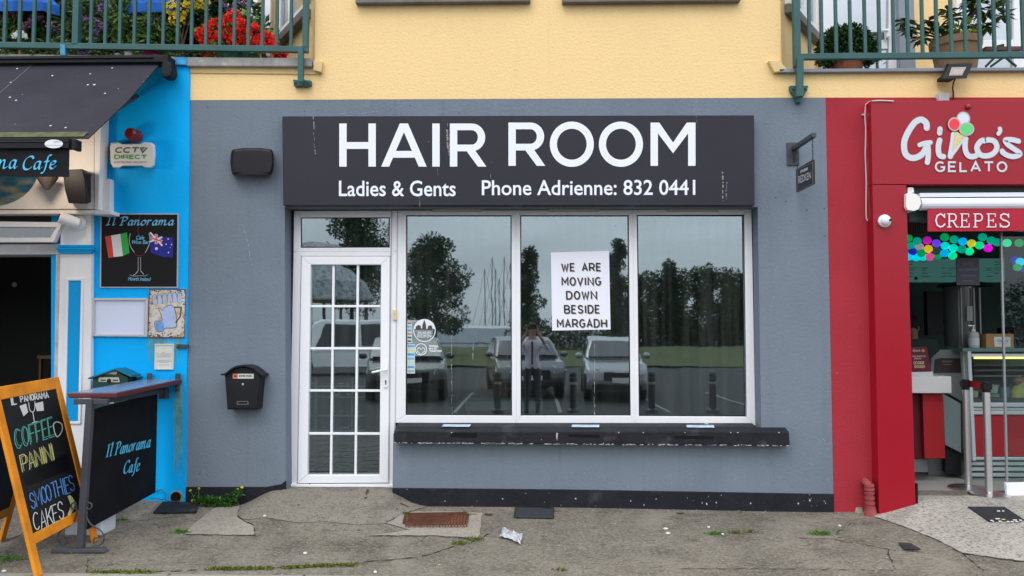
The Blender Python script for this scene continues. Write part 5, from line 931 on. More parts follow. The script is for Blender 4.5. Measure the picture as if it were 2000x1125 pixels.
# A-board
AB = thing('chalk_board', 'orange framed chalkboard with hand written COFFEE PANINI SMOOTHIES CAKES on the pavement', 'A-board', (-3.6, -1.38, gh(-3.6, -1.4)))
m_or = M('orange_wood', (.66, .23, .012), .45, var=.25, vs=5, bump=.15, bs=20, bd=.004, stains=((14, .62, .72, (.25, .09, .02), .6), (30, .68, .74, (.7, .5, .3), .5))); m_cb = M('chalk_black', (.010, .010, .011), .6, stains=((3, .55, .75, (.028, .028, .03), .7),))
pl = [Vector(p) for p in ((-3.29, -1.75, gh(-3.29, -1.75)), (-3.285, -1.0, gh(-3.285, -1.0)), (-3.625, -1.0, 1.175), (-3.60, -1.75, 1.154))]
nB = (pl[1] - pl[0]).cross(pl[2] - pl[0]).normalized(); nB = nB if nB.x > 0 else -nB; pl[3] -= nB * (pl[3] - pl[0]).dot(nB)
def leafboard(P4, n, name):
    uv = lambda u, v: P4[0] * (1 - u) * (1 - v) + P4[1] * u * (1 - v) + P4[2] * u * v + P4[3] * (1 - u) * v
    def bar(u0, v0, u1, v1, u2, v2, u3, v3, th=.024): q = [uv(u0, v0), uv(u1, v1), uv(u2, v2), uv(u3, v3)]; return [p + n * th / 2 for p in q], [p - n * th / 2 for p in q]
    m = MB(); m.hexa(*bar(0, 0, .085, 0, .085, 1, 0, 1)); m.hexa(*bar(.915, 0, 1, 0, 1, 1, .915, 1)); m.hexa(*bar(.0855, .93, .9145, .93, .9145, 1, .0855, 1)); m.hexa(*bar(.0855, .16, .9145, .16, .9145, .215, .0855, .215)); f = m.build(name, m_or, AB, bevel=.005)
    m = MB(); m.hexa(*bar(.0855, .2155, .9145, .2155, .9145, .9295, .0855, .9295, .008)); return f, m.build('board', m_cb, AB)
fr_, bo_ = leafboard(pl, nB, 'front_frame')
pr = [Vector((-3.98, -1.75, gh(-3.9, -1.75))), Vector((-4.0, -1.0, gh(-3.9, -1.0))), Vector((-3.69, -1.0, 1.16)), Vector((-3.65, -1.75, 1.14))]; leafboard(pr, Vector((-nB.x, nB.y, nB.z)), 'rear_frame')
P = Plane(pl[0] + nB * .005, nB); cw_, cg_, cy_, cbb = M('chalk_white', (.58, .58, .56), .9), M('chalk_green', (.09, .35, .29), .9), M('chalk_yellow', (.55, .52, .20), .9), M('chalk_blue', (.10, .26, .62), .9)
m = flat(); caps(m, 'IL', (23, 791), (9, -2), (-2, -13), P, 2.4, .3, cap=True); caps(m, 'PANORAMA', (41, 785), (54, -9), (-2, -11), P, 2.2, .4, cap=True)
for s_ in ((38, 793, 56, 812), (70, 788, 84, 802)):
    m.sheet([(s_[0], s_[1]), (s_[0] + 13, s_[1] - 5), (s_[0] + 17, s_[1] + 12), (s_[0] + 8, s_[1] + 20)] if s_[0] < 50 else [(68, 788), (84, 784), (86, 802), (72, 803)], P, .001)
m.line(smoothpts([(56, 786), (58, 800), (64, 805), (68, 798), (68, 784)]), 1.5, P, .0016); m.line([(64, 805), (67, 823)], 1.5, P, .0016); m.line([(63, 826), (72, 823)], 1.5, P, .0016)
caps(m, 'CAKES', (68, 1037), (59, -26), (-5, -33), P, 1.9, .28, cap=True, jig=1); m.line(smoothpts([(104, 829), (110, 824), (120, 828), (121, 842), (112, 853), (107, 845), (104, 829)]), 2.0, P, .001); m.build('white_chalk', cw_, bo_)
m = flat(); caps(m, 'COFFEE', (31, 878), (75, -26), (-5, -38), P, 1.6, .25, cap=True); caps(m, 'COFFEE', (33.5, 873), (73, -25), (-4.5, -32), P, 1.0, .3, .0022, cap=True); m.build('green_chalk', cg_, bo_)
m = flat(); caps(m, 'PANINI', (44, 922), (62, -24), (-6, -32), P, 1.6, .28, cap=True); caps(m, 'PANINI', (47, 919), (60, -23), (-5, -27), P, .9, .3, .0022, cap=True)
m.build('yellow_chalk', cy_, bo_); m = flat(); m.line(smoothpts([(133, 967), (139, 970), (142, 985), (138, 1000), (132, 1006), (135, 990), (133, 967)]), 4.2, P, .001, cap=True) if False else m.line(smoothpts([(134, 968), (141, 980), (140, 994), (133, 1007)]), [4, 6, 7, 8, 8.5, 9, 9, 9, 8.5, 8, 8, 8, 7.5, 7, 6.5, 6, 5, 4, 3], P, .001); m.build('banana_drawing', cy_, bo_)
m = flat(); caps(m, 'SMOOTHIES', (61, 994), (86, -38), (-6, -30), P, 1.8, .25, cap=True, jig=1.2); m.build('blue_chalk', cbb, bo_)
m = flat(); m.sheet([(47, 925), (131, 886), (136, 918), (52, 950)], P, .0008); m.build('wiped_patch', M('wiped_black', (.004, .004, .0045), .45), bo_)
m = MB(); a = Vector((-3.5, -.9, gh(-3.5, -.9))); m.box(-3.58, -3.29, -.93, -.72, a.z + .001, a.z + .33); tag(m.build('white_tub', M('tub_white', (.52, .56, .62), .5, var=.05, vs=5), bevel=.012), 'pale white plastic tub behind the iron post and the chalkboard', 'tub')
m = MB(); c = W(345, 968, -.02); m.lathe([(.055, 0), (.055, -.08), (.045, -.08), (.045, -.004)], (c.x, -.032, c.z - .01), (0, -1, 0), 20); tag(m.build('drain_pipe', M('pipe_cream', (.34, .25, .14), .7, var=.3, vs=20)), 'open clay drain pipe end at the foot of the blue wall', 'pipe')
m = MB(); m.lathe([(.045, 0), (.045, .002)], (c.x, -.036, c.z - .01), (0, -1, 0), 18); m.build('pipe_hole', M('hole_black', (.004, .004, .004), 1), bpy.data.objects['drain_pipe']); BASE['drain_pipe'] = Vector(bpy.data.objects['drain_pipe'].location); bpy.data.objects['pipe_hole'].matrix_parent_inverse = Matrix.Translation(-BASE['drain_pipe'])
m = MB(); m.tube([W(303, 960, -.03), W(315, 956, -.05), W(323, 965, -.04), W(322, 976, -.05), W(332, 980, -.06), W(352, 978, -.06)], .004, 6); m.tube([W(296, 973, -.05), W(320, 976, -.06)], .004, 6); tag(m.build('loose_wire', M('wire_dark', (.05, .06, .07), .6)), 'loose dark wire at the foot of the blue wall beside the drain pipe', 'wire')
# ================================================================ gelato shop
GE = thing('gelato_shop', 'red gelato shop front with glossy red fascia, red pillar and open doorway', 'shop', (4.3, 0, 0))
m = MB(); m.pprism([(1612, 190.6), (2130, 190), (2130, 365), (1704, 365), (1717, 1012), (1629, 1012)], 0, .28); m.build('wall', m_redw, GE)
m = MB(); m.pprism([(1701, 197), (2130, 194), (2130, 360), (1704, 360)], -.13, -.001); fas = m.build('fascia', m_redp, GE, bevel=.003)
m = MB(); m.pprism([(1704, 361), (1770, 361.5), (1789, 996), (1789, 1012), (1717, 1012), (1717, 1000)], -.13, .1); m.build('pillar', m_redp, GE, bevel=.003)
m = MB(); m.pprism([(1789.5, 945), (1793, 945), (1793, 985), (1789.5, 985)], -.12, .1); m.build('door_jamb', m_black, GE)
P = WP(-.13); GO = thing('gelato_logo', 'raised silver white script lettering with an ice cream cone on the red fascia', 'sign', (W(1880, 335, -.13).x, -.13, W(1880, 340, -.13).z))
Z = lambda x, y: (1750 + x / 7.5, 200 + y / 7.5)
gs = [([(450, 375), (445, 310), (400, 265), (350, 255), (270, 300), (180, 430), (125, 560), (120, 680), (150, 770), (230, 815), (320, 800), (400, 740), (450, 640), (455, 605)], 88),
 ([(345, 625), (420, 598), (505, 588)], 66), ([(462, 610), (472, 700), (470, 800), (458, 880)], 76), ([(645, 390), (638, 450)], 74), ([(640, 555), (620, 640), (625, 740), (650, 785), (695, 795)], 78),
 ([(845, 470), (835, 560), (815, 680), (795, 790)], 80), ([(795, 790), (870, 690), (960, 560), (1025, 530)], 62), ([(1020, 530), (1010, 640), (1030, 740), (1080, 790), (1150, 790), (1210, 750)], 78),
 ([(1340, 555), (1250, 565), (1190, 640), (1190, 700), (1240, 770), (1320, 785), (1410, 760), (1470, 690), (1470, 620), (1430, 565), (1340, 550), (1285, 565)], 78), ([(1520, 385), (1525, 420), (1500, 460)], 60),
 ([(1795, 570), (1720, 550), (1640, 545), (1600, 560), (1640, 620), (1740, 690), (1810, 740), (1800, 775), (1720, 795), (1640, 780), (1570, 740), (1555, 715)], 74)]
for nm, ex, lf_, mt in (('letter_edge', 9, .004, M('logo_pink', (.50, .34, .38), .5)), ('lettering', -3, .007, M('logo_white', (.60, .65, .70), .4))):
    m = flat()
    for i, (pts, w_) in enumerate(gs): m.line([Z(*p) for p in smoothpts(pts, 6)], (w_ + ex) / 7.5, P, lf_ + .0002 * i, rnd_cap=True)
    if ex > 0: caps(m, 'GELATO', (1827.5, 334.5), (138, 0), (0, -17.5), P, 4.4, .5, .005)
    else: caps(m, 'GELATO', (1827.5, 334.5), (138, 0), (0, -17.5), P, 3.2, .5, .007)
    m.build(nm, mt, GO)
m = flat()
for k, (x, y, rx, ry) in enumerate(((985, 240, 103, 105), (855, 320, 95, 102), (1035, 390, 112, 100))):
    m.sheet([Z(*p) for p in arc(x, y, rx, ry, 0, 360, 28)[:-1]], P, .0125 + .0012 * k, 3); m.sheet([Z(*p) for p in arc(x, y, rx - 20, ry - 20, 0, 360, 28)[:-1]], P, .0131 + .0012 * k, k)
m.build('scoops', [M('scoop_white', (.66, .72, .8), .4), M('scoop_red', (.85, .05, .07), .4), M('scoop_green', (.13, .62, .20), .4), M('scoop_edge', (.48, .45, .42), .5)], GO)
m = flat(); m.sheet([Z(868, 425), Z(1015, 490), Z(832, 708)], P, .0105, 0); m.line([Z(870, 450), Z(940, 560)], .9, P, .011, mi=1); m.line([Z(985, 480), Z(870, 530)], .9, P, .0112, mi=1); m.line([Z(910, 430), Z(850, 660)], .9, P, .0114, mi=1); m.build('cone', [M('cone_yellow', (.68, .56, .22), .5), M('cone_line', (.75, .72, .6), .5)], GO)
m = MB(); pts = [(1745, 197.5), (1720, 196.5), (1705, 197), (1697, 199), (1691, 204), (1689, 225), (1691, 250), (1690, 300), (1692, 360), (1691.5, 400), (1692, 425), (1694, 431), (1697, 431)]
m.tube([W(x, y, -.14 if x > 1702 else -.014) for x, y in pts], .006, 6); m.pbox(1684, 222, 1689, 225, -.02, -.001); tag(m.build('white_cable', M('cable_pink', (.66, .55, .54), .5)), 'white cable clipped to the red wall beside the glossy fascia', 'cable')
DC = thing('dome_camera', 'white dome security camera on the glossy red pillar', 'camera', (W(1727, 433, -.13).x, -.13, W(1727, 443, -.13).z)); c = W(1726, 432, -.13)
m = MB(); m.lathe([(.053, 0), (.055, .02), (.05, .03)], (c.x, -.131, c.z), (0, -1, 0), 20); m.ball((c.x, -.165, c.z), .044, 16); m.build('dome', m_upvc2, DC); m = MB(); m.lathe([(.011, 0), (.011, .008)], (c.x + .022, -.203, c.z), (.45, -.9, .0), 12); m.build('lens', m_black, DC)
AW2 = thing('white_awning', 'rolled white awning cassette over the gelato doorway', 'awning', (5, -.1, 2.7)); m_aw2 = M('awning_white', (.72, .74, .80), .35)
m = MB(); zt, zb = W(1900, 377, -.12).z, W(1900, 410, -.12).z; m.pprism([(1797, 377), (2130, 375), (2130, 383), (1797, 385)], -.115, .02); zz = (W(1900, 386, -.12).z + zb) / 2; rr = (W(1900, 386, -.12).z - zb) / 2; m.tube([(W(1798, 395, -.12).x, -.1, zz), (7.6, -.1, zz)], rr, 18); m.build('cassette', m_aw2, AW2, smooth=False)
m = MB(); m.pprism([(1770, 379), (1776, 376), (1790, 379), (1797, 386), (1799, 397), (1795, 408), (1786, 412), (1773, 410), (1770, 404)], -.17, -.02); m.pprism([(1773, 366), (1784, 366), (1786, 376), (1773, 377)], -.1, -.02); m.lathe([(.012, 0), (.01, .004)], W(1778, 371, -.1), (0, -1, 0), 10); m.build('end_cap', m_cream, AW2, bevel=.008)
m = MB(); va = [W(1812, 408, -.13), W(2130, 405, -.13), W(2130, 450, -.12), W(1812, 452, -.12)]; m.hexa(va, [p + Vector((0, .006, 0)) for p in va]); cb_ = tag(m.build('crepes_banner', M('banner_red', (.46, .018, .045), .6, var=.12, vs=3, bump=.3, bs=5, bd=.02)), 'red fabric banner reading CREPES hanging below the white awning', 'banner'); BASE[cb_.name] = Vector(cb_.location)
P = Plane(va[0], (0, -1, .02)); m = flat(); SX = 1827
def ser(x, y, a=4.2): m.line([(x - a, y), (x + a, y)], 1.7, P, .0035)
def gly(c, x, t=417, b=444):
    W_ = 2.9; h = b - t
    if c == 'C': m.line([(x + 19, t + 7.5), (x + 15, t + 2.5), (x + 10.5, t + .8), (x + 4.5, t + 4.5), (x + 2, t + h / 2), (x + 4.5, b - 4.5), (x + 10.5, b - .8), (x + 16, b - 2.5), (x + 20, b - 7)], W_, P, .003); m.line([(x + 19, t), (x + 19, t + 8.5)], 1.8, P, .0035)
    else:
        m.line([(x + 4, t), (x + 4, b)], W_, P, .003); ser(x + 4, t + .6); ser(x + 4, b - .6)
        if c in 'RP': m.line([(x + 4, t + 1)] + arc(x + 12, t + 7.6, 5.5, 6.8, -90, 90, 8) + [(x + 4, t + 14.4)], W_ * .85, P, .0032)
        if c == 'R': m.line([(x + 11, t + 14.5), (x + 19, b)], W_, P, .0037); ser(x + 20, b - .6, 3)
        if c == 'E': m.line([(x + 4, t + .8), (x + 17, t + .8)], 1.8, P, .0037); m.line([(x + 4, b - .8), (x + 18, b - .8)], 1.8, P, .0037); m.line([(x + 4, t + h / 2), (x + 13, t + h / 2)], 1.8, P, .0037); m.line([(x + 17, t), (x + 17, t + 7)], 1.7, P, .004); m.line([(x + 18, b), (x + 18, b - 7.5)], 1.7, P, .004); m.line([(x + 13, t + 10), (x + 13, t + 17)], 1.6, P, .004)
for c, x in (('C', 1826), ('R', 1850), ('E', 1875), ('P', 1901), ('E', 1927)): gly(c, x)
m.line([(1970, 424), (1968, 419.5), (1961, 417.6), (1955, 420), (1954.5, 425), (1958, 429), (1966, 431.5), (1971, 435), (1970.5, 440), (1966, 443), (1958, 443), (1953.5, 439)], 2.7, P, .003); m.line([(1970, 417), (1970, 425.5)], 1.7, P, .0035); m.line([(1953.5, 436), (1953.5, 444)], 1.7, P, .0035)
m.build('lettering', M('banner_white', (.74, .70, .72), .6), cb_)
# shop floor, room and glass
FZ = .085
m = MB(); m.box(W(1789, 968, 0).x, 9, -.01, 5.2, -.2, FZ); tag(m.build('shop_floor', M('grey_floor', (.46, .44, .415), .3, var=.08, vs=3, stains=((3, .5, .7, (.36, .345, .33), .5, (1, 8, 1)),))), kind='structure')
m_room = M('teal_wall', (.06, .10, .093), .6, var=.2, vs=2); m_rdk = M('dim_panel', (.03, .034, .034), .5)
m = MB(); xl = W(1770, 600, .1).x + .0; m.box(xl - .1, 9, 5.0, 5.1, 0, 3.2); m.box(xl - .1, xl, .29, 5.0, 0, 3.2); m.box(xl - .1, 9, .12, 5.0, 2.75, 2.85); m.box(xl, 9, -.0, .12, W(1900, 432, 0).z, W(1900, 366, 0).z); m.box(8.9, 9, 0, 5, 0, 3); m.build('room', m_room, GE)
m = MB()
for k in range(9): m.pbox(1776 + k * 4.2, 432, 1778.6 + k * 4.2, 458, .3, .32)
m.pbox(1774, 421, 1815, 432, .2, .3); m.build('shutter_box', M('shutter_brown', (.09, .075, .06), .6), GE)
m = MB(); m.pprism([(1956.5, 452), (2130, 452), (2130, 945), (1968, 945)], .10, .108); gd = m.build('glass_door', m_gclear, GE)
m = MB(); m.pprism([(1954, 452), (1957.8, 452), (1970, 945), (1966, 945)], .094, .114); m.build('door_edge', M('edge_grey', (.30, .33, .34), .25, metal=.4), gd, bevel=.002)
m = MB(); m.pprism([(1969, 943), (2130, 940), (2130, 965), (1971, 969)], .085, .12); m.pprism([(1965.5, 943), (1969, 943), (1971, 969), (1968, 969)], .08, .12); m.build('bottom_rail', m_upvc2, gd, bevel=.004)
def tg(name, label, cat, px, py, Y, group=None): p = W(px, py, Y); return thing(name, label, cat, (p.x, Y, p.z), group)
# menu boards and notices inside
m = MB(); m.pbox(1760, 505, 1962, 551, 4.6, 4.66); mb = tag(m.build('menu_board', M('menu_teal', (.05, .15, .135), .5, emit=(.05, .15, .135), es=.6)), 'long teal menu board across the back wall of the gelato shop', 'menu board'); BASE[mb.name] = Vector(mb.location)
P = WP(4.6); m = flat(); r2 = random.Random(4)
for y in (511, 516, 523, 527, 533, 539):
    for x in (1775, 1800, 1838, 1852, 1925, 1942): 
        if r2.random() < .75: m.sheet([(x, y), (x + r2.uniform(6, 17), y), (x + r2.uniform(6, 17), y + 1.1), (x, y + 1.1)], P, .003)
m.sheet(arc(1789, 543.5, 3.4, 3.4, 0, 360, 14)[:-1], P, .003); m.build('menu_lines', M('menu_dark', (.012, .035, .035), .5), mb)
m = MB(); m.pbox(1868, 504, 1913, 557, .9, .91); hn = tag(m.build('hanging_notice', M('notice_purple', (.12, .105, .15), .5)), 'purple grey notice hanging inside the gelato doorway above the drinks machine', 'notice'); BASE[hn.name] = Vector(hn.location)
P = WP(.9); m = flat(); put(m, 'MILKSHAKES', (1872.5, 530), (37, -1), (0, -6), P, .03, lift=.003); 
for y, a, b in ((513, 1880, 1903), (516.5, 1882, 1901), (538, 1876, 1907), (548, 1880, 1900)): m.sheet([(a, y), (b, y), (b, y + 1.2), (a, y + 1.2)], P, .003)
m.build('lettering', M('notice_grey', (.28, .27, .32), .6), hn)
# globe lights
LS = tg('light_string', 'string of glowing multicoloured globe lights inside the gelato shop', 'string lights', 1850, 480, 1.6)
cols = {'g': (.0, .34, .09), 't': (.0, .36, .24), 'm': (.52, .01, .42), 'v': (.16, .06, .95), 'c': (.0, .45, .95), 'y': (.75, .55, .02), 's': (.0, .85, .34), 'M': (.95, .0, .85), 'k': (.75, .08, .3), 'a': (.0, .75, .62), 'b': (.01, .02, .45), 'n': (.02, .05, .05), 'p': (.36, .25, .33), 'C': (.0, .7, .95)}
lm = {k: M('glow_' + str(i), v, .4, emit=v, es=.75) for i, (k, v) in enumerate(cols.items())}
for x, y, c in ((330, 230, 'g'), (392, 250, 't'), (460, 245, 'm'), (523, 265, 'v'), (580, 222, 'g'), (645, 238, 't'), (705, 252, 'c'), (765, 265, 'y'), (840, 222, 't'), (900, 245, 't'), (820, 278, 's'), (878, 297, 'M'), (940, 258, 't'), (1008, 262, 's'), (1092, 262, 'g'), (350, 285, 't'), (408, 288, 'p'), (468, 303, 'y'), (525, 318, 'n'), (583, 282, 'a'), (640, 298, 'a'), (697, 305, 't'), (750, 320, 's'), (360, 322, 'b'), (420, 332, 'g'), (478, 357, 'k'), (535, 348, 'g'), (580, 332, 'c'), (635, 350, 's'), (335, 355, 'C'), (385, 360, 'C'), (432, 358, 'a'), (1065, 380, 'b'), (1100, 392, 'C'), (1080, 428, 'g'), (1120, 435, 'b')):
    p = W(1680 + x / 3.516, 400 + y / 3.516, 1.6 + rnd.uniform(-.05, .05)); m = MB(); m.ball(p, .046, 14, sq=(1, .8, .93)); m.build('globe', lm[c], LS, smooth=True)
m = MB(); m.tube([W(1770, 470, 1.66), W(1830, 474, 1.66), W(1900, 468, 1.66), W(1990, 472, 1.66)], .006, 5); m.tube([W(1770, 492, 1.66), W(1840, 490, 1.66), W(1930, 480, 1.66)], .006, 5); m.build('wire', m_black, LS)
# queue posts
def qpost(x, y, label):
    t = thing('queue_post', label, 'barrier post', (x, y, FZ), 'queue posts in the gelato doorway')
    m = MB(); m.lathe([(.17, 0), (.17, .012), (.15, .022), (.05, .035), (.034, .04)], (0, 0, .001), n=32); m.build('base', m_steel, t, local=True)
    m = MB(); m.lathe([(.031, .04), (.031, .90)], (0, 0, 0), n=24); m.build('pole', M('brushed_steel', (.62, .62, .62), .38, metal=.9), t, local=True)
    m = MB(); m.lathe([(.033, .9), (.033, .985), (.027, .992)], (0, 0, 0), n=20); m.box(-.036, .036, -.03, .03, .925, .975); m.build('head', m_black, t, local=True); return t
qa = qpost(W(1884.5, 700, .44).x, .44, 'steel queue post standing further inside the gelato doorway'); qb = dup(qa, (W(1924.5, 700, .13).x, .13, FZ), 'steel queue post at the threshold beside the glass door')
m = MB(); a, b = qa.location, qb.location; m.hexa([(a.x + .03, a.y, FZ + .985), (b.x - .03, b.y, FZ + .985), (b.x - .03, b.y, FZ + .925), (a.x + .03, a.y, FZ + .925)], [(a.x + .03, a.y + .004, FZ + .985), (b.x - .03, b.y + .004, FZ + .985), (b.x - .03, b.y + .004, FZ + .925), (a.x + .03, a.y + .004, FZ + .925)]); tag(m.build('belt', M('belt_red', (.42, .01, .02), .6)), 'red retractable belt stretched between the two queue posts', 'belt')
# counters
SC = tg('service_counter', 'red and white service counter just inside the gelato doorway', 'counter', 1815, 895, .8)
m = MB(); m.pbox(1770, 735, 1858.5, 768, .62, 1.2); m.build('top', M('counter_white', (.60, .60, .60), .35), SC, bevel=.006)
m = MB(); m.pbox(1770, 768.3, 1803, 895, .76, .80); m.build('dark_panel', M('counter_dark', (.09, .008, .012), .5), SC); m = MB(); m.pprism([(1802, 768.3), (1841, 768.3), (1846, 895), (1806, 895)], .70, .74); m.build('red_panel', M('counter_red', (.34, .012, .018), .45), SC)
m = MB(); m.pbox(1786, 896, 1812, 922, .78, .84); m.build('kickboard', M('kick_grey', (.14, .15, .15), .5), SC); m = MB(); m.pprism([(1813, 896), (1846, 896), (1846, 928), (1813, 928)], 1.1, 1.12); m.build('plinth', M('counter_grey', (.17, .18, .18), .5), SC)
m = MB(); m.pprism([(1841.5, 769), (1876, 788), (1877, 884), (1846, 868)], .9, .94); m.build('side_panel', M('counter_bluegrey', (.17, .21, .22), .5), SC)
m = MB(); m.pprism([(1846, 870), (1877, 886), (1878, 930), (1846, 922)], .95, 1.0); m.build('black_base', m_black, SC)
DCx = tg('display_case', 'gelato display case with silver trim, red front panel and grille', 'display case', 1960, 935, .83)
m = MB(); m.pprism([(1903, 811), (2130, 811), (2130, 891), (1906, 891)], .83, .87); m.build('front_panel', M('case_red', (.33, .014, .022), .4), DCx)
m_case = M('case_silver', (.52, .56, .57), .35, metal=.5); m = MB()
for y0, y1, e in ((787, 795, .03), (796, 802, .0), (803, 810, .02)): m.pbox(1900, y0, 2130, y1, .83 - e, .87)
m.pbox(1892, 893, 2130, 899, .82, .87); m.build('trim', m_case, DCx, bevel=.004)
m = MB()
for y in (902, 913, 924): m.pprism([(1886, y), (2130, y), (2130, y + 7), (1886, y + 7)], .84, .88)
m.pbox(1886, 934, 2130, 938, .9, 1.2); m.build('grille', M('grille_grey', (.34, .39, .39), .4), DCx, bevel=.004)
m = MB(); m.pprism([(1890, 686), (1897, 686), (1907, 900), (1900, 900)], .80, .86); m.pprism([(1880, 686), (1889, 686), (1899, 900), (1893, 900)], .9, .95); m.build('upright', M('upright_pale', (.46, .52, .52), .4), DCx, bevel=.004)
m = MB(); m.pbox(1880, 680, 2130, 687, .80, 1.7); m.build('shelf_top', M('case_teal', (.10, .17, .165), .25), DCx, bevel=.003)
m = MB(); m.pbox(1905, 697, 2130, 701, .84, .87); m.build('strip_light', M('strip_warm', (.7, .6, .15), .4, emit=(.9, .74, .2), es=1.6), DCx); m = MB(); m.pbox(1898, 691, 2130, 696.5, .83, .88); m.build('light_rail', M('rail_white', (.62, .62, .6), .35), DCx)
m = MB(); m.pbox(1903, 702, 2130, 786, .84, .846); m.build('glass', m_gclear, DCx)
m = MB(); m.pbox(1895, 690, 2130, 890, 1.75, 1.8); m.pbox(1900, 778, 2130, 788, .9, 1.7); m.build('inside', M('case_inside', (.15, .16, .155), .5), DCx)
for k, y in enumerate((712, 722, 733)):
    m = MB(); m.pbox(1902, y, 2130, y + 3, 1.5 - .1 * k, 1.7); m.build('shelf', M('shelf_grey', (.28, .29, .28), .4), DCx)
for x0, x1, y0, y1, col, lab in ((1902, 1916, 764, 782, (.55, .5, .33), 'small cream coloured carton behind the glass of the display case'), (1928, 1956, 752, 768, (.45, .46, .45), 'upper pale dish inside the display case'), (1930, 1958, 769, 783, (.4, .41, .4), 'lower pale dish inside the display case'), (1956, 1979, 757, 783, (.20, .25, .33), 'bluish tub beside the yellow gelato in the display case')):
    p, q = W(x0, y1, 1.0), W(x1, y0, 1.0); rr = (q.x - p.x) / 2; h = q.z - p.z; m = MB(); m.lathe([(rr * .75, 0), (rr * .9, h * .8), (rr, h), (rr * .85, h * .96)], ((p.x + q.x) / 2, 1.05, p.z), n=20); tag(m.build('food_tub', M('tub_col', col, .45)), lab, 'tub', 'tubs in the gelato display case')
m = MB(); p = W(1994, 770, 1.05); m.ball(p, .11, 14, sq=(1, .7, .9)); m.ball(p + Vector((.03, 0, .08)), .07, 12); m.ball(p + Vector((-.06, -.02, -.03)), .06, 12); tag(m.build('yellow_gelato', M('gelato_yellow', (.60, .54, .22), .6, bump=.5, bs=14, bd=.02), smooth=True), 'mound of pale yellow gelato in the display case', 'gelato'); m = MB(); m.ball(W(1990, 744, 1.05), .05, sq=(1.2, 1, .8)); m.ball(W(2004, 741, 1.05), .05); tag(m.build('pink_scoop', M('gelato_pink', (.34, .19, .18), .6), smooth=True), 'brownish pink scoop behind the yellow gelato', 'gelato')
MC = tg('drinks_machine', 'tall clear cylinder dispenser with a wide black lid behind the counter', 'machine', 1880, 683, 1.5)
m = MB(); p = W(1880, 683, 1.5); zt = W(1880, 560, 1.5).z; m.lathe([(.155, .002), (.155, zt - p.z)], (p.x - .02, 1.5, p.z), n=28); m.build('cylinder', M('cyl_grey', (.10, .105, .10), .12, coat=.6), MC); m = MB(); m.lathe([(.27, zt - p.z + .001), (.25, zt - p.z + .03), (.06, zt - p.z + .06)], (p.x + .05, 1.5, p.z), n=28); m.build('lid', m_black, MC)
m = MB()
for dx in (-.09, .04, .1): m.box(p.x + dx - .006, p.x + dx + .006, 1.325, 1.34, p.z + .02, zt - .02)
m.box(p.x - .04, p.x + .02, 1.32, 1.33, p.z + .3, p.z + .45); m.build('edge', M('edge_light', (.3, .31, .3), .3), MC)
SB = tg('sanitizer_bottle', 'clear pump bottle of hand sanitizer on the display case', 'bottle', 1902, 680, 1.0); p = W(1902, 680, 1.0)
m = MB(); m.lathe([(.045, 0), (.05, .01), (.05, .13), (.044, .155), (.018, .165)], p, n=18); m.build('bottle', M('gel_clear', (.40, .43, .45), .15), SB); m = MB(); m.lathe([(.051, .03), (.051, .1)], p, n=18); m.build('label', M('gel_label', (.55, .55, .6), .5), SB); m = MB(); m.lathe([(.018, .165), (.018, .185), (.006, .187), (.006, .215), (.014, .217), (.014, .228)], p, n=12); m.box(p.x - .05, p.x, p.y - .007, p.y + .007, p.z + .216, p.z + .228); m.build('pump', m_white, SB)
m = MB(); m.pbox(1926, 652, 1980.5, 680, .95, 1.2); kb = tag(m.build('cardboard_box', M('kraft', (.34, .19, .075), .7, var=.1, vs=6), bevel=.003), 'brown cardboard box with a white logo label standing on the display case', 'box'); BASE[kb.name] = Vector(kb.location)
P = WP(.95); m = flat(); m.sheet([(1941.5, 658), (1973.5, 658), (1973.5, 677), (1942.5, 677)], P, .002, 0); put(m, "Gino's", (1946, 668), (23, 0), (0, -6), P, .01, lift=.003, shear=.2, mi=1); m.line([(1950, 671.5), (1968, 671.5)], .8, P, .003, mi=2); m.build('label', [M('label_white', (.6, .6, .6), .5), M('label_ink', (.12, .10, .16), .5), M('label_red', (.5, .1, .1), .5)], kb)
m = MB(); m.pprism([(1779, 678), (1810, 677.5), (1820, 729), (1779, 731)], .70, .71); rc = tag(m.build('special_card', M('card_maroon', (.10, .012, .022), .4)), "maroon counter card reading THIS MONTH'S SPECIAL COOKIE DOUGH", 'card'); BASE[rc.name] = Vector(rc.location)
P = WP(.70); m = flat(); put(m, "THIS MONTH'S", (1781, 697.5), (27, -.5), (0, -3), P, .02, lift=.003); put(m, 'SPECIAL', (1785, 702), (15, -.5), (0, -3), P, .02, lift=.003); put(m, "Gino's", (1782, 687), (15, 0), (0, -5), P, .02, lift=.003, shear=.2); put(m, 'COOKIE', (1784, 711.5), (21, 0), (0, -6), P, .04, lift=.003, mi=1); put(m, 'DOUGH', (1786, 719), (20.5, 0), (0, -6), P, .04, lift=.003, mi=1); m.sheet(arc(1803, 685, 3.4, 3, 0, 360, 12)[:-1], P, .003, 2); m.build('lettering', [M('card_white', (.5, .45, .45), .5), M('card_cream', (.55, .42, .25), .5), M('card_orange', (.5, .2, .08), .5)], rc)
m = MB(); m.pprism([(1779, 727), (1822, 726), (1823, 735), (1779, 735)], .69, .78); tag(m.build('card_stand', M('stand_white', (.55, .55, .55), .4)), 'white stand under the maroon counter card', 'stand')
m = MB(); m.pprism([(1779, 662), (1829, 662), (1836, 684), (1818, 700), (1812, 716), (1779, 716)], .85, .87); tag(m.build('till_screen', M('till_black', (.012, .02, .02), .15)), 'black glassy till screen behind the maroon counter card', 'screen')
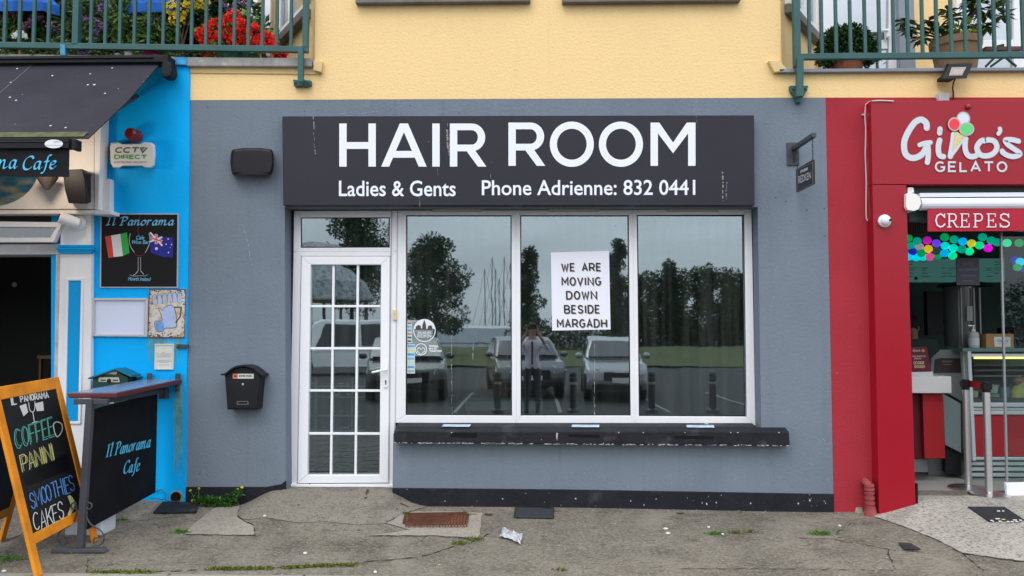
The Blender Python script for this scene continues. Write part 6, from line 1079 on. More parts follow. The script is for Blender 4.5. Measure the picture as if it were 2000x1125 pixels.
m = MB(); m.pprism([(1818, 734), (1818, 700), (1835, 683), (1884, 683), (1892, 735), (1889, 790), (1850, 768)], 1.0, 1.3); eq = tag(m.build('ice_machine', M('mach_grey', (.17, .19, .185), .4), bevel=.006), 'grey machine housing with a dark panel beside the display case', 'machine'); BASE[eq.name] = Vector(eq.location)
m = MB(); m.pprism([(1824, 728), (1826, 702), (1838, 699), (1879, 700), (1880, 728)], .995, 1.0); m.build('dark_panel', M('mach_dark', (.04, .025, .028), .3), eq); m = MB(); m.pbox(1840, 704, 1860, 708, .99, .995); m.pbox(1842, 711, 1858, 713, .99, .995); m.build('panel_lines', M('mach_line', (.12, .08, .08), .4), eq)
m = MB(); m.pbox(1811, 569, 1843, 655, 4.4, 4.5); tag(m.build('inner_door', m_rdk), 'dark doorway leaf at the back of the gelato shop', 'door')
m = MB(); m.pbox(1980, 640, 2006, 664, 1.1, 1.4); m.pbox(1984, 664, 2000, 680, 1.2, 1.3); tag(m.build('weighing_scale', m_black, bevel=.006), 'black scale on the display case at the picture edge', 'scale')
# grit and paint flakes along the foot of the walls
m = flat(); r2 = random.Random(31)
for k in range(420):
    px = r2.uniform(500, 1720) if k < 300 else r2.uniform(200, 1990); py = 993 + abs(r2.gauss(0, 9)) + (px - 1200) * .008 if k < 230 else r2.uniform(1000, 1118)
    if 640 < py - 350 < 645: continue
    p = G(px, py)
    if p.y > -.03 or p.y < -1.6: continue
    s_ = r2.uniform(.002, .007) * (1.6 if r2.random() < .08 else 1); a0 = r2.uniform(0, 6)
    m.add([(p.x + s_ * r2.uniform(.6, 1.4) * math.cos(a0 + a), p.y + s_ * r2.uniform(.6, 1.4) * math.sin(a0 + a), gh(p.x, p.y) + .0095 + .003 * r2.random()) for a in (0, 1.3, 2.6, 3.9, 5.2)], [(0, 1, 2, 3, 4)], 0 if r2.random() < .62 else 1)
tag(m.build('debris', [M('flake_pale', (.48, .46, .42), .9), M('flake_dark', (.035, .03, .026), .9)]), kind='stuff')
# exterior fittings
FL = thing('floodlight', 'black floodlight tilted down on the ledge above the red fascia', 'floodlight', (W(1870, 140, -.15).x, -.05, W(1870, 155, -.15).z))
m = MB(); a = [W(1854, 125.5, -.14), W(1901, 124, -.14), W(1888, 153.5, -.22), W(1841, 154, -.22)]; bk = Vector((.0, .05, .02)); m.hexa(a, [p + bk for p in a]); m.build('housing', m_black, FL, bevel=.005)
nf = (a[1] - a[0]).cross(a[3] - a[0]).normalized(); nf = nf if nf.y < 0 else -nf; P = Plane(a[0], nf); m = flat(); m.sheet([(1859, 131.5), (1887, 131), (1879, 147), (1853.5, 147.5)], P, .003); m.build('lens', M('lens_pale', (.36, .31, .29), .15), FL); m = flat(); m.line([(1862, 134), (1884, 133.5), (1878, 145), (1857, 145.5)], .6, P, .004, closed=True); m.build('lens_ring', M('lens_ring', (.2, .17, .16), .3), FL)
m = MB(); m.box(a[0].x - .05, a[0].x + .06, -.16, -.02, a[3].z + .03, a[3].z + .06); m.build('bracket', m_black, FL, bevel=.003)
m = MB(); m.tube([W(1866, 153, -.15), W(1862, 162, -.08), W(1860.5, 172, -.03), W(1862, 182, -.012), W(1862, 193, -.012)], .006, 6); m.build('cable', m_black, FL)
m = MB(); m.pbox(1834.5, 181, 1854.5, 197, -.06, -.001); m.pbox(1830, 188, 1834, 193, -.03, -.001); tag(m.build('junction_box', M('box_grey', (.52, .54, .58), .5), bevel=.006), 'small pale grey junction box on top of the red fascia under the floodlight', 'junction box')
m = MB(); c = W(1890, 209, -.13); m.lathe([(.022, 0), (.026, .012), (.01, .03)], c, (0.3, -1, 0), 12); tag(m.build('sensor', M('sensor_red', (.3, .03, .04), .4)), 'tiny red sensor stud on the fascia above the ice cream cone', 'sensor')
m = MB(); q = [W(1690, 941, .02), W(1690, 941, -.05), W(1694, 944, -.09), W(1697.5, 955, -.1), W(1698.5, 975, -.1), W(1699.5, 996, -.1)]; m.tube(q, .033, 14)
for y, rr in ((948, .04), (955, .043), (962, .041), (972, .042), (982, .041), (990, .043)): p = W(1697.8 + (y - 955) * .04, y, -.1); m.lathe([(rr, -.01), (rr, .01)], p, (.03, 0, -1), 16)
p = W(1700, 1004, -.1); m.lathe([(.062, -.05), (.056, .0), (.045, .05)], p, n=14); tag(m.build('waste_pipe', M('pipe_red', (.30, .06, .06), .6, var=.2, vs=12, stains=((14, .62, .75, (.35, .22, .2), .5),)), smooth=False), 'red painted waste pipe with ribbed joints at the foot of the red wall', 'pipe')
rb = random.Random(77)
for i, (x, y, s_) in enumerate(((1678, 1000, .05), (1690, 1006, .03))):
    m = MB(); p = G(x, y); bmv = [(rb.uniform(.6, 1) * s_ * math.cos(a), rb.uniform(.6, 1) * s_ * .7 * math.sin(a)) for a in (0, 1.1, 2.1, 3.2, 4.2, 5.3)]; m.hexa([(p.x + a, p.y + b, p.z - .01) for a, b in bmv], [(p.x + a * .7, p.y + b * .7, p.z + s_ * .8) for a, b in bmv]); tag(m.build('rubble', M('rubble_stone', (.34, .30, .24), .9, var=.3, vs=30)), ('larger broken stone lump beside the red waste pipe', 'tiny broken stone chip touching the red waste pipe')[i], 'stone')
# things lying on the pavement
def slab(name, pts, th, mat, label, cat, lift=.006):
    m = MB(); b = [G(x, y) for x, y in pts]; m.hexa([(p.x, p.y, gh(p.x, p.y) + lift + th) for p in b], [(p.x, p.y, gh(p.x, p.y) + lift) for p in b]); o = tag(m.build(name, mat, bevel=min(.004, th * .3)), label, cat); BASE[o.name] = Vector(o.location); return o
mh = slab('manhole_cover', [(790, 1008), (796, 1005), (911, 1003.5), (916, 1007), (914.5, 1023), (905, 1027), (793, 1028), (786, 1024)], .008, m_rust, 'rusty ribbed iron manhole cover set in pale concrete', 'manhole cover', .008)
m = MB()
for j in range(5):
    for k in range(21):
        x = 794 + k * 5.9 - j * .6; y = 1007 + j * 4.5 + (k % 2) * 1.2
        if x > 911: continue
        q = [G(x, y, .017), G(x + 3.6, y - .2, .017), G(x + 3.4, y + 2.4, .017), G(x - .2, y + 2.6, .017)]; m.hexa([p + Vector((0, 0, .004)) for p in q], [p - Vector((0, 0, .001)) for p in q])
m.build('ribs', M('rust_rib', (.17, .068, .038), .9, spec=.1, var=.3, vs=20), mh)
gr = slab('rubber_grating', [(1007, 991), (1082, 994), (1082, 1013.5), (1003, 1012)], .006, m_rub, 'black slotted rubber grating on the pavement under the sill', 'grating')
m = MB()
for k in range(6):
    t0 = .06 + k * .155; a, b, c, d = (1007, 991), (1082, 994), (1082, 1013.5), (1003, 1012); e0, e1 = lerp2(a, d, t0), lerp2(b, c, t0); f0, f1 = lerp2(a, d, t0 + .08), lerp2(b, c, t0 + .08); q = [G(*p, .012) for p in (lerp2(e0, e1, .03), lerp2(e0, e1, .97), lerp2(f0, f1, .97), lerp2(f0, f1, .03))]; m.hexa([p + Vector((0, 0, .005)) for p in q], [p - Vector((0, 0, .002)) for p in q])
m.build('ribs', M('rub_rib', (.05, .055, .06), .7, spec=.1), gr)
slab('rubber_mat', [(318, 984.5), (389, 986), (383, 1003.5), (299, 1005)], .018, m_rub, 'plain black rubber mat on the pavement by the blue wall', 'mat')
mt = slab('shop_mat', [(1890, 993), (1962, 993.5), (2001, 1019), (1931, 1021.5)], .012, M('mat_charcoal', (.022, .022, .025), .95, var=.3, vs=30), 'charcoal shop mat with white lettering on the pale concrete apron', 'mat')
m = flat()
for x, y, w_, mi in ((1934, 1016.5, 5, 0), (1944, 1013, 9, 0), (1950, 1018, 6, 0), (1956, 1014.5, 7, 1), (1966, 1018.5, 5, 0), (1974, 1018.5, 5, 0), (1983, 1018.5, 5, 0), (1990, 1016, 6, 0), (1947, 998, 6, 0), (1957, 998, 4, 0), (1938, 1018, 3, 0), (1978, 1015.6, 8, 0)):
    q = [G(*p, .0195) for p in ((x, y - 1.2), (x + w_, y - 1), (x + w_ + .8, y + 1), (x + .8, y + 1.1))]; m.add(q, [(3, 2, 1, 0)], mi)
m.build('lettering', [M('mat_white', (.55, .55, .55), .8), M('mat_yellow', (.5, .42, .1), .8)], mt)
dg_ = slab('drain_grate', [(1754, 1062), (1779, 1063.5), (1799, 1075), (1766, 1076)], .006, M('drain_iron', (.035, .03, .033), .7, var=.3, vs=30), 'small square iron drain grate in the pavement near the pale apron', 'drain')
m = flat()
for k in range(5): q0, q1 = lerp2((1757, 1064), (1768, 1074), k / 4), lerp2((1778, 1065), (1794, 1074), k / 4); a, b, c, d = G(q0[0], q0[1], .0135), G(q1[0], q1[1], .0135), G(q1[0] + 1, q1[1] + .9, .0135), G(q0[0] + 1, q0[1] + .9, .0135); m.add([a, b, c, d], [(3, 2, 1, 0)])
m.build('slots', m_crack, dg_)
lt = MB(); lt.flat = True; r2 = random.Random(6); n_ = 9
o_, u_, v_ = G(979, 1043), G(1019, 1057) - G(979, 1043), G(1000, 1064) - G(1005, 1040)
gp = [[None] * (n_ + 1) for _ in range(n_ + 1)]
for i in range(n_ + 1):
    for j in range(n_ + 1):
        a, b = i / n_, j / n_; p = o_ + u_ * a + v_ * (b - .5) * (.55 + .5 * abs(a - .45)) + Vector((r2.uniform(-.006, .006), r2.uniform(-.006, .006), 0)); p.z = gh(p.x, p.y) + .012 + r2.uniform(0, .03) * (1 if 0 < i < n_ and 0 < j < n_ else .5); gp[i][j] = p
lt.add([p for row in gp for p in row], [(i * (n_ + 1) + j, (i + 1) * (n_ + 1) + j, (i + 1) * (n_ + 1) + j + 1, i * (n_ + 1) + j + 1) for i in range(n_) for j in range(n_)]); tag(lt.build('plastic_wrapper', M('clear_plastic', (.42, .43, .44), .15, spec=.8, var=.3, vs=30)), 'crumpled clear plastic wrapper lying on the pavement', 'wrapper')
for i, (x, y) in enumerate(((1411, 1045), (517, 1009), (596, 1082), (1384, 1031), (1300, 1034), (1305, 1043), (1640, 1028), (733, 1119), (8, 1117))):
    p = G(x, y); m = MB(); m.ball((p.x, p.y, p.z + .006), .014, 8, sq=(rb.uniform(.8, 1.6), rb.uniform(.8, 1.4), .6)); tag(m.build('litter_scrap', bpy.data.materials.get('scrap_white') or M('scrap_white', (.62, .62, .6), .8), smooth=True), ('white scrap beside the green tuft below the window', 'white scrap on the door ramp beside the concrete patch', 'white scrap on the pavement below the door ramp', 'white scrap above the small tuft below the window', 'upper of two white scraps below the window sill', 'lower of two white scraps below the window sill', 'white scrap near the red wall and a grass tuft', 'white scrap on the kerb joint below the door', 'white scrap beside the chalkboard foot')[i], 'scrap', 'white scraps on the pavement')
m_gr = [leafm('tuft_green', (.06, .15, .015)), leafm('tuft_olive', (.11, .13, .02)), leafm('weed_green', (.035, .10, .018))]
def tuft(name, label, pts, n, ln, mt, seed, cat='grass tuft', kind=None, w_=.004):
    r = random.Random(seed); m = flat()
    for x, y, s_ in pts:
        c = G(x, y)
        for k in range(n):
            p = c + Vector((r.gauss(0, s_), r.gauss(0, s_ * .5), 0)); p.z = gh(p.x, p.y) + .004; d = Vector((r.gauss(0, .7), r.gauss(0, .7), r.uniform(.35, 1))).normalized(); q = ln * r.uniform(.4, 1.2); sd = d.orthogonal().normalized() * w_
            m.add([p - sd, p + sd, p + d * q * .6 + sd * .8, p + d * q + Vector((d.x, d.y, -.3)) * q * .25, p + d * q * .6 - sd * .8], [(0, 1, 2, 3, 4)])
    o = m.build(name, mt); return tag(o, label, cat, kind=kind) if not kind else tag(o, kind=kind)
for i, (x, y, s_, n, mt, lab) in enumerate(((353, 1041, .03, 70, 0, 'small green tuft at the corner of the pale concrete patch'), (1398, 1044, .035, 80, 0, 'green tuft beside a white scrap below the window'), (1436, 1042, .03, 40, 1, 'flat olive tuft in the pavement below the window'), (1466, 1040, .015, 30, 1, 'tiny olive tuft in the pavement below the window'), (1604, 1044, .045, 110, 0, 'green tuft in the pavement near the red wall'), (900, 1063, .03, 60, 1, 'olive tuft in the crack under the manhole'), (928, 1055, .04, 50, 1, 'mossy tuft at the corner of the manhole surround'), (208, 1021, .04, 60, 0, 'grass tuft under the black banner'), (22, 1094, .05, 60, 0, 'grass tuft between the legs of the chalkboard'), (146, 1078, .03, 40, 0, 'grass tuft beside the foot of the bar shelf post'), (1095, 1115, .02, 25, 1, 'tiny moss tuft on the kerb joint'), (795, 1006, .02, 30, 0, 'weed at the rim of the manhole cover'), (912, 1008, .02, 30, 0, 'weed at the far rim of the manhole cover'), (244, 1017, .02, 20, 0, 'tiny tuft in a pavement crack near the black mat'))):
    tuft('grass_tuft', lab, [(x, y, s_)], n, .035, m_gr[mt], 60 + i)
tuft('grass', None, [(x, 1113 - (x - 410) * .012 + rnd.uniform(-1, 1), .02) for x in range(412, 532, 5)] + [(x, 1110 - (x - 555) * .04 + rnd.uniform(-1, 1), .02) for x in range(556, 692, 5)] + [(x, 1119, .03) for x in range(180, 300, 8)], 22, .022, m_gr[1], 90, kind='stuff')
WD = thing('weed_clump', 'clump of leafy weeds with small yellow flowers at the foot of the grey wall', 'weeds', (G(430, 984).x, G(430, 984).y, G(430, 984).z)); r = random.Random(95)
m = flat(); 
for x, y in ((400, 982), (415, 982), (430, 981), (445, 980), (460, 979), (408, 988), (425, 989), (440, 988), (455, 985)): p = G(x, y); leaves(m, (p.x, min(p.y, -.05), p.z + .035), (.06, .05, .035), 70, .035, .02, r, .2, .0)
for x, y, k in ((455, 968, 26), (465, 962, 22), (380, 972, 14), (470, 957, 10)): p = W(x, y, -.06); leaves(m, p, (.035, .03, .03), k, .035, .018, r, .2, 0)
m.build('foliage', m_gr[2], WD); m = MB()
for a, b in (((458, 980), (472, 952)), ((452, 980), (455, 960)), ((384, 985), (371, 957)), ((386, 985), (388, 954)), ((462, 978), (466, 955))): m.tube([W(a[0], a[1], -.06), W((a[0] + b[0]) / 2 + 1, (a[1] + b[1]) / 2, -.065), W(b[0], b[1], -.07)], .0025, 5)
m.build('stem', m_gr[0], WD); m = flat()
for x, y in ((371, 957), (388, 954), (472, 952), (466, 955), (431, 972), (421, 986), (376, 978)): blooms(m, W(x, y, -.07), (.006, .006, .006), 3, r, .011)
m.build('flower', YEL, WD)
# ================================================================ the street behind the camera, seen in the glass
m_bark = M('bark', (.06, .05, .04), .9, var=.3, vs=5)
m_tr = [leafm('crown_dark', (.026, .056, .022), .45, .9), leafm('crown_mid', (.038, .068, .025), .45, .9), leafm('crown_blue', (.030, .058, .034), .4, .9)]
def tree(px, ptop, pbot, pwid, D, mt, seed, label, cone=False, n=2600, low=.12):
    r = random.Random(seed); b = RF(px, 690, D); zt, zb = RF(px, ptop, D).z, RF(px, pbot, D).z; w_ = pwid * D / FPX / 2; t = thing('tree', label, 'tree', (b.x, b.y, -.2), 'trees across the road mirrored in the shop glass')
    m = MB(); m.tube([(b.x, b.y, -.3), (b.x + .1, b.y, zb * .5 + zt * .2), (b.x, b.y, zt * .8)], [.16, .12, .04], 8)
    for k in range(6): a = k * 1.05; m.tube([(b.x, b.y, zb + (zt - zb) * (.1 + .08 * k)), (b.x + w_ * .6 * math.cos(a), b.y + w_ * .6 * math.sin(a), zb + (zt - zb) * (.3 + .09 * k))], [.06, .02], 6)
    m.build('trunk', m_bark, t); m = flat(); K = 26
    for k in range(K):
        h = (k + .5) / K; rad = w_ * ((1 - h) ** .7 if cone else math.sin(math.pi * (.18 + .78 * h)) ** .8); a = r.uniform(0, 6.28); q = rad * r.uniform(.2, .75)
        s_ = max(.25, w_ * r.uniform(.28, .5)) * (.75 if cone else 1); leaves(m, (b.x + q * math.cos(a), b.y + q * math.sin(a), zb + (zt - zb) * (.06 + .88 * h)), (s_, s_, s_ * .8), n * 3 // K, .3 if D > 60 else .2, .17 if D > 60 else .11, r, .2)
    m.build('crown', m_tr[mt], t)
tree(700, 440, 600, 170, 48, 0, 1, 'tall bushy tree mirrored in the fanlight over the door', n=3200)
tree(848, 462, 650, 150, 50, 0, 2, 'large rounded tree mirrored in the first window pane', n=4200)
tree(1034, 480, 660, 70, 55, 0, 3, 'narrow upright tree mirrored beside the poster', n=2200)
tree(1208, 462, 660, 66, 55, 0, 4, 'dark upright tree mirrored beyond the poster', n=2200)
for k in range(14):
    x = 1215 + k * 24; tree(x + rnd.uniform(-5, 5), 512 + rnd.uniform(-14, 22) + (8 if k < 5 else 0), 690, 78, 82, (1, 1, 2, 1, 1, 2, 2)[k % 7], 100 + k, 'one of the row of conifers mirrored in the last window pane', cone=k % 3 == 0, n=1300)
hd = flat(); r = random.Random(12)
for k in range(16): p = RF(1045 + k * 12, 668, 62); leaves(hd, (p.x, p.y, .55), (.6, .5, 1.0 + .25 * math.sin(k)), 260, .2, .1, r, .3)
tag(hd.build('hedge', m_tr[1]), 'clipped dark hedge across the road mirrored under the poster', 'hedge')
hd = flat()
for k in range(64): p = RF(1010 + k * 24, 668, 95); q = 1 if k < 21 else 2.4 + .5 * math.sin(k * 1.9); leaves(hd, (p.x, p.y, q), (1.4, 1.0, 1.5 * q + .3), 160 if k < 21 else 520, .42, .26, r, .25)
tag(hd.build('treeline', m_tr[2]), kind='stuff')
m_mast = M('mast_grey', (.20, .20, .21), .5)
for i, (x, yt) in enumerate(((947, 525), (961, 502), (967, 526), (984, 502), (975, 545), (997, 515))):
    a, b = RF(x, 662, 110), RF(x + (1.5 if i == 3 else .6), yt, 110); t = thing('yacht', ('moored yacht with a bare mast mirrored in the first pane, end of the row', 'moored yacht with the tallest mast mirrored in the first pane', 'moored yacht with a short mast close to the tallest one', 'moored yacht with a leaning tall mast', 'moored yacht with the lowest mast', 'moored yacht with a mast beside the window mullion')[i], 'boat', (a.x, a.y, -.4), 'yachts mirrored in the window')
    m = MB(); m.tube([(a.x, a.y, .4), (b.x, b.y, b.z)], [.09, .06], 6); m.build('mast', m_mast, t); m = MB(); m.tube([(b.x, b.y, b.z), (a.x + 1.9, a.y, .8)], .03, 4); m.tube([(b.x, b.y, b.z), (a.x - 1.9, a.y, .8)], .03, 4); m.build('rigging', m_mast, t)
    m = MB(); m.hexa([(a.x - 2.2, a.y - .8, .75), (a.x + 2.6, a.y, .85), (a.x - 2.2, a.y + .8, .75)], [(a.x - 1.9, a.y - .4, -.4), (a.x + 1.8, a.y, -.4), (a.x - 1.9, a.y + .4, -.4)]); m.build('hull', M('hull_white', (.6, .6, .62), .35), t)
a, b = RF(848, 665, 100), RF(1000, 642, 100); m = MB(); m.box(min(a.x, b.x), max(a.x, b.x), a.y - 6, a.y, -.3, b.z); m.hexa([(a.x, a.y, b.z + .002), (b.x, a.y, b.z + .002), (b.x, a.y - 6, b.z + .002), (a.x, a.y - 6, b.z + .002)], [(a.x + 1, a.y - 2, b.z + .35), (b.x - 1, a.y - 2, b.z + .35), (b.x - 1, a.y - 4, b.z + .35), (a.x + 1, a.y - 4, b.z + .35)]); tag(m.build('boat_shed', M('shed_white', (.55, .57, .6), .5, var=.1, vs=1)), 'long low white boat shed by the water mirrored in the first pane', 'shed')
# bandstand
c = RF(622, 690, 42); BD = thing('bandstand', 'open bandstand with a shaggy grey tiled roof mirrored in the door panes', 'bandstand', (c.x, c.y, -.2)); r = random.Random(44)
zt, ze, rad = RF(622, 508, 42).z, RF(622, 585, 42).z, 3.3; m = MB(); m.lathe([(rad, ze - .1), (rad * 1.0, ze), (rad * .86, ze + (zt - ze) * .45), (rad * .6, ze + (zt - ze) * .76), (rad * .3, ze + (zt - ze) * .94), (.05, zt)], (c.x, c.y, 0), n=24); m.build('roof', M('thatch_grey', (.30, .32, .34), .8, var=.3, vs=2, stains=((5, .5, .6, (.06, .065, .07), .8),), bump=.6, bs=4, bd=.1), BD)
for k in range(8): a = k * .785; m = MB(); m.tube([(c.x + rad * .88 * math.cos(a), c.y + rad * .88 * math.sin(a), -.3), (c.x + rad * .88 * math.cos(a), c.y + rad * .88 * math.sin(a), ze)], .08, 8); m.build('post', m_dsteel, BD)
# parked cars
m_tyre = M('tyre', (.02, .02, .02), .8); m_rim = M('rim', (.4, .4, .41), .3, metal=.8); m_cwin = M('car_window', (.02, .025, .03), .06, coat=.5); m_hl = M('headlight', (.5, .53, .55), .08, coat=1); m_plate = M('plate_white', (.6, .6, .58), .4); m_grl = M('car_grille', (.012, .012, .013), .4)
def car(name, label, loc, rot, col, van=False, met=.4):
    t = thing(name, label, 'van' if van else 'car', loc, 'cars parked across the road mirrored in the glass'); t.rotation_euler = (0, 0, rot)
    paint = M('car_paint', col, .25, metal=met, coat=.8); Lh = 2.6 if van else 2.15; wd = .93 if van else .88; zr = 2.0 if van else 1.47
    body = [(-Lh, .35), (-Lh, .75), (-Lh + .05, .95), (Lh - 1.3, .98), (Lh - .35, .88), (Lh - .06, .72), (Lh, .45), (Lh - .08, .28), (-Lh + .1, .28)]
    cab = [(-Lh + .06, .94), (-Lh + .25, zr - .08), (-Lh + .7, zr), (Lh - 2.2, zr), (Lh - 1.75, zr - .1), (Lh - 1.0, .96)]
    if van: cab = [(-Lh + .03, .94), (-Lh + .1, zr - .05), (-Lh + .3, zr), (Lh - 1.5, zr), (Lh - 1.2, zr - .1), (Lh - .55, .95)]
    def tum(z): return 1 - .16 * max(0, (z - .95)) / (zr - .95)
    m = MB(); m.hexa([(x, -wd * (1 - .05 * (abs(x) > Lh - .1)), z) for x, z in body], [(x, wd * (1 - .05 * (abs(x) > Lh - .1)), z) for x, z in body]); m.hexa([(x, -wd * tum(z) * .97, z) for x, z in cab], [(x, wd * tum(z) * .97, z) for x, z in cab]); bd = m.build('body', paint, t, bevel=.07, seg=3, local=True)
    m = MB(); (xa, za), (xb, zb2) = cab[-2], cab[-1]; e = Vector((.03, 0, .03))
    m.hexa([Vector((xb - .06, -wd * .86, zb2 + .04)) + e, Vector((xb - .06, wd * .86, zb2 + .04)) + e, Vector((xa, wd * .74, za - .02)) + e, Vector((xa, -wd * .74, za - .02)) + e], [(xb - .1, -wd * .84, zb2 + .03), (xb - .1, wd * .84, zb2 + .03), (xa - .06, wd * .72, za - .02), (xa - .06, -wd * .72, za - .02)]); m.build('windscreen', m_cwin, t, local=True)
    for s_ in (-1, 1):
        for k, (u0, u1) in enumerate(((.12, .5), (.53, .86))):
            x0, x1 = -Lh + .25 + (xb + Lh - .6) * u0, -Lh + .25 + (xb + Lh - .6) * u1; yb, yt = s_ * wd * tum(1.02) * .985, s_ * wd * tum(zr - .18) * .985
            m = MB(); m.hexa([(x0, yb, 1.03), (x1 + .25 * k, yb, 1.03), (x1 - .12 * k, yt, zr - .16), (x0 + .05, yt, zr - .16)], [(x0, yb * .9, 1.03), (x1 + .25 * k, yb * .9, 1.03), (x1 - .12 * k, yt * .9, zr - .16), (x0 + .05, yt * .9, zr - .16)]); m.build('side_window', m_cwin, t, local=True)
        m = MB(); m.hexa([(Lh - .5, s_ * wd * .97, .82), (Lh - .06, s_ * wd * .66, .78), (Lh - .0, s_ * wd * .6, .64), (Lh - .3, s_ * wd * .99, .66)], [(Lh - .5, s_ * wd * .8, .82), (Lh - .2, s_ * wd * .6, .8), (Lh - .2, s_ * wd * .6, .62), (Lh - .4, s_ * wd * .8, .66)]); m.build('headlight', m_hl, t, local=True)
        m = MB(); m.ball((xb - .3, s_ * (wd + .1), 1.03), .1, sq=(.7, 1, .75)); m.build('mirror', paint, t, local=True, smooth=True)
        for x in (Lh - .85, -Lh + .8):
            m = MB(); m.lathe([(.2, -.1), (.31, -.1), (.32, -.05), (.32, .05), (.31, .1), (.2, .1)], (x, s_ * (wd - .1), .32), (0, 1, 0), 24); wh = m.build('wheel', m_tyre, t, local=True); m = MB(); m.lathe([(.205, -.08), (.205, .085), (.17, .1), (.05, .09)], (x, s_ * (wd - .1), .32), (0, s_, 0), 20); m.build('rim', m_rim, wh, local=True)
    m = MB(); m.box(Lh - .05, Lh + .012, -wd * .5, wd * .5, .5, .7); m.box(Lh - .1, Lh + .0, -wd * .8, wd * .8, .3, .42); m.build('grille', m_grl, t, bevel=.01, local=True); m = MB(); m.box(Lh + .013, Lh + .025, -.26, .26, .46, .57); m.build('number_plate', m_plate, t, local=True); return t
def carpos(px, D): a = RF(px, 700, D); return (a.x, a.y, -.16)
R90 = R(90)
car('parked_car', 'silver estate car parked nose in, mirrored under the poster', carpos(1208, 20.6), R90 + .04, (.30, .31, .32))
car('parked_car', 'grey hatchback parked nose in, mirrored beside the photographer', carpos(1022, 21.5), R90 - .12, (.09, .095, .105))
car('parked_car', 'black car parked nose in, mirrored behind the round sticker', carpos(800, 20.5), R90 - .16, (.018, .018, .02), met=.1)
car('camper_van', 'white camper van parked side on, mirrored in the door panes', carpos(690, 30), R(150), (.85, .85, .85), van=True, met=0)
BO = None
m_bo = M('bollard_black', (.018, .022, .026), .4)
for i, (px, lab) in enumerate(((1122, 'black cast bollard at the kerb mirrored below the poster'), (1299, 'black cast bollard mirrored in the last pane near the mullion'), (1420, 'black cast bollard mirrored near the window edge'), (972, 'black cast bollard mirrored in front of the grey hatchback'))):
    p = RF(px, 770, 16.4)
    if BO is None:
        BO = thing('bollard', lab, 'bollard', (p.x, p.y, -.13), 'bollards across the path mirrored in the glass'); m = MB(); m.lathe([(.14, 0), (.13, .03), (.072, .06), (.072, .62), (.08, .64), (.08, .67), (.07, .69), (.07, .72), (.08, .74), (.06, .79), (.005, .81)], (0, 0, 0), n=18); m.build('body', m_bo, BO, local=True); m = MB(); m.lathe([(.074, .55), (.074, .60)], (0, 0, 0), n=18); m.build('band', m_rim, BO, local=True)
    else: dup(BO, (p.x, p.y, -.13), lab)
# ================================================================ people
m_skin = M('skin', (.42, .24, .17), .5); m_hair = M('dark_hair', (.022, .017, .014), .6)
def skinned(chains, root):                       # chains: lists of (x, y, z, r); points that coincide are joined
    vs, es, rs, idx = [], [], [], {}
    for ch in chains:
        prev = None
        for p in ch:
            k = tuple(round(v, 4) for v in p[:3])
            if k not in idx: idx[k] = len(vs); vs.append(p[:3]); rs.append(p[3])
            if prev is not None and prev != idx[k]: es.append((prev, idx[k]))
            prev = idx[k]
    me = bpy.data.meshes.new('skeleton'); me.from_pydata(vs, es, []); o = bpy.data.objects.new('skeleton', me); COL.objects.link(o)
    o.modifiers.new('skin', 'SKIN'); me.skin_vertices or None
    for i, sv in enumerate(me.skin_vertices[0].data): sv.radius = (rs[i], rs[i]) if isinstance(rs[i], float) else rs[i]; sv.use_root = i == root
    s_ = o.modifiers.new('sub', 'SUBSURF'); s_.levels = s_.render_levels = 2
    bpy.context.view_layer.update(); out = bpy.data.meshes.new_from_object(o.evaluated_get(bpy.context.evaluated_depsgraph_get())); bpy.data.objects.remove(o); return out
def hand(w_, d, up, sgn, curl):                  # wrist, direction, back of hand, thumb side, finger curl
    d, up = Vector(d).normalized(), Vector(up).normalized(); sd = d.cross(up).normalized() * sgn; w_ = Vector(w_); ch = []; palm = w_ + d * .05; ch.append([(*w_, .026), (*palm, (.02, .036)), (*(w_ + d * .085), (.016, .036))])
    for k, ln in enumerate((.072, .08, .075, .058)):
        b = w_ + d * .085 + sd * (.03 - .02 * k); p = b; q = [(*(w_ + d * .085), (.016, .036)), (*(b + d * .012), .0095)]; dd = Vector(d); p = b + d * .012
        for j in range(3): dd = (dd - up * curl * .8).normalized(); p = p + dd * ln / 3; q.append((*p, .009 - .001 * j))
        ch.append(q)
    b = w_ + d * .03; q = [(*palm, (.02, .036)), (*(b + sd * .04), .011), (*(b + sd * .062 + d * .025 - up * .01), .0095), (*(b + sd * .068 + d * .05 - up * .02), .008)]; ch.append(q); return ch
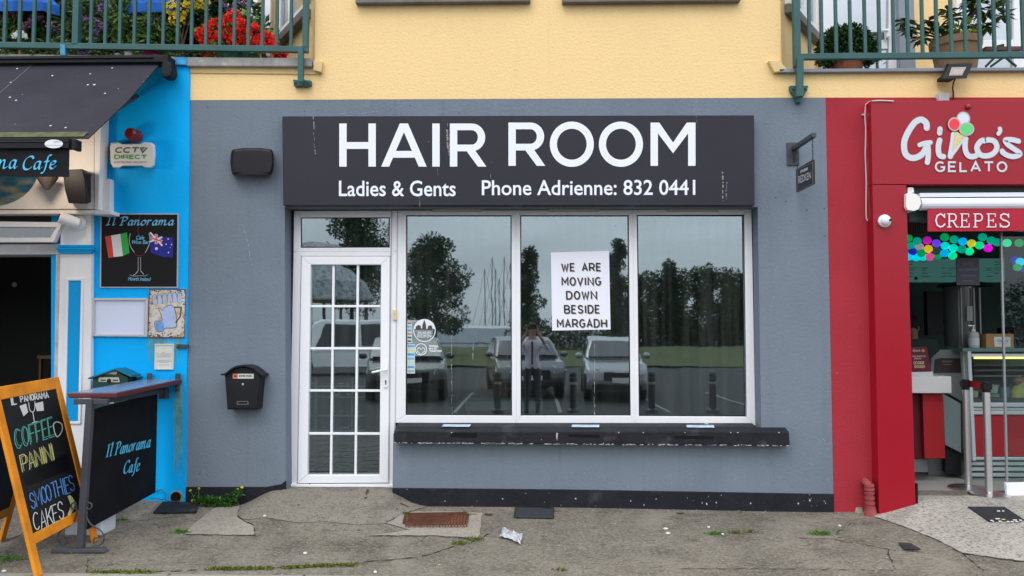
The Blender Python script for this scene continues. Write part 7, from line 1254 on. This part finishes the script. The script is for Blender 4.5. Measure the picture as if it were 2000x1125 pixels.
def person(label, loc, rot, arms, shirt, trousers, hair=True, lean=0):
    t = thing('person', label, 'person', loc); t.rotation_euler = (0, 0, rot)
    ch = [[(0, 0, .95, .135), (0, .01, 1.1, .125), (0, .015, 1.25, .145), (0, 0, 1.40, .12), (0, 0, 1.48, .06), (0, -.015, 1.56, .06), (0, -.03, 1.63, .082), (0, -.02, 1.70, .078)]]
    for s_ in (-1, 1):
        ch.append([(0, 0, .95, .135), (s_ * .09, 0, .88, .09), (s_ * .1, -.02, .5, .06), (s_ * .105, .02, .28, .055), (s_ * .105, .04, .09, .04), (s_ * .11, -.06, .04, .042), (s_ * .115, -.17, .03, .03)])
        el, wr, hd_, up = arms[s_]; ch.append([(0, 0, 1.40, .12), (s_ * .17, 0, 1.39, .062), (*el, .042), (*wr, .028)]); ch += hand(wr, hd_, up, s_, .45)
    me = skinned(ch, 0); mats = [m_skin, shirt, trousers, m_black]
    for m_ in mats: me.materials.append(m_)
    for p in me.polygons:
        c = p.center; p.use_smooth = True; near_hand = any((c - Vector(arms[s_][1])).length < .2 or (c - (Vector(arms[s_][1]) * .6 + Vector(arms[s_][0]) * .4)).length < .1 for s_ in (-1, 1))
        p.material_index = 3 if c.z < .075 else (2 if c.z < .93 and not near_hand else (0 if c.z > 1.46 or near_hand else 1))
    b = bpy.data.objects.new('body', me); COL.objects.link(b); b.parent = t
    m = MB(); m.ball((0, -.005, 1.685), .105, 14, sq=(.86, 1.0, 1.0)); h = m.build('hair', m_hair, t, smooth=True, local=True)
    m = MB()
    for s_ in (-1, 1): m.ball((s_ * .032, -.108, 1.655), .012, 8); m.ball((s_ * .082, -.015, 1.64), .022, 8, sq=(.4, .8, 1.3))
    m.ball((0, -.118, 1.63), .016, 8, sq=(.8, 1.2, 1.4)); m.ball((0, -.105, 1.592), .02, 8, sq=(1.4, .4, .4)); m.build('face', M('face_skin', (.36, .19, .13), .5), t, smooth=True, local=True)
    return t
sh_l = M('lavender_shirt', (.62, .58, .66), .8, var=.1, vs=5); tr_d = M('dark_trousers', (.025, .028, .04), .8)
pz = -.124
ph = person('photographer in lavender shirt and dark trousers raising a phone, mirrored in the middle pane', (.0, -7.52, pz), R(180), {-1: ((-.30, -.16, 1.28), (-.10, -.33, 1.58), (.1, -.35, 1), (0, 1, .2)), 1: ((.30, -.16, 1.28), (.10, -.33, 1.58), (-.1, -.35, 1), (0, 1, .2))}, sh_l, tr_d)
m = MB(); m.box(-.016, .016, -.158, -.145, 1.0, 1.42); m.build('bag_strap', m_black, ph, local=True, bevel=.004)
m = MB(); m.box(-.085, .075, -7.115, -7.107, 1.532, 1.612); tag(m.build('phone', m_black, bevel=.002), 'black smartphone held up by the photographer', 'phone')
st = person('shop assistant with dark hair and a green top standing behind the gelato counter', (W(1783, 640, 2.4).x, 2.4, FZ - .18), R(-60), {-1: ((-.24, -.05, 1.12), (-.2, -.22, 1.0), (0, -1, -.1), (0, 0, 1)), 1: ((.24, -.05, 1.12), (.2, -.22, 1.0), (0, -1, -.1), (0, 0, 1))}, M('green_top', (.01, .13, .05), .8), tr_d)
